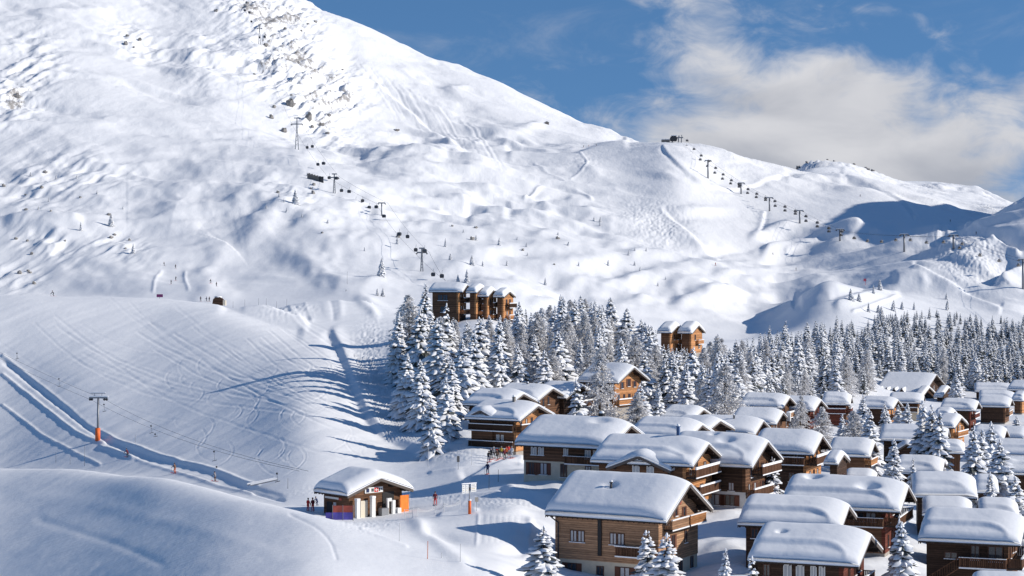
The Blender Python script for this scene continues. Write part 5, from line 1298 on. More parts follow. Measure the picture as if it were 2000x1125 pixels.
# hand placed
GA = 'snow covered trees of the wood between hotel and village'
hand = [
 (1063,1028,178,'s','snow laden spruce left of the big light timber chalet at the bottom edge',1.75),
 (1272,1036,183,'s','left of the two joined spruces in front of the big light timber chalet',1.6),
 (1305,1040,180,'s','right of the two joined spruces in front of the big light timber chalet',1.75),
 (1416,1070,176,'s','tiny young spruce in the snow right of the big light timber chalet',.9),
 (1470,1085,172,'s','small snow bent spruce at the left corner of the nearest low dark chalet',1.3),
 (1764,1012,184,'s','tall snow clotted spruce between the nearest low dark chalet and the outdoor stair',1.1),
 (1741,856,276,'s','wide spruce behind the broad reddish chalet roof',1.7),
 (1508,892,246,'s','small snow bush tree on the snowy balcony side of the satellite dish chalet',1.5),
 (1130,738,332,'s','single slim spruce standing before the cluster of chalets below the forest',1.25),
 (1170,672,352,'l','tall white frosted larch beside the bright orange timber chalet',1.1),
 (1256,748,348,'s','young spruce just below the bright orange timber chalet',1.3),
 (1242,765,344,'l','frosted bush below the balcony of the bright orange timber chalet',1.8),
 (1286,750,352,'s','young spruce to the right below the bright orange timber chalet',1.2),
 (1416,706,360,'l','big frosted larch above the metal chimney chalet',1.5),
 (1400,690,372,'s','snowy spruce behind the big frosted larch above the metal chimney chalet',1.1),
 (872,738,316,'s','snow heavy spruce left of the copper coloured chalet at the forest tip',1.1),
 (845,776,304,'s','lowest spruce of the forest tip beside the ski slope',1.5),
 (868,592,376,'s','tallest spruce of the forest, below the hotel, left side',1.1),
 (793,690,352,'s','short spruce at the left forest edge beside the tracked bank',1.3),
 (822,702,336,'s','spruce on the left forest edge above the lowest one',1.2),
 (802,572,398,'l','round frosted larch at the top left corner of the forest',1.6),
 (829,553,425,'s','slim spruce against the left roof end of the hotel',1.1),
 (776,612,392,'s','spruce at the far left edge of the upper forest',1.4),
 (815,605,385,'d','darker broad spruce under the round frosted larch',1.3),
 (1014,588,438,'s','narrow snowy spruce right of the rightmost hotel gable',1.0),
 (866,576,0,'x','',1),
 (1605,792,350,'l','frosted round larch left of the village spruces on the mid right',1.7),
 (1562,770,380,'l','leaning fine frosted larch before the dark red chalet with the shuttered door',1.1),
 (1644,808,330,'s','slim spruce between frosted larches above the flower box chalet',1.1),
 (1668,800,326,'l','frosted larch beside the slim spruce above the flower box chalet',1.5),
 (1686,770,372,'s','spruce behind the hidden brown chalet, right of the tall narrow chalet',1.3),
 (1700,800,322,'s','broad snowy spruce above the snow buried shed roof',1.3),
 (1730,785,400,'s','left one of the slim spruces before the brown chalet near the hall',1.2),
 (1757,790,396,'s','middle slim spruce before the brown chalet near the hall',1.2),
 (1770,786,394,'s','right slim spruce before the brown chalet near the hall',1.1),
 (1806,782,300,'s','tall left spruce of the double spruce rising over the village right',1.25),
 (1824,790,298,'s','tall right spruce of the double spruce rising over the village right',1.3),
 (1834,800,296,'d','darker spruce leaning on the double spruce',1.1),
 (1898,832,282,'s','broad left spruce of the group right of the plank barn',1.35),
 (1915,838,284,'s','middle spruce of the group right of the plank barn',1.2),
 (1932,822,296,'s','dark backed spruce behind the group right of the plank barn',1.2),
 (1952,858,272,'s','right spruce of the group under the plain roofs at the right edge',1.35),
 (1936,920,244,'s','young spruce in front of the right group',1.3),
 (1984,930,240,'s','snow heavy spruce at the right edge above the right edge chalet roof',1.5),
 (1782,892,280,'s','tiny spruce before the dark front gable in the right village',1.0),
 (1866,728,540,'s','spruce covering the right end of the large hall',1.3),
 (1985,812,400,'s','leaning snowy tree by the bright snowy yard near the right edge',1.5),
]
for (px, py, Y, k, lb, wd) in hand:
    if k == 'x': continue
    top_tree(px, py, Y, k, lb, wide=wd, group=None)
# small scattered spruces on the open slopes (photo position of the foot, height in photo pixels)
scatter = [(745,541,40,''),(922,518,21,''),(913,553,27,''),(894,552,17,''),(578,400,30,'beside rocks on the left mountain'),(158,452,18,'on the left mountain'),(216,442,26,''),(260,497,20,''),(880,508,14,''),(930,470,12,''),(1160,432,10,''),(1172,434,12,''),(1228,500,12,''),(1240,492,8,''),
  (1262,492,8,''),(1240,520,10,''),(1172,444,10,''),(1188,520,14,''),(975,480,16,''),(1028,482,10,''),(870,482,18,''),(776,478,16,''),(1065,558,16,''),(943,520,12,''),(737,578,16,''),(748,580,18,''),
  (1030,500,8,''),(1250,530,10,''),(1130,520,10,''),(1662,586,24,''),(1678,590,18,''),(1706,574,18,''),(1718,568,22,''),(1696,610,20,''),(1716,612,18,''),(1745,608,24,''),(1762,606,18,''),(1785,606,18,''),(1722,632,34,''),
  (1850,606,24,''),(1848,586,14,''),(640,438,10,''),(712,492,10,''),(825,505,14,''),(676,570,6,''),(600,345,8,''),(545,385,10,''),(555,398,9,''),(520,408,8,''),(1090,460,8,''),(1110,480,9,''),(1010,470,8,''),(905,455,8,''),
  (990,520,12,''),(1285,560,10,''),(1300,548,8,''),(560,415,10,''),(590,425,9,''),(75,410,9,''),(110,350,10,''),(60,345,9,''),(150,350,8,''),(95,395,10,''),(190,380,9,''),(240,410,8,'')]
def zone(px, py):
    if px < 640:
        if py < 330: return 'high on the rocky mountain face' if px > 330 else 'on the upper left mountain edge'
        if px < 210: return 'on the far left mountain foot' if py > 430 else 'on the far left mountain side'
        return 'left of the gondola line' if px > 450 else 'on the slope above the left crest'
    if px < 800: return 'between gondola line and left crest'
    if px < 960: return 'on the hills right above the hotel'
    if px < 1130: return 'on the hills right of the hotel'
    if px < 1320: return 'below the mogul triangle'
    if px < 1660: return 'on the far ridge' if py < 345 else 'on the piste hill'
    if px < 1730: return 'beside the pink sign slope' if py > 345 else 'on the far ridge end'
    return 'on the last knoll before the right wood'
ORDW = ['leftmost','second','third','fourth','fifth','sixth','seventh','eighth','ninth','tenth','eleventh','twelfth','thirteenth','fourteenth','fifteenth','sixteenth','seventeenth','eighteenth','nineteenth','twentieth']
def ordinal_label(n, tot, noun, plural, where):
    if tot == 1: return 'single %s %s' % (noun, where)
    if n == 0: return 'leftmost of the %s %s' % (plural, where)
    if n == tot - 1: return 'rightmost of the %s %s' % (plural, where)
    return '%s from left of the %s %s' % (ORDW[min(n, 19)], plural, where)
zz = {}
for q in scatter: zz.setdefault(('very small' if q[2] < 12 else 'small', zone(q[0], q[1])), []).append(q)
for (sz, zn), lst in zz.items():
    lst.sort()
    for n_, (px, py, hp, _) in enumerate(lst):
        p = hit(px, py, 560); Y = p.y
        put_tree(px, Y, hp / F * Y, 's', label=ordinal_label(n_, len(lst), sz + ' lone spruce', sz + ' lone spruces', zn), group='%s lone spruces %s' % (sz, zn), wide=1.15, z=p.z)
# woods filled by region: polygon in (photo px, distance) with spacing
def region_fill(n, pxr, Yf, tries, hts, kinds, mind, group, label, avoid=True, dens=None):
    pts = []
    c = 0
    for _ in range(tries):
        if c >= n: break
        px = RNG.uniform(*pxr); y0, y1 = Yf(px)
        if y1 <= y0: continue
        Y = RNG.uniform(y0, y1)
        x = (px - 1000) / F * Y
        if dens is not None and RNG.rand() > dens(px, Y): continue
        if any((x - a) ** 2 + (Y - b) ** 2 < mind * mind for a, b in pts): continue
        if avoid and any((x - hx) ** 2 + (Y - hy) ** 2 < (hr + 1.0) ** 2 for hx, hy, hr, _l in HOUSES): continue
        h = RNG.uniform(*hts); g = gp(px, Y); tp = HZ - (g.z + h) / Y * F
        lim = SKYL(px) + (RNG.uniform(0, 14) if px < 1440 else RNG.choice([RNG.uniform(0, 12), RNG.uniform(10, 46)]))
        if 838 < px < 1012 and Y < 446: lim = max(lim, 610 + RNG.uniform(0, 12))
        if 1285 < px < 1385 and Y < 476: lim = max(lim, 668 + RNG.uniform(0, 10))
        if 1200 < px < 1272 and Y < 372: lim = max(lim, 775)
        if 1700 < px < 1872 and Y < 562: lim = max(lim, 770)
        if px > 1440 and Y > 600: h *= 1 - 0.30 * min(1, (Y - 600) / 220)
        tp = HZ - (g.z + h) / Y * F
        if tp < lim: h = (HZ - lim) / F * Y - g.z
        if h < (5.5 if px < 1440 else 4.0): continue
        pts.append((x, Y)); c += 1
        yield px, Y, h, kinds[RNG.randint(len(kinds))]
def lin(pts):
    xs = [p[0] for p in pts]; ys = [p[1] for p in pts]
    return lambda x: float(np.interp(x, xs, ys))
SKYL = lin([(740,640),(775,605),(800,575),(830,560),(850,585),(905,625),(935,606),(985,612),(1010,592),(1040,600),(1075,592),(1095,562),(1130,560),(1150,585),(1200,576),(1225,600),(1250,612),(1290,640),(1330,660),(1380,650),(1415,642),(1450,652),(1480,640),(1510,612),(1540,600),(1600,588),(1640,590),(1680,635),(1715,600),(1760,598),(1800,596),(1850,600),(1900,606),(1960,612),(2000,606),(2100,600)])
lo_l = lin([(760,399),(800,396),(830,392),(850,372),(880,335),(910,352),(1000,372),(1100,372),(1200,392),(1300,380),(1400,380),(1450,410)])
hi_l = lin([(760,400),(800,402),(850,425),(905,432),(1000,438),(1080,462),(1150,480),(1280,474),(1320,468),(1370,470),(1450,475)])
FOREST_BG = []
allt = []
def not_front_hotel(px, Y):
    if 835 < px < 1010 and Y > 405 and Y < 480: return 0.25
    if 895 < px < 925 and Y > 385: return 0.1
    if 1290 < px < 1380 and Y > 455: return 0.25
    if px < 850: return 0.25
    if px < 960: return 0.4
    return 1
for q in region_fill(170, (765, 1450), lambda p: (lo_l(p), hi_l(p)), 9000, (9.5, 15.5), ['s', 's', 's', 'l', 'd', 'l'], 4.4, '', '', dens=not_front_hotel):
    allt.append(q + ('L',))
lo_r = lin([(1440,420),(1520,445),(1600,470),(1700,520),(1760,585),(1880,585),(1950,590),(2060,590)])
hi_r = lin([(1440,500),(1480,575),(1560,620),(1640,700),(1700,760),(1800,830),(1900,850),(2060,860)])
def dens_r(px, Y):
    # clearings on the slope
    d = 1.0 if fbm(px / 60.0, Y / 45.0, 2, 77) > -0.12 else 0.25
    d *= 0.2 + 0.8 * float(np.clip((hi_r(px) - Y) / (0.30 * (hi_r(px) - lo_r(px))), 0, 1))
    for (cx, cy, rx, ry) in [(1600,540,50,40),(1640,600,60,40),(1580,600,60,40),(1700,640,50,30),(1560,520,25,30),(1690,590,40,25),(1760,700,45,40),(1850,790,60,30),(1950,800,50,25),(1630,660,50,30)]:
        if ((px - cx) / rx) ** 2 + ((Y - cy) / ry) ** 2 < 1: d = 0.12
    return d
for q in region_fill(560, (1440, 2055), lambda p: (lo_r(p), hi_r(p)), 60000, (6.0, 12.5), ['s', 's', 's', 'l', 'd', 'l'], 4.3, '', '', dens=dens_r):
    allt.append(q + ('R',))
allt.sort(key=lambda q: -(q[2] / q[1]))
budget = 300 - len(TREES)
ind, rest = allt[:budget], allt[budget:]
def size_word(h): return 'tall' if h > 13.3 else ('mid sized' if h > 11.2 else 'short')
KW = {'s': 'snow laden spruce', 'd': 'darker spruce with little snow', 'l': 'pale frosted larch'}
def place_words(side, px, Y):
    if side == 'L':
        if px < 860: return 'in the left end of the wood below the hotel'
        if px < 1030: return 'on the slope right below the hotel' if Y > 385 else 'just above the left chalet cluster'
        if px < 1180: return 'on the hump of the wood right of the hotel' if Y > 430 else 'in the wood behind the left chalet cluster'
        if px < 1290: return 'in the wood between the orange chalet and the crest' 
        return 'around the red twin gabled house' if Y > 430 else 'in the wood below the red twin gabled house'
    if px < 1560: return 'in the wood above the top village row'
    if px < 1700: return 'among the clearings of the right wood'
    return 'in the dense right wood behind the large hall' if px < 1880 else 'in the dense right wood near the right edge'
ORD = ['leftmost','second','third','fourth','fifth','sixth','seventh','eighth','ninth','tenth','eleventh','twelfth','thirteenth','fourteenth','fifteenth','sixteenth','seventeenth','eighteenth','nineteenth','twentieth']
SHORT = {'in the left end of the wood below the hotel': 'in the wood end left of the hotel', 'on the slope right below the hotel': 'right below the hotel', 'just above the left chalet cluster': 'above the left chalet cluster',
 'on the hump of the wood right of the hotel': 'on the hump right of the hotel', 'in the wood behind the left chalet cluster': 'behind the left chalet cluster', 'in the wood between the orange chalet and the crest': 'between orange chalet and crest',
 'around the red twin gabled house': 'around the red twin house', 'in the wood below the red twin gabled house': 'below the red twin house', 'in the wood above the top village row': 'above the top village row',
 'among the clearings of the right wood': 'among the right wood clearings', 'in the dense right wood behind the large hall': 'behind the large hall', 'in the dense right wood near the right edge': 'near the right edge'}
from collections import defaultdict
grp = defaultdict(list)
for q in ind: grp[(size_word(q[2]), q[3], place_words(q[4], q[0], q[1]))].append(q)
for (sw, k, pw), lst in grp.items():
    lst.sort(key=lambda q: q[0])
    kw = {'s': 'snowy spruce', 'd': 'dark spruce', 'l': 'frosted larch'}[k]
    pl = {'s': 'snowy spruces', 'd': 'dark spruces', 'l': 'frosted larches'}[k]
    for n_, (px, Y, h, k_, sd_) in enumerate(lst):
        if len(lst) == 1: lb = '%s %s %s' % (sw, kw, pw)
        elif n_ == 0: lb = 'leftmost of the %s %s %s' % (sw, pl, SHORT[pw])
        elif n_ == len(lst) - 1: lb = 'rightmost of the %s %s %s' % (sw, pl, SHORT[pw])
        elif n_ < len(ORD): lb = '%s from left of %s %s %s' % (ORD[n_], sw, pl, SHORT[pw])
        else:
            q_ = len(lst) - 1 - n_
            lb = '%s from right of %s %s %s' % (ORD[min(q_, 19)].replace('leftmost', 'rightmost'), sw, pl, SHORT[pw])
        put_tree(px, Y, h, k, label=lb, group='%s %s %s' % (sw, pl, SHORT[pw]), wide=1.32 if sd_ == 'L' else 1.2)
# the remaining, smallest trees of the far wood: one joined mass
def join_rest(rest):
    low = []
    for sd0 in range(5):
        rs = np.random.RandomState(400 + sd0); gv, gf, sv, sf = [], [], [], []
        for w in range(15):
            t = w / 15; z = .06 + .9 * t; r = .2 * (1 - t) ** .85 + .012; nb = max(4, int(8 * (1 - t * .5)))
            for k in range(nb):
                a = 6.283 * (k + rs.uniform(-.3, .3)) / nb + w; l = r * rs.uniform(.6, 1.25); ca, sa = math.cos(a), math.sin(a); wd = .34 * l + .006
                zt = z + rs.uniform(-.02, .02); dz = -.38 * l
                p0 = (0, 0, zt); p1 = (ca * l, sa * l, zt + dz)
                mx_, my_ = ca * l * .6, sa * l * .6
                b = len(gv); gv += [p0, (mx_ - sa * wd, my_ + ca * wd, zt + dz * .6 - wd * .5), (p1[0], p1[1], p1[2] - .01), (mx_ + sa * wd, my_ - ca * wd, zt + dz * .6 - wd * .5), (mx_, my_, zt + dz * .5)]
                gf += [(b, b + 1, b + 4), (b + 1, b + 2, b + 4), (b + 2, b + 3, b + 4), (b + 3, b, b + 4)]
                if rs.rand() < .85:
                    wd *= .84; b = len(sv); h_ = .022 + .06 * l
                    sv += [(ca * l * .1, sa * l * .1, zt), (mx_ - sa * wd, my_ + ca * wd, zt + dz * .6 - wd * .2), p1, (mx_ + sa * wd, my_ - ca * wd, zt + dz * .6 - wd * .2), (mx_, my_, zt + dz * .5 + h_)]
                    sf += [(b, b + 1, b + 4), (b + 1, b + 2, b + 4), (b + 2, b + 3, b + 4), (b + 3, b, b + 4)]
        low.append((np.array(gv), np.array(gf), np.array(sv), np.array(sf)))
    VV, FF, MI = [], [], []; off = 0
    for (px, Y, h, k, sd_) in rest:
        g = gp(px, Y); c = low[RNG.randint(5)]; a = RNG.uniform(0, 6.28); rot = np.array([[math.cos(a), -math.sin(a), 0], [math.sin(a), math.cos(a), 0], [0, 0, 1]])
        wsc = h * RNG.uniform(.95, 1.25)
        for vi, fi_, mi in ((0, 1, 0), (2, 3, 1)):
            v = c[vi] @ rot.T * np.array([wsc, wsc, h]) + np.array([g.x, g.y, g.z - .1])
            VV.append(v); FF.append(c[fi_] + off); MI.append(np.full(len(c[fi_]), mi)); off += len(v)
    me = mesh_np('far_wood', np.concatenate(VV), np.concatenate(FF), ['needles', 'tree_snow'], smooth=False, mi=np.concatenate(MI))
    mesh_obj('far_wood', me, kind='stuff', label='far part of the snow covered conifer wood on the right')
if rest: join_rest(rest)
print('TREES', len(TREES), 'rest', len(rest), 'tris', [sum(len(p.vertices) - 2 for p in m.polygons) for m in SPR[0]])
# ------------------------------------------------------------------ ticket hut
hut = chalet('ticket_hut', 'ski lift ticket hut with bright thick snow hat, sign board and orange banner', (744,917), (683,968), (803,961), 72, 236, 10.4, wall='wood_brown', gable='wood_brown',
   plinth='wood_brown', thick=1.15, ovg=1.5, det=2, step=False, cat='hut', group=None, plinth_h=.4)
r = hut['root']; wh = hut['wh']; gd = hut['gd']; fd = hut['fd']
def hy(px): return -wh + 2 * wh * (px - 691) / 91.0
def gbox(px0, px1, z0, z1, d0, d1, mat, nm, parent=r, extra=None):
    m = MB(); m.box(gd + d0, gd + d1, hy(px0), hy(px1), z0, z1)
    return m.build(nm, mat, parent)
gbox(696, 701.5, 0, 2.35, .5, .95, 'white_paint', 'ticket_pillar')
gbox(696, 701.5, 2.36, 2.62, .45, 1.0, 'snow', 'pillar_snow')
gbox(708, 720, 0, 2.2, .02, .3, 'cream_paint', 'door_panel')
gbox(703, 707, 0, 2.2, .02, .06, 'black', 'doorway')
gbox(722, 728, 0, 2.5, .5, .95, 'white_paint', 'ticket_pillar')
gbox(722, 728, 2.51, 2.75, .45, 1.0, 'snow', 'pillar_snow')
gbox(736, 748, 0, 1.15, .6, 1.3, 'metal_grey', 'ticket_machine')
gbox(748.5, 751, .2, 2.3, .7, 1.0, 'white_paint', 'gate_post')
gbox(751.2, 756, 1.9, 2.3, .7, 1.0, 'white_paint', 'gate_beam')
gbox(748, 768, 1.0, 3.0, .012, .05, 'black', 'doorway')
gbox(757, 762, 0, 2.0, .7, 1.05, 'white_paint', 'gate_post')
gbox(764, 770, 0, 1.0, .8, 1.3, 'white_paint', 'ticket_machine')
gbox(771, 786, .1, 2.5, .9, 1.0, 'banner_orange', 'orange_banner')
m = MB(); m.box(gd + .02, gd + .12, hy(717), hy(748), 3.05, 3.75); b = m.build('sign_board', 'white_paint', r)
for (p0, p1, z0, z1, mt) in [(719,724,3.15,3.65,'navy_cloth'),(724.5,726,3.3,3.5,'white_paint'),(728,730,3.2,3.6,'black'),(730.5,732,3.2,3.6,'black'),(733,740,3.12,3.68,'red_cloth'),(741,743,3.2,3.6,'black'),(744,747,3.3,3.55,'grey_cloth')]:
    m = MB(); m.box(gd + .123, gd + .135, hy(p0), hy(p1), z0, z1); m.build('sign_mark', mt, b)
m = MB(); m.box(gd + .14, gd + .15, hy(734.5), hy(738.5), 3.34, 3.46); m.box(gd + .14, gd + .15, hy(736), hy(737), 3.22, 3.58); m.build('sign_cross', 'white_paint', b)
for (x0, x1, z0, z1, mt, nm) in [(.05,.6,2.3,2.55,'white_paint','notice_board'),(.62,.72,2.25,2.5,'banner_red','small_sign'),(.12,.34,0,1.9,'black','doorway'),(.4,.5,.6,1.9,'glass_curtain','window')]:
    m = MB(); xa = hut['w0'] + (hut['w1'] - hut['w0']) * x0; xb = hut['w0'] + (hut['w1'] - hut['w0']) * x1
    m.box(xa, xb, -fd - .08, -fd - .004, z0, z1); m.build(nm, mt, r)
def flat_panel(name, px0, px1, y_bot, y_top, Y, mat, label, cat, thick=.06, dY=0.0, z_from_ground=None):
    """an upright panel standing on the ground between two photograph columns"""
    a = gp(px0, Y); b_ = gp(px1, Y + dY); h = (y_bot - y_top) / F * Y
    z0 = min(a.z, b_.z)
    d = (b_ - a); d.z = 0; n = Vector((d.y, -d.x, 0)).normalized() * thick
    m = MB(); A_ = Vector((a.x, a.y, z0)); B_ = Vector((b_.x, b_.y, z0)); up = Vector((0, 0, h))
    o = A_.copy()
    P = [p - o for p in (A_, B_, B_ + n, A_ + n)]
    m.add(P + [p + up for p in P], [(0,3,2,1),(4,5,6,7),(0,1,5,4),(1,2,6,5),(2,3,7,6),(3,0,4,7)])
    return m, o, h
# banner fence beside the hut
e = empty('banner_fence', gp(662, 228), 0, label='red and blue banner fence in front of the ticket hut wall', cat='banner')
for (a, b_, z0, z1, mt) in [(650,690,.95,1.75,'banner_red'),(650,690,.05,.94,'banner_blue'),(636,649.5,.05,.9,'banner_blue')]:
    o = gp(662, 228); m = MB(); xa = (a - 662) / F * 228; xb = (b_ - 662) / F * 228
    m.box(xa, xb, -.03 - (a - 636) * .01, .02 - (a - 636) * .01, z0, z1); m.build('banner', mt, e)
for a in (650, 670, 690):
    m = MB(); xa = (a - 662) / F * 228; m.tube((xa, -.2, -.1), (xa, -.2, 1.85), .035, .03, 6); m.build('post', 'metal_grey', e)

# ------------------------------------------------------------------ people
def skin_body(joints, edges, mats_of, scale=1.0):
    me = bpy.data.meshes.new('body_src')
    names = list(joints); idx = {n: i for i, n in enumerate(names)}
    me.from_pydata([joints[n][0] for n in names], [(idx[a], idx[b]) for a, b in edges], [])
    ob = bpy.data.objects.new('body_src', me); COL.objects.link(ob)
    md = ob.modifiers.new('s', 'SKIN'); md.use_smooth_shade = True
    sv = me.skin_vertices[0].data
    for n in names:
        r_ = joints[n][1]; sv[idx[n]].radius = (r_, r_) if not isinstance(r_, tuple) else r_
        sv[idx[n]].use_root = (n == 'pelvis')
    ob.modifiers.new('d', 'SUBSURF').levels = 1
    dg = bpy.context.evaluated_depsgraph_get()
    res = bpy.data.meshes.new_from_object(ob.evaluated_get(dg))
    bpy.data.objects.remove(ob); 
    return res
POSES = {
 'stand': dict(lean=0.03, kneeb=.04, arm=(.22, .05, .95), hand=(.26, .16, .84), foot=.13),
 'walk': dict(lean=0.05, kneeb=.10, arm=(.24, .10, .98), hand=(.27, .28, .98), foot=.22),
 'ski': dict(lean=0.16, kneeb=.20, arm=(.28, .25, 1.02), hand=(.32, .42, 1.0), foot=.12),
 'crouch': dict(lean=0.42, kneeb=.34, arm=(.26, .52, .78), hand=(.24, .62, .62), foot=.14),
}
BODY = {}
def body_mesh(pose, jacket, trousers):
    key = (pose, jacket, trousers)
    if key in BODY: return BODY[key]
    p = POSES[pose]; ln = p['lean']; kb = p['kneeb']
    hipz = 0.93 - kb * .55; J = {}
    J['pelvis'] = ((0, 0, hipz), .155); J['waist'] = ((0, ln * .25, hipz + .16), .145); J['chest'] = ((0, ln * .6, hipz + .36), .175)
    J['neck'] = ((0, ln * .85, hipz + .54), .062); J['chin'] = ((0, ln * .95 + .02, hipz + .62), .082); J['head'] = ((0, ln * 1.0 + .02, hipz + .74), .098)
    sz = hipz + .47
    E = [('pelvis','waist'),('waist','chest'),('chest','neck'),('neck','chin'),('chin','head')]
    for s, n in ((-1,'l'),(1,'r')):
        ax, ay, az = p['arm']; hx, hy_, hz_ = p['hand']
        dz = hipz - .93
        J['sh'+n] = ((s*.19, ln*.75, sz), .078); J['el'+n] = ((s*ax*1.15, ln*.5+ay*.6, sz-.27), .056); J['wr'+n] = ((s*hx, ln*.5+hy_, hz_+dz+.1 if pose!='crouch' else hz_), .042)
        J['pa'+n] = ((s*hx, ln*.5+hy_+.04, (hz_+dz+.03) if pose!='crouch' else hz_-.07), .045)
        J['th'+n] = ((s*(hx-.05), ln*.5+hy_+.07, (hz_+dz+.04) if pose!='crouch' else hz_-.05), .018)
        J['fi'+n] = ((s*hx, ln*.5+hy_+.08, (hz_+dz-.04) if pose!='crouch' else hz_-.13), .028)
        st = .12 * s if pose == 'walk' else 0
        J['hip'+n] = ((s*.10, 0, hipz-.08), .098); J['kn'+n] = ((s*p['foot'], kb*.8+st*.7, .50-kb*.12), .072); J['an'+n] = ((s*p['foot'], -kb*.15-.02+st*1.4, .11), .058); J['to'+n] = ((s*p['foot'], .15-kb*.1+st*1.4, .05), .05)
        E += [('chest','sh'+n),('sh'+n,'el'+n),('el'+n,'wr'+n),('wr'+n,'pa'+n),('pa'+n,'th'+n),('pa'+n,'fi'+n),('pelvis','hip'+n),('hip'+n,'kn'+n),('kn'+n,'an'+n),('an'+n,'to'+n)]
    me = skin_body(J, E, None)
    me.name = 'body'
    for mt in (jacket, trousers, 'skin', 'black'): me.materials.append(MATS[mt])
    for pl in me.polygons:
        c = pl.center
        if c.z > hipz + .57: k = 2
        elif c.z < .12: k = 3
        elif abs(c.x) > .17 and ((c.z < (p['hand'][2]+.06 if pose == 'crouch' else p['hand'][2]+hipz-.93+.12)) and c.y > ln*.5 + p['hand'][1] - .08) and c.z > .4: k = 3
        elif c.z > hipz - .02: k = 0
        else: k = 1
        pl.material_index = k
    BODY[key] = (me, hipz, ln); return BODY[key]
def person(pos, label, jacket, trousers, pose='stand', face=0.0, h=1.75, head='helmet', headm='black', skis=True, poles=True, group=None, snowboard=False):
    me, hipz, ln = body_mesh(pose, jacket, trousers)
    root = empty('person', (pos.x, pos.y, pos.z + (.0 if not skis else .02)), face, label=label, cat='person', group=group)
    s = h / 1.78; root.scale = (s, s, s)
    mesh_obj('body', me, root)
    m = MB(); hz_ = hipz + .76; hy_ = ln + .015
    m.ball((0, hy_ - .015, hz_ + .02), .108, .122, .10, 12, 8); 
    if head == 'helmet': m.box(-.07, .07, hy_ + .075, hy_ + .105, hz_ - .045, hz_ + .01)
    m.build('helmet' if head == 'helmet' else 'hat', headm, root)
    m = MB()   # face: eyes, nose, mouth, ears
    for sx in (-.032, .032): m.ball((sx, hy_ + .092, hz_ - .05), .012, .008, .009, 6, 4, 1)
    m.ball((0, hy_ + .105, hz_ - .08), .012, .02, .02, 6, 4, 0); m.box(-.025, .025, hy_ + .088, hy_ + .098, hz_ - .125, hz_ - .115, 1)
    for sx in (-.1, .1): m.ball((sx, hy_ - .01, hz_ - .07), .012, .02, .03, 6, 4, 0)
    m.build('face', ['skin', 'black'], root)
    if skis:
        for sx in (-1, 1):
            m = MB(); fx = POSES[pose]['foot'] * sx
            m.add([(fx-.045,-.75,-.01),(fx+.045,-.75,-.01),(fx+.045,.8,-.01),(fx-.045,.8,-.01),(fx-.045,-.75,.015),(fx+.045,-.75,.015),(fx+.045,.8,.015),(fx-.045,.8,.015),(fx-.03,.98,.09),(fx+.03,.98,.09),(fx-.03,.98,.11),(fx+.03,.98,.11)],
                  [(0,3,2,1),(4,5,6,7),(0,1,5,4),(1,2,6,5),(3,0,4,7),(3,8,9,2),(7,6,11,10),(8,10,11,9),(2,9,11,6),(3,7,10,8)])
            m.build('ski', 'red_cloth' if sx < 9 and trousers != 'red_cloth' else 'black', root)
    if poles:
        p = POSES[pose]
        for sx in (-1, 1):
            m = MB(); hx = p['hand'][0] * sx; hyy = ln*.5 + p['hand'][1] + .05; hzz = p['hand'][2] + (hipz - .93 if pose != 'crouch' else 0) + .05
            m.tube((hx, hyy, hzz + .06), (hx * 1.2, hyy - .18, 0.0), .012, .008, 5); m.tube((hx*1.18, hyy-.165, .07), (hx*1.18, hyy-.165, .08), .045, .045, 8)
            m.build('ski_pole', 'metal_dark', root)
    return root
PI = math.pi
person(hit(850, 988, 215, 300), 'skier in dark jacket and red trousers on the path right of the hut', 'darkred_cloth', 'red_cloth', 'stand', 0.1, 1.8)
person(gp(601.5, 238), 'person in bright red ski suit behind the snow mound left of the hut', 'red_cloth', 'red_cloth', 'stand', -.6, 1.7, skis=False)
person(gp(611, 238), 'person in dark red jacket next to the bright red suit, left of hut', 'darkred_cloth', 'red_cloth', 'stand', .7, 1.8, skis=False)
person(gp(620, 246), 'child in blue bending beside the left wall of the ticket hut', 'navy_cloth', 'navy_cloth', 'crouch', .9, 1.3, skis=False, poles=False)
person(hit(952.5, 926, 240, 330), 'skier dressed all in navy below the waiting group', 'navy_cloth', 'navy_cloth', 'ski', 2.9, 1.8)
cl = [('dark_cloth','navy_cloth','black jacket, leftmost'),('dark_cloth','dark_cloth','black, second'),('grey_cloth','dark_cloth','grey jacket'),('brown_cloth','dark_cloth','brown jacket'),('dark_cloth','brown_cloth','black jacket and brown trousers'),
      ('yellow_cloth','dark_cloth','yellow jacket'),('darkred_cloth','dark_cloth','dark red jacket'),('orange_cloth','dark_cloth','orange jacket'),('red_cloth','grey_cloth','red jacket'),('white_cloth','white_cloth','white ski suit, rightmost')]
for k, (j, t, w) in enumerate(cl):
    px = 955 + k * 4.9 + random.uniform(-.8, .8)
    person(hit(px, 903 - (k % 3) * 3 - k * .8, 240, 340), 'skier in %s of the group waiting below the copper coloured chalet' % w.replace(', leftmost', ' and navy trousers').replace(', second', ' head to toe').replace(', rightmost', ''), j, t, 'stand', random.uniform(-.6, .6) + PI * (k % 2), random.uniform(1.6, 1.85), group='skiers waiting in a group', headm=['black','grey_cloth','white_cloth','red_cloth'][k % 4])
def hp(px, py, y0=150, y1=640): return hit(px, py, y0, y1)
person(hp(250, 894, 240), 'crouching lift rider in dark red jacket on the ski lift track', 'darkred_cloth', 'dark_cloth', 'crouch', .9, 1.75)
person(hp(342, 926, 240), 'lift rider in brown jacket and orange red trousers on the ski lift track', 'brown_cloth', 'orange_cloth', 'ski', .9, 1.8, headm='dark_cloth')
person(hp(420.5, 941, 240), 'lowest lift rider in olive jacket on the ski lift track', 'grey_cloth', 'brown_cloth', 'ski', .9, 1.6)
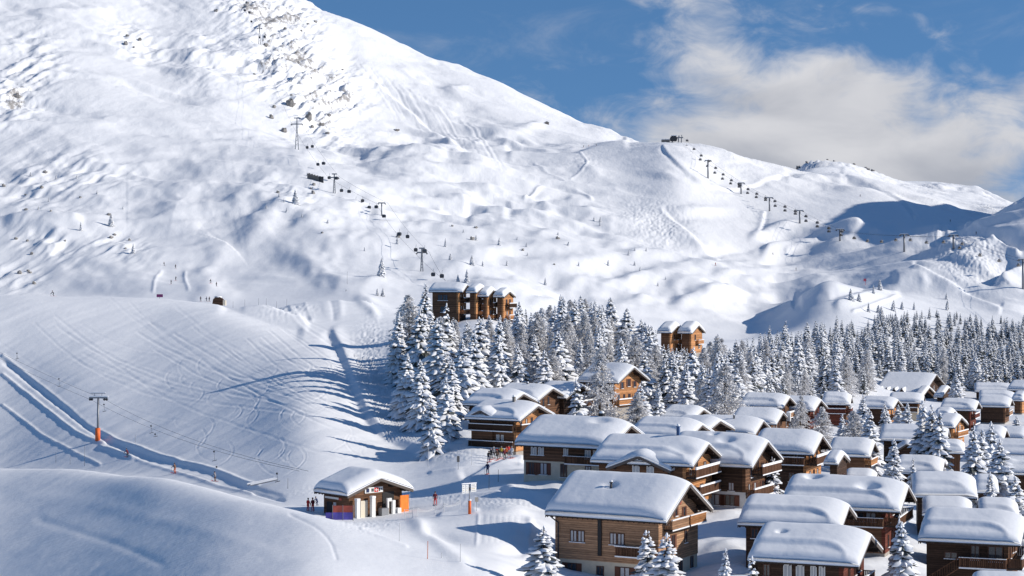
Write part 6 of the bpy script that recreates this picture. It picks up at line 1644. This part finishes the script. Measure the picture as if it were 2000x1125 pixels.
person(hp(105, 571, 400), 'skier bending on the crest of the left slope', 'dark_cloth', 'dark_cloth', 'crouch', 2.0, 1.8)
for k, (px, py, y0, j, lb) in enumerate([(392,590,400,'dark_cloth','skier in black left of the small crest hut'),(404,590,400,'navy_cloth','left of two skiers talking beside the small crest hut'),(409,590,400,'dark_cloth','right of two skiers talking beside the small crest hut'),
     (321,520,600,'dark_cloth','skier high on the groomed run behind the crest'),(343,525,600,'dark_cloth','upper skier in the middle of the groomed run behind the crest'),(343,548,600,'dark_cloth','lower skier in the middle of the groomed run behind the crest'),(334,556,600,'dark_cloth','lowest skier on the groomed run behind the crest'),
     (412,554,560,'dark_cloth','left walker on the snow dome behind the crest hut'),(423,560,560,'dark_cloth','right walker on the snow dome behind the crest hut'),(1398,521,700,'red_cloth','tiny skier in red on the piste under the chairlift'),(1680,385,900,'dark_cloth','tiny skier on the broad bowl below the far ridge'),
     (1510,500,700,'dark_cloth','tiny dark skier at the foot of the chairlift hill'),(1555,529,700,'dark_cloth','tiny skier on the shaded piste in the valley'),(1907,459,700,'dark_cloth','tiny skier standing on the mogul hill shoulder'),(1856,435,700,'dark_cloth','tiny skier in the shade under the right ridge'),
     (1165,286,1200,'dark_cloth','leftmost of three tiny skiers on the saddle'),(1150,288,1200,'red_cloth','middle of three tiny skiers on the saddle'),(1140,290,1200,'dark_cloth','tiny skier farthest left on the saddle')]):
    person(hp(px, py, y0, 3000), lb, j, 'dark_cloth', 'ski' if k % 2 else 'stand', random.uniform(-1, 3), 1.8)

# ------------------------------------------------------------------ poles, signs, ropes
def pole(px, Y, h, mat, label, r_=.035, tip=None, z=None, name='marker_pole', group='thin marker poles along the pistes'):
    g = gp(px, Y); root = empty(name, (g.x, g.y, g.z if z is None else z), 0, label=label, cat='pole', group=group)
    m = MB(); m.tube((0, 0, -.3), (0.03, 0, h), r_, r_ * .8, 7); m.build('shaft', mat, root)
    if tip: m = MB(); m.tube((0.03, 0, h), (0.03, 0, h + .3), r_ * 1.4, r_ * 1.2, 7); m.build('tip', tip, root)
    return root
def pole_at(px, pyb, pyt, mat, label, y0=150, y1=640, **kw):
    p = hit(px, pyb, y0, y1); return pole(px, p.y, (pyb - pyt) / F * p.y, mat, label, z=p.z, **kw)
for a in [(835,1093,1058,'orange_cloth','orange marker pole on the snow ridge left of the shaded hollow'),(899,1097,1062,'rope','pale marker pole in front of the shaded hollow'),
          (780,1058,1022,'rope','white marker pole on the bright bank below the ticket hut'),(862,1090,1080,'rope','short stub pole between the orange and the pale marker pole'),
          (836,914,875,'rope','tall white pole beside the piste entrance'),(921,909,878,'rope','thin white pole above the snowy bank'),
          (955,957,928,'metal_dark','dark pole below the skier in navy'),(973,942,918,'metal_dark','second dark pole left of the snow pile'),
          (165,912,872,'metal_grey','grey pole left of the crouching lift rider'),(109,905,885,'metal_grey','grey pole on the mound edge at the far left'),(264,866,850,'metal_grey','short pole above the crouching lift rider'),
          (137,908,892,'metal_grey','faint pole between two grey poles at the far left'),(562,955,935,'metal_grey','small pole left of the ticket hut roof'),(33,704,692,'metal_dark','small dark pole on the upper left slope'),
          (800,990,965,'rope','pole at the right corner of the ticket hut')]:
    pole_at(*a)
for k, px in enumerate([455, 478, 505, 520, 540, 560]):
    pole_at(px, 583, 570, 'metal_grey', '%s of the six net posts on the crest right of the crest hut' % ['leftmost','second','third','fourth','fifth','rightmost'][k], 400, 640, group='net posts on the crest')
pole_at(678, 556, 532, 'metal_dark', 'single dark pole with crossbar on the far slope left of the lone spruce', 640, 900)
# rope fence
P0 = [gp(815, 229), gp(850, 231), gp(867, 231), gp(899, 233)]
e = empty('rope_fence', P0[0], 0, label='sagging white rope fence on thin posts right of the ticket hut', cat='fence')
for p in P0:
    m = MB(); q = p - P0[0]; m.tube(q + Vector((0, 0, -.2)), q + Vector((0, 0, 1.15)), .03, .025, 6); m.build('post', 'white_paint', e)
for a, b_ in zip(P0[:-1], P0[1:]):
    for hz_ in (1.05, .75):
        m = MB(); pts = []
        for k in range(9):
            t = k / 8; q = (a - P0[0]).lerp(b_ - P0[0], t); pts.append(q + Vector((0, 0, hz_ - .45 * 4 * t * (1 - t) * (1 if hz_ > 1 else .6))))
        m.path(pts, .03, 5); m.build('rope', 'rope', e)
P0 = [gp(790, 227), gp(800, 227), gp(806, 226)]
e = empty('barrier_rail', P0[0], 0, label='low white rail beside the orange banner of the hut', cat='barrier')
for p in P0:
    m = MB(); q = p - P0[0]; m.tube(q, q + Vector((0, 0, 1.2)), .035, .03, 6); m.build('post', 'white_paint', e)
for z_ in (1.1, .6):
    m = MB(); m.path([p - P0[0] + Vector((0, 0, z_)) for p in P0], .03, 5); m.build('rail', 'white_paint', e)
# piste map sign post
g = hit(917, 1004, 200, 260)
e = empty('piste_sign', g, 0.6, label='sign post with two white piste boards and orange padded foot', cat='sign')
S_ = g.y / F
m = MB(); m.tube((0, 0, -.3), (0, 0, 60 * S_), .07, .06, 8); m.build('post', 'metal_grey', e)
m = MB(); m.tube((.02, 0, 0), (.02, 0, 26 * S_), .19, .17, 10); m.build('foot_pad', 'pad_orange', e)
m = MB(); m.ball((.05, 0, 27 * S_), .22, .2, .12, 8, 5); m.build('pad_snow', 'snow', e)
for (x0, x1, z0, z1) in ((-18.5, -11.5, 41, 58), (-10.5, -3.5, 41, 58), (2, 14.5, 43, 59)):
    m = MB(); m.box(x0 * S_, x1 * S_, -.14, -.08, z0 * S_, z1 * S_); b = m.build('piste_board', 'white_paint', e)
    for k in range(4):
        m = MB(); zz = (z0 + 2.2 + k * (z1 - z0 - 4) / 3.4) * S_
        m.box((x0 + 1.6) * S_, (x1 - 1.6 - (k % 2) * 1.5) * S_, -.155, -.143, zz, zz + .7 * S_); m.build('printed_line', ['grey_cloth', 'yellow_cloth', 'grey_cloth', 'navy_cloth'][k], b)
m = MB(); m.box(-19 * S_, 15 * S_, -.2, .02, 59.2 * S_, 61 * S_); m.build('board_snow', 'snow', e)
m = MB(); m.box(-3 * S_, 1.5 * S_, -.1, -.075, 46 * S_, 52 * S_); m.build('bracket', 'metal_dark', e)
p = hit(931, 999, 200, 262)
e = empty('trail_sign', p, 0, label='small yellow white sign on a thin pole right of the piste boards', cat='sign')
m = MB(); m.tube((0, 0, -.2), (0, 0, 1.5), .025, .02, 6); m.build('post', 'metal_grey', e)
m = MB(); m.box(-.2, .2, -.04, 0, 1.1, 1.65); m.build('board', 'cream_paint', e)
p = hit(895, 918, 240, 330)
e = empty('trail_sign', p, 0, label='narrow dark notice on a pole at the foot of the piste', cat='sign')
m = MB(); m.tube((0, 0, -.2), (0, 0, 1.9), .03, .03, 6); m.build('post', 'metal_grey', e)
m = MB(); m.box(-.2, .2, -.05, -.01, 1.1, 2.0); m.build('board', 'stone_grey', e)
p = hit(312, 578, 450, 640)
e = empty('banner_sign', p, 0, label='small purple banner standing on the crest of the left slope', cat='sign')
m = MB(); m.tube((0, 0, -.2), (0, 0, .5), .05, .05, 6); m.build('post', 'metal_dark', e)
m = MB(); m.box(-.9, .9, -.05, 0, .4, 1.25); m.build('board', 'purple_sign', e)
p = hit(1690, 560, 700, 1000)
e = empty('banner_sign', p, 0, label='small pink sign on a stake on the slope above the right forest', cat='sign')
m = MB(); m.tube((0, 0, -.2), (0, 0, 2.6), .09, .09, 6); m.build('post', 'pink_sign', e)
m = MB(); m.box(-.9, .5, -.1, 0, 1.9, 3.2); m.build('board', 'pink_sign', e)
# crest hut
p = hit(427, 588, 430, 600); s_ = p.y / F
e = empty('crest_hut', p, 0, label='tiny rounded wooden hut on the crest of the left slope', cat='hut')
m = MB(); pr = [(-12*s_, -.2), (9*s_, -.2), (9*s_, 10*s_), (4*s_, 15*s_), (-4*s_, 16*s_), (-10*s_, 11*s_)]; m.prism(pr, 'y', -.9, 1.4); m.build('shell', 'wood_dark', e)
m = MB(); m.box(9*s_+.003, 14*s_, -.8, 1.2, -.2, 9*s_); m.build('cabin', 'cream_paint', e)
m = MB(); m.ball((-1*s_, .2, 15*s_), 8*s_, 1.2, 2.6*s_, 10, 6); m.build('roof_snow', 'snow', e)

# ------------------------------------------------------------------ drag lift on the left slope
pb = hit(191, 861, 250, 500); s_ = pb.y / F
e = empty('drag_lift_pylon', pb, 0, label='grey T shaped ski lift pylon with orange padded foot on the left slope', cat='lift pylon')
m = MB(); m.tube((0, 0, -.5), (.1, 0, 84 * s_), .27, .19, 10); m.build('post', 'metal_grey', e)
m = MB(); m.tube((-.02, 0, -.1), (0, 0, 24 * s_), .52, .50, 12); m.build('foot_pad', 'pad_orange', e)
m = MB(); m.box(-17 * s_, 19 * s_, -.16, .16, 82 * s_, 84.5 * s_); m.build('cross_arm', 'metal_grey', e)
m = MB(); m.box(-16 * s_, 20 * s_, -.2, .2, 84.7 * s_, 87 * s_); m.build('arm_snow', 'snow', e)
m = MB(); m.box(-13 * s_, 15 * s_, -.08, .08, 91.5 * s_, 92.5 * s_)
for x in (-6, 8): m.tube((x * s_, 0, 87 * s_), (x * s_, 0, 91.6 * s_), .05, .05, 5)
m.build('service_rail', 'metal_grey', e)
m = MB(); m.box(-13 * s_, 15 * s_, -.12, .12, 92.6 * s_, 94 * s_); m.build('rail_snow', 'snow', e)
for x in (-15, -11.5, 13, 17.5):
    m = MB(); m.tube((x * s_, -.12, 80 * s_), (x * s_, .12, 80 * s_), 2.4 * s_, 2.4 * s_, 10); m.box(x * s_ - .06, x * s_ + .06, -.05, .05, 80 * s_, 82 * s_); m.build('sheave', 'metal_dark', e)
def cable(name, pts, r_, label, mat='metal_dark', sag=0.0, n=10):
    P = []
    for a, b_ in zip(pts[:-1], pts[1:]):
        for k in range(n):
            t = k / n; q = a.lerp(b_, t); q.z -= sag * (b_ - a).length * 4 * t * (1 - t); P.append(q)
    P.append(pts[-1]); o = P[0]
    m = MB(); m.path([q - o for q in P], r_, 4)
    return m.build(name, mat, None, o, label=label, cat='cable')
topL = pb + Vector((-13 * s_, 0, 79 * s_)); topR = pb + Vector((15 * s_, 0, 79 * s_))
up_end = gp(-260, 520) + Vector((0, 0, 8)); lo_end = gp(585, 262) + Vector((0, 0, 3.2))
cable('lift_cable', [up_end, topL, lo_end], .022, 'uphill rope of the drag lift over the T shaped pylon', sag=.012)
cable('lift_cable', [up_end + Vector((2.6, 0, 0)), topR, lo_end + Vector((1.2, 0, 0))], .022, 'return rope of the drag lift over the T shaped pylon', sag=.012)
for k, (px, py, ln_) in enumerate([(203,790,13),(295,832,13),(418,882,17),(541,925,15),(115,740,14),(33,690,10),(423,912,25),(303,848,4)]):
    Yh = float(np.interp(px, [0, 191, 585], [440, pb.y, 262])); q = pz(px, py, Yh); s2 = Yh / F
    e = empty('drag_bar', q, 0, label='drag lift hanger %s' % ['just right of the T shaped pylon','over the slope right of the crouching rider','above the lowest lift rider','left above the ticket hut roof','on the upper left slope','at the far left of the slope','held by the lowest lift rider','swinging low between pylon and middle lift rider'][k], cat='lift hanger', group='hangers of the drag lift')
    m = MB(); m.ball((0, 0, 0), .16, .1, .16, 8, 6); m.build('spring_box', 'metal_dark', e)
    m = MB(); m.tube((0, 0, -.1), (.12, 0, -ln_ * s2), .022, .022, 5); m.build('cord', 'metal_dark', e)
    m = MB(); m.tube((-.28, 0, -ln_ * s2 - .12), (.45, 0, -ln_ * s2 + .05), .05, .05, 6); m.build('bar', 'black', e)
# snow covered start frame at the lower end
p = hit(512, 952, 235, 330); e = empty('snowy_framework', p, 0, label='snow covered steel framework lying at the lower end of the drag lift track', cat='framework')
for k, (x0, y0_, x1, y1_) in enumerate([(-2.2, 0, 1.8, 1.2), (-1.6, -.8, 2.2, .2)]):
    m = MB(); m.tube((x0, y0_, .25), (x1, y1_, 1.0), .09, .09, 6); m.build('beam', 'metal_grey', e)
    m = MB(); m.tube((x0, y0_, .42), (x1, y1_, 1.17), .12, .1, 6); m.build('beam_snow', 'snow', e)

# ------------------------------------------------------------------ gondola line on the left mountain
def gondola_tower(px, pyb, pyt, label, y0=600, y1=3000, aw=14, frame=True):
    p = hit(px, pyb, y0, y1); s = p.y / F; H_ = (pyb - pyt) * s
    e = empty('gondola_tower', p, 0, label=label, cat='lift tower', group='towers of the gondola lift')
    if frame:
        for x in (-1, 1):
            m = MB(); m.tube((x * 3.6 * s * H_ / (62 * s), 0, -2), (x * .9 * s, 0, H_ * .62), .30, .24, 6); m.build('leg', 'metal_grey', e)
        m = MB()
        for q in (.12, .25, .38, .5):
            w = 3.6 * s * H_ / (62 * s) * (1 - q / .62) + .9 * s * q / .62; m.tube((-w, 0, H_ * q), (w * .95, 0, H_ * (q + .08)), .1, .1, 4)
        m.build('bracing', 'metal_grey', e, kind='stuff')
        m = MB(); m.tube((0, 0, H_ * .6), (0, 0, H_), .4, .3, 6); m.build('mast', 'metal_grey', e)
    else:
        m = MB(); m.tube((0, 0, -2), (0, 0, H_), .42, .28, 8); m.build('mast', 'metal_grey', e)
    hz_ = H_ * .80 if frame else H_ * .97
    m = MB(); m.box(-aw / 2 * s, aw / 2 * s, -.25, .25, hz_ - .3, hz_ + .3); m.build('cross_arm', 'metal_grey', e)
    for x in (-1, 1):
        m = MB(); m.box(x * aw / 2 * s - .25, x * aw / 2 * s + .25, -1.6, 1.6, hz_ - .75, hz_ - .31); m.build('sheaves', 'metal_dark', e)
    if frame:
        m = MB(); m.box(-aw * .28 * s, aw * .28 * s, -.3, .3, H_ - .5, H_ + .1); m.build('top_frame', 'metal_grey', e)
    return p, p + Vector((0, 0, hz_))
gt = [gondola_tower(507, 86, 48, 'highest gondola tower on the upper left mountain', aw=9), gondola_tower(580, 292, 230, 'large gondola tower with two legs below the cliffs', aw=22), gondola_tower(653, 379, 341, 'gondola tower beside the dark snow fence', aw=17),
      gondola_tower(745.5, 424, 398, 'gondola tower half sunk behind the white ridge', aw=14, frame=False), gondola_tower(824, 530, 484, 'gondola tower above the hotel', aw=20)]
tp_x = [507, 580, 653, 745, 824, 870]; tp_Y = [t[0].y for t in gt] + [gt[-1][0].y - 60]
def gondola(px, py, label):
    Y = float(np.interp(px, tp_x, tp_Y)); q = pz(px, py, Y)
    e = empty('gondola_cabin', q, random.uniform(-.3, .3), label=label, cat='gondola', group='cabins of the gondola lift'); e.scale = (.8, .8, .8)
    m = MB(); pr = [(-.85, -1.0), (.85, -1.0), (1.1, -.2), (1.05, .6), (.7, 1.0), (-.7, 1.0), (-1.05, .6), (-1.1, -.2)]
    m.prism(pr, 'y', -1.0, 1.0); m.build('cabin', 'metal_dark', e)
    m = MB(); m.box(-.8, .8, -1.03, -1.004, -.1, .65); m.build('window', 'glass_dark', e)
    m = MB(); m.tube((0, 0, 1.0), (.25, 0, 3.0), .09, .09, 5); m.build('hanger', 'metal_grey', e)
GL = [(478,20),(487,24),(491,42),(507,73),(517,72),(600,288),(610,286),(621,321),(632,319),(643,347),(657,348),(667,372),(682,374),(695,393),(708,392),(721,405),(735,404),(750,422),(780,457),(796,462),(812,488),(829,490),(846,536),(863,539)]
gl_lab = {600: 'left cabin of the pair right of the large two legged tower', 610: 'right cabin of the pair right of the large two legged tower'}
ordn = ['first','second','third','fourth','fifth','sixth','seventh','eighth','ninth','tenth','eleventh','twelfth','thirteenth','fourteenth','fifteenth','sixteenth','seventeenth','eighteenth','nineteenth','twentieth',
        'twenty first','twenty second','twenty third','twenty fourth','twenty fifth','twenty sixth','twenty seventh','twenty eighth','twenty ninth','thirtieth','thirty first','thirty second','thirty third','thirty fourth','thirty fifth','thirty sixth','thirty seventh','thirty eighth','thirty ninth','fortieth']
for k, (a, b_) in enumerate(GL):
    gondola(a, b_, gl_lab.get(a, 'dark gondola cabin, %s counted from the top of the gondola line' % ordn[k]))
for sgn, nm in ((-1, 'left'), (1, 'right')):
    pts = [pz(430, -60, tp_Y[0] + 150)] + [t[1] + Vector((sgn * 3.2, 0, 0)) for t in gt] + [pz(870, 548, tp_Y[-1])]
    cable('gondola_cable', pts, .05, '%s cable of the gondola line' % nm, sag=.01)
# dark slatted snow fence near the third tower
p = hit(602, 350, 700, 2000); q = hit(630, 358, 700, 2000); s = p.y / F
e = empty('snow_fence', p, 0, label='dark slatted fence like structure left of the gondola tower', cat='fence')
for k in range(12):
    t = k / 11; a = (q - p) * t; m = MB(); m.box(a.x - .55, a.x + .45, a.y - .2, a.y + .2, a.z - 1, a.z + 10 * s + .4 * (k % 2)); m.build('slat', 'stone_grey' if k < 9 else 'metal_dark', e)
m = MB(); m.box(26 * s, 31 * s, (q - p).y - .8, (q - p).y + .8, (q - p).z - 2, (q - p).z + 12 * s); m.build('end_cabin', 'metal_dark', e)

# ------------------------------------------------------------------ chairlift on the right
def chair_pylon(px, pyb, pyt, label, y0=640, y1=3000, aw=2.3, top=True):
    p = hit(px, pyb, y0, y1); s = p.y / F; H_ = (pyb - pyt) * s
    e = empty('chairlift_pylon', p, 0, label=label, cat='lift pylon', group='pylons of the chairlift')
    m = MB(); m.tube((0, 0, -2), (0, 0, H_), .62, .5, 10); m.build('post', 'metal_grey', e)
    m = MB(); m.box(-aw, aw, -.3, .3, H_ - .5, H_ + .05); m.build('cross_arm', 'metal_grey', e)
    m = MB(); m.box(-aw, aw, -.35, .35, H_ + .055, H_ + .3); m.build('arm_snow', 'snow', e)
    for x in (-1, 1):
        m = MB(); m.box(x * aw - .3, x * aw + .3, -1.6, 1.6, H_ - .9, H_ - .51); m.build('sheaves', 'metal_dark', e)
    return p, p + Vector((0, 0, H_ - 1))
c6 = lambda x, y: (1280 + x / 4.6875, 240 + y / 4.6875)
c7 = lambda x, y: (1640 + x / 5.556, 420 + y / 5.556)
PYL = [(c6(482,510), c6(0,345)[1], 'tall chairlift pylon high on the ridge hill'), (c6(785,655), c6(0,552)[1], 'second chairlift pylon from the top, crowded by chairs'), (c6(1045,808), c6(0,683)[1], 'third chairlift pylon from the top, standing above a snow bank'),
       (c6(1322,930), c6(0,812)[1], 'fourth chairlift pylon from the top on a sunny knoll'), (c6(1690,1087), c6(0,980)[1], 'thin chairlift pylon at the left end of the shaded valley'),
       (c7(700,405), c7(0,213)[1], 'chairlift pylon standing in the blue shade of the valley'), (c7(1235,380), c7(0,225)[1], 'chairlift pylon with snowy frame on the mogul hill'), (c7(1990,805), c7(0,480)[1], 'largest chairlift pylon at the right edge')]
cp_ = []
ymin = [1150, 1050, 950, 900, 850, 760, 700, 600]
for (b_, t, lb), y0 in zip(PYL, ymin): cp_.append(chair_pylon(b_[0], b_[1], t, lb, y0=y0))
cx = [1325] + [b_[0][0] for b_ in PYL] + [2060]
st = hit(1322, 268, 1300, 1600)
cY = [st.y] + [c[0].y for c in cp_] + [cp_[-1][0].y - 60]
for k in range(1, len(cY)): cY[k] = min(cY[k], cY[k - 1] - 8)
CHM = {}
def chair(px, py, label, rot):
    Y = float(np.interp(px, cx, cY)); q = pz(px, py, Y)
    e = empty('lift_chair', q, rot, label=label, cat='lift chair', group='chairs of the chairlift'); e.scale = (.85, .85, .85)
    if not CHM:
        m = MB(); m.box(-1.3, 1.3, -.35, .35, -.75, -.55); CHM['seat'] = (m.mesh('seat', 'metal_dark'), None)
        m = MB(); m.add([(-1.3,.3,-.55),(1.3,.3,-.55),(1.3,.5,.35),(-1.3,.5,.35),(-1.3,.36,-.55),(1.3,.36,-.55),(1.3,.56,.35),(-1.3,.56,.35)], [(0,1,2,3),(4,7,6,5),(0,4,5,1),(3,2,6,7),(0,3,7,4),(1,5,6,2)]); CHM['backrest'] = (m.mesh('backrest', 'metal_dark'), None)
        m = MB()
        for x in (-1.25, 0, 1.25): m.path([(x, -.3, -.7), (x, -.45, .2), (x * .6, .1, 1.0)], .06, 5)
        m.box(-.8, .8, .02, .14, .95, 1.05); CHM['frame'] = (m.mesh('frame', 'metal_grey'), 'stuff')
        m = MB(); m.tube((0, .1, 1.0), (0, 0, 2.6), .07, .07, 5); CHM['hanger'] = (m.mesh('hanger', 'metal_grey'), None)
        m = MB(); m.ball((0, .1, .75), 1.2, .6, .45, 10, 6); CHM['hood'] = (m.mesh('hood', 'grey_cloth'), None)
    for nm, (me, kd) in CHM.items(): mesh_obj(nm, me, e, kind=kd)
CH6 = [(292,162),(286,213),(355,240),(346,280),(421,300),(412,336),(490,350),(478,395),(553,413),(545,457),(622,473),(615,512),(697,527),(690,555),(768,565),(768,585),(850,607),(845,642),(929,650),(925,680),(1010,688),(1010,706),(1096,717),(1098,760),(1188,768),(1188,803),(1283,808),(1283,832),(1380,855),(1380,898),(1484,914),(1484,948),(1590,964),(1590,993),(1708,995),(1700,1027),(1822,1055)]
CH7 = [(160,250),(305,283),(458,290),(613,272),(770,272),(945,298),(1130,295),(1333,315),(1305,358),(1527,435),(1735,497),(1945,545)]
for k, (a, b_) in enumerate(CH6):
    x, y = c6(a, b_)
    side = 'upper' if k % 2 == 0 else 'lower'
    chair(x, y, 'lift chair on the %s rope, %s from the top station' % (side, ordn[k // 2]) if k < 36 else 'lift chair just entering the blue shade, left end of the valley row', .3)
for k, (a, b_) in enumerate(CH7):
    x, y = c7(a, b_); chair(x, y, 'lift chair %s from the left in the row crossing the shaded valley' % ordn[k], .5)
for sgn, nm in ((-1, 'uphill'), (1, 'downhill')):
    pts = [st + Vector((sgn * 3, 0, 6))] + [c[1] + Vector((sgn * 2.2, 0, 0)) for c in cp_] + [pz(2100, 575, cY[-1] - 40)]
    cable('chairlift_rope', pts, .05, '%s rope of the chairlift' % nm, sag=.006)
# top station
st = hit(1316, 268, 1300, 1650); s = st.y / F
e = empty('lift_station', st, 0, label='dark chairlift top station with snowy frames on the ridge hill', cat='lift station')
m = MB(); m.prism([(-6*s, 2*s), (5*s, 2*s), (7*s, 8*s), (3*s, 12*s), (-6*s, 11*s), (-8*s, 6*s)], 'y', -2.5, 2.5); m.build('machine_hood', 'metal_dark', e)
m = MB(); m.box(-24*s, -8*s, -1.5, 1.5, -2, 5*s); m.build('low_building', 'stone_grey', e)
m = MB(); m.box(-24*s, -7.5*s, -1.8, 1.8, 5*s+.01, 6.2*s); m.build('building_snow', 'snow', e)
for x in (-3, 9, 15): 
    m = MB(); m.tube((x*s, 0, -2), (x*s, 0, 9*s), .45, .35, 6); m.build('column', 'metal_grey', e)
m = MB(); m.box(7*s, 18*s, -1, 1, 8*s, 10*s); m.box(9*s, 11*s, -.8, .8, 10.01*s, 13*s); m.box(15*s, 16*s, -.5, .5, 10.01*s, 14.5*s); m.build('frame_head', 'metal_grey', e)
m = MB(); m.box(-5*s, 6*s, -2, 2, 12*s, 13.4*s); m.build('hood_snow', 'snow', e)
# mountain hut
p = hit(1068, 243, 1400, 2400); s = p.y / F
e = empty('mountain_hut', p, 0, label='tiny dark hut on the sunny slope below the skyline', cat='hut')
m = MB(); m.prism([(-4*s,-1), (4*s,-1), (4*s,3*s), (0,5.2*s), (-4*s,3*s)], 'y', -2.5, 3); m.build('wall', 'stone_grey', e)
m = MB(); m.prism([(-5*s,2.6*s), (0,5.3*s), (5*s,2.6*s), (5*s,3.3*s), (0,6.2*s), (-5*s,3.3*s)], 'y', -3, 3.5); m.build('roof_snow', 'snow', e)
# boulders poking out of the snow
def boulder(px, py, wpx, hpx, seed, label, group):
    p = hit(px, py, 620, 3000); s = p.y / F; rs = np.random.RandomState(seed)
    m = MB(); m.ball((0, 0, hpx * s * .3), wpx * s * .5, wpx * s * .5, hpx * s * .6, 8, 6)
    m.v = [tuple(np.array(v) * (1 + rs.uniform(-.28, .28)) + np.array([0, 0, 0])) for v in m.v]; m.sm = [False] * len(m.sm)
    e = m.build('boulder', 'rock', None, p, label=label, cat='rock', group=group)
    m2 = MB(); m2.ball((-.1 * wpx * s, .2 * wpx * s, hpx * s * .72), wpx * s * .42, wpx * s * .4, hpx * s * .22, 8, 5); m2.build('snow_cap', 'snow', e)
B = [(568,208,18,14,'brown triangular rock under the cliffs above the gondola tower'),(603,238,14,16,'grey rock right above the gondola tower'),(628,246,12,7,'flat rock right of the gondola tower head'),(555,258,14,8,'slanting rock left of the gondola tower'),
     (775,256,14,4,'thin dark rock ledge below the old slide path'),(610,250,7,5,'little rock between two bigger rocks by the tower'),(640,262,9,5,'small rock right of the gondola tower'),(34,192,16,9,'grey crag at the left edge of the mountain'),(530,232,10,9,'small rock left above the gondola tower')]
for k, b_ in enumerate(B): boulder(b_[0], b_[1], b_[2], b_[3], 50 + k, b_[4], 'boulders showing through the snow')
rk = {}
for k in range(60):
    cxx = [(90,345,90,40),(130,400,90,30),(560,110,80,60),(600,180,70,50),(90,480,70,25),(250,480,50,20),(30,540,40,20),(480,20,60,30),(570,60,50,50),(270,80,40,25),(570,380,60,25),(800,430,200,40),(1050,470,150,50),(1590,312,40,5),(1690,325,25,8)][k % 15]
    px = cxx[0] + RNG.uniform(-1, 1) * cxx[2]; py = cxx[1] + RNG.uniform(-1, 1) * cxx[3]
    rk.setdefault(zone(px, py), []).append((px, py, RNG.uniform(4, 9), RNG.uniform(.5, .9), k))
for zn, lst in rk.items():
    lst.sort()
    for n_, (px, py, w, q_, k) in enumerate(lst):
        boulder(px, py, w, w * q_, 200 + k, ordinal_label(n_, len(lst), 'small snow capped rock', 'small snow capped rocks', zn), 'small snow capped rocks %s' % zn)
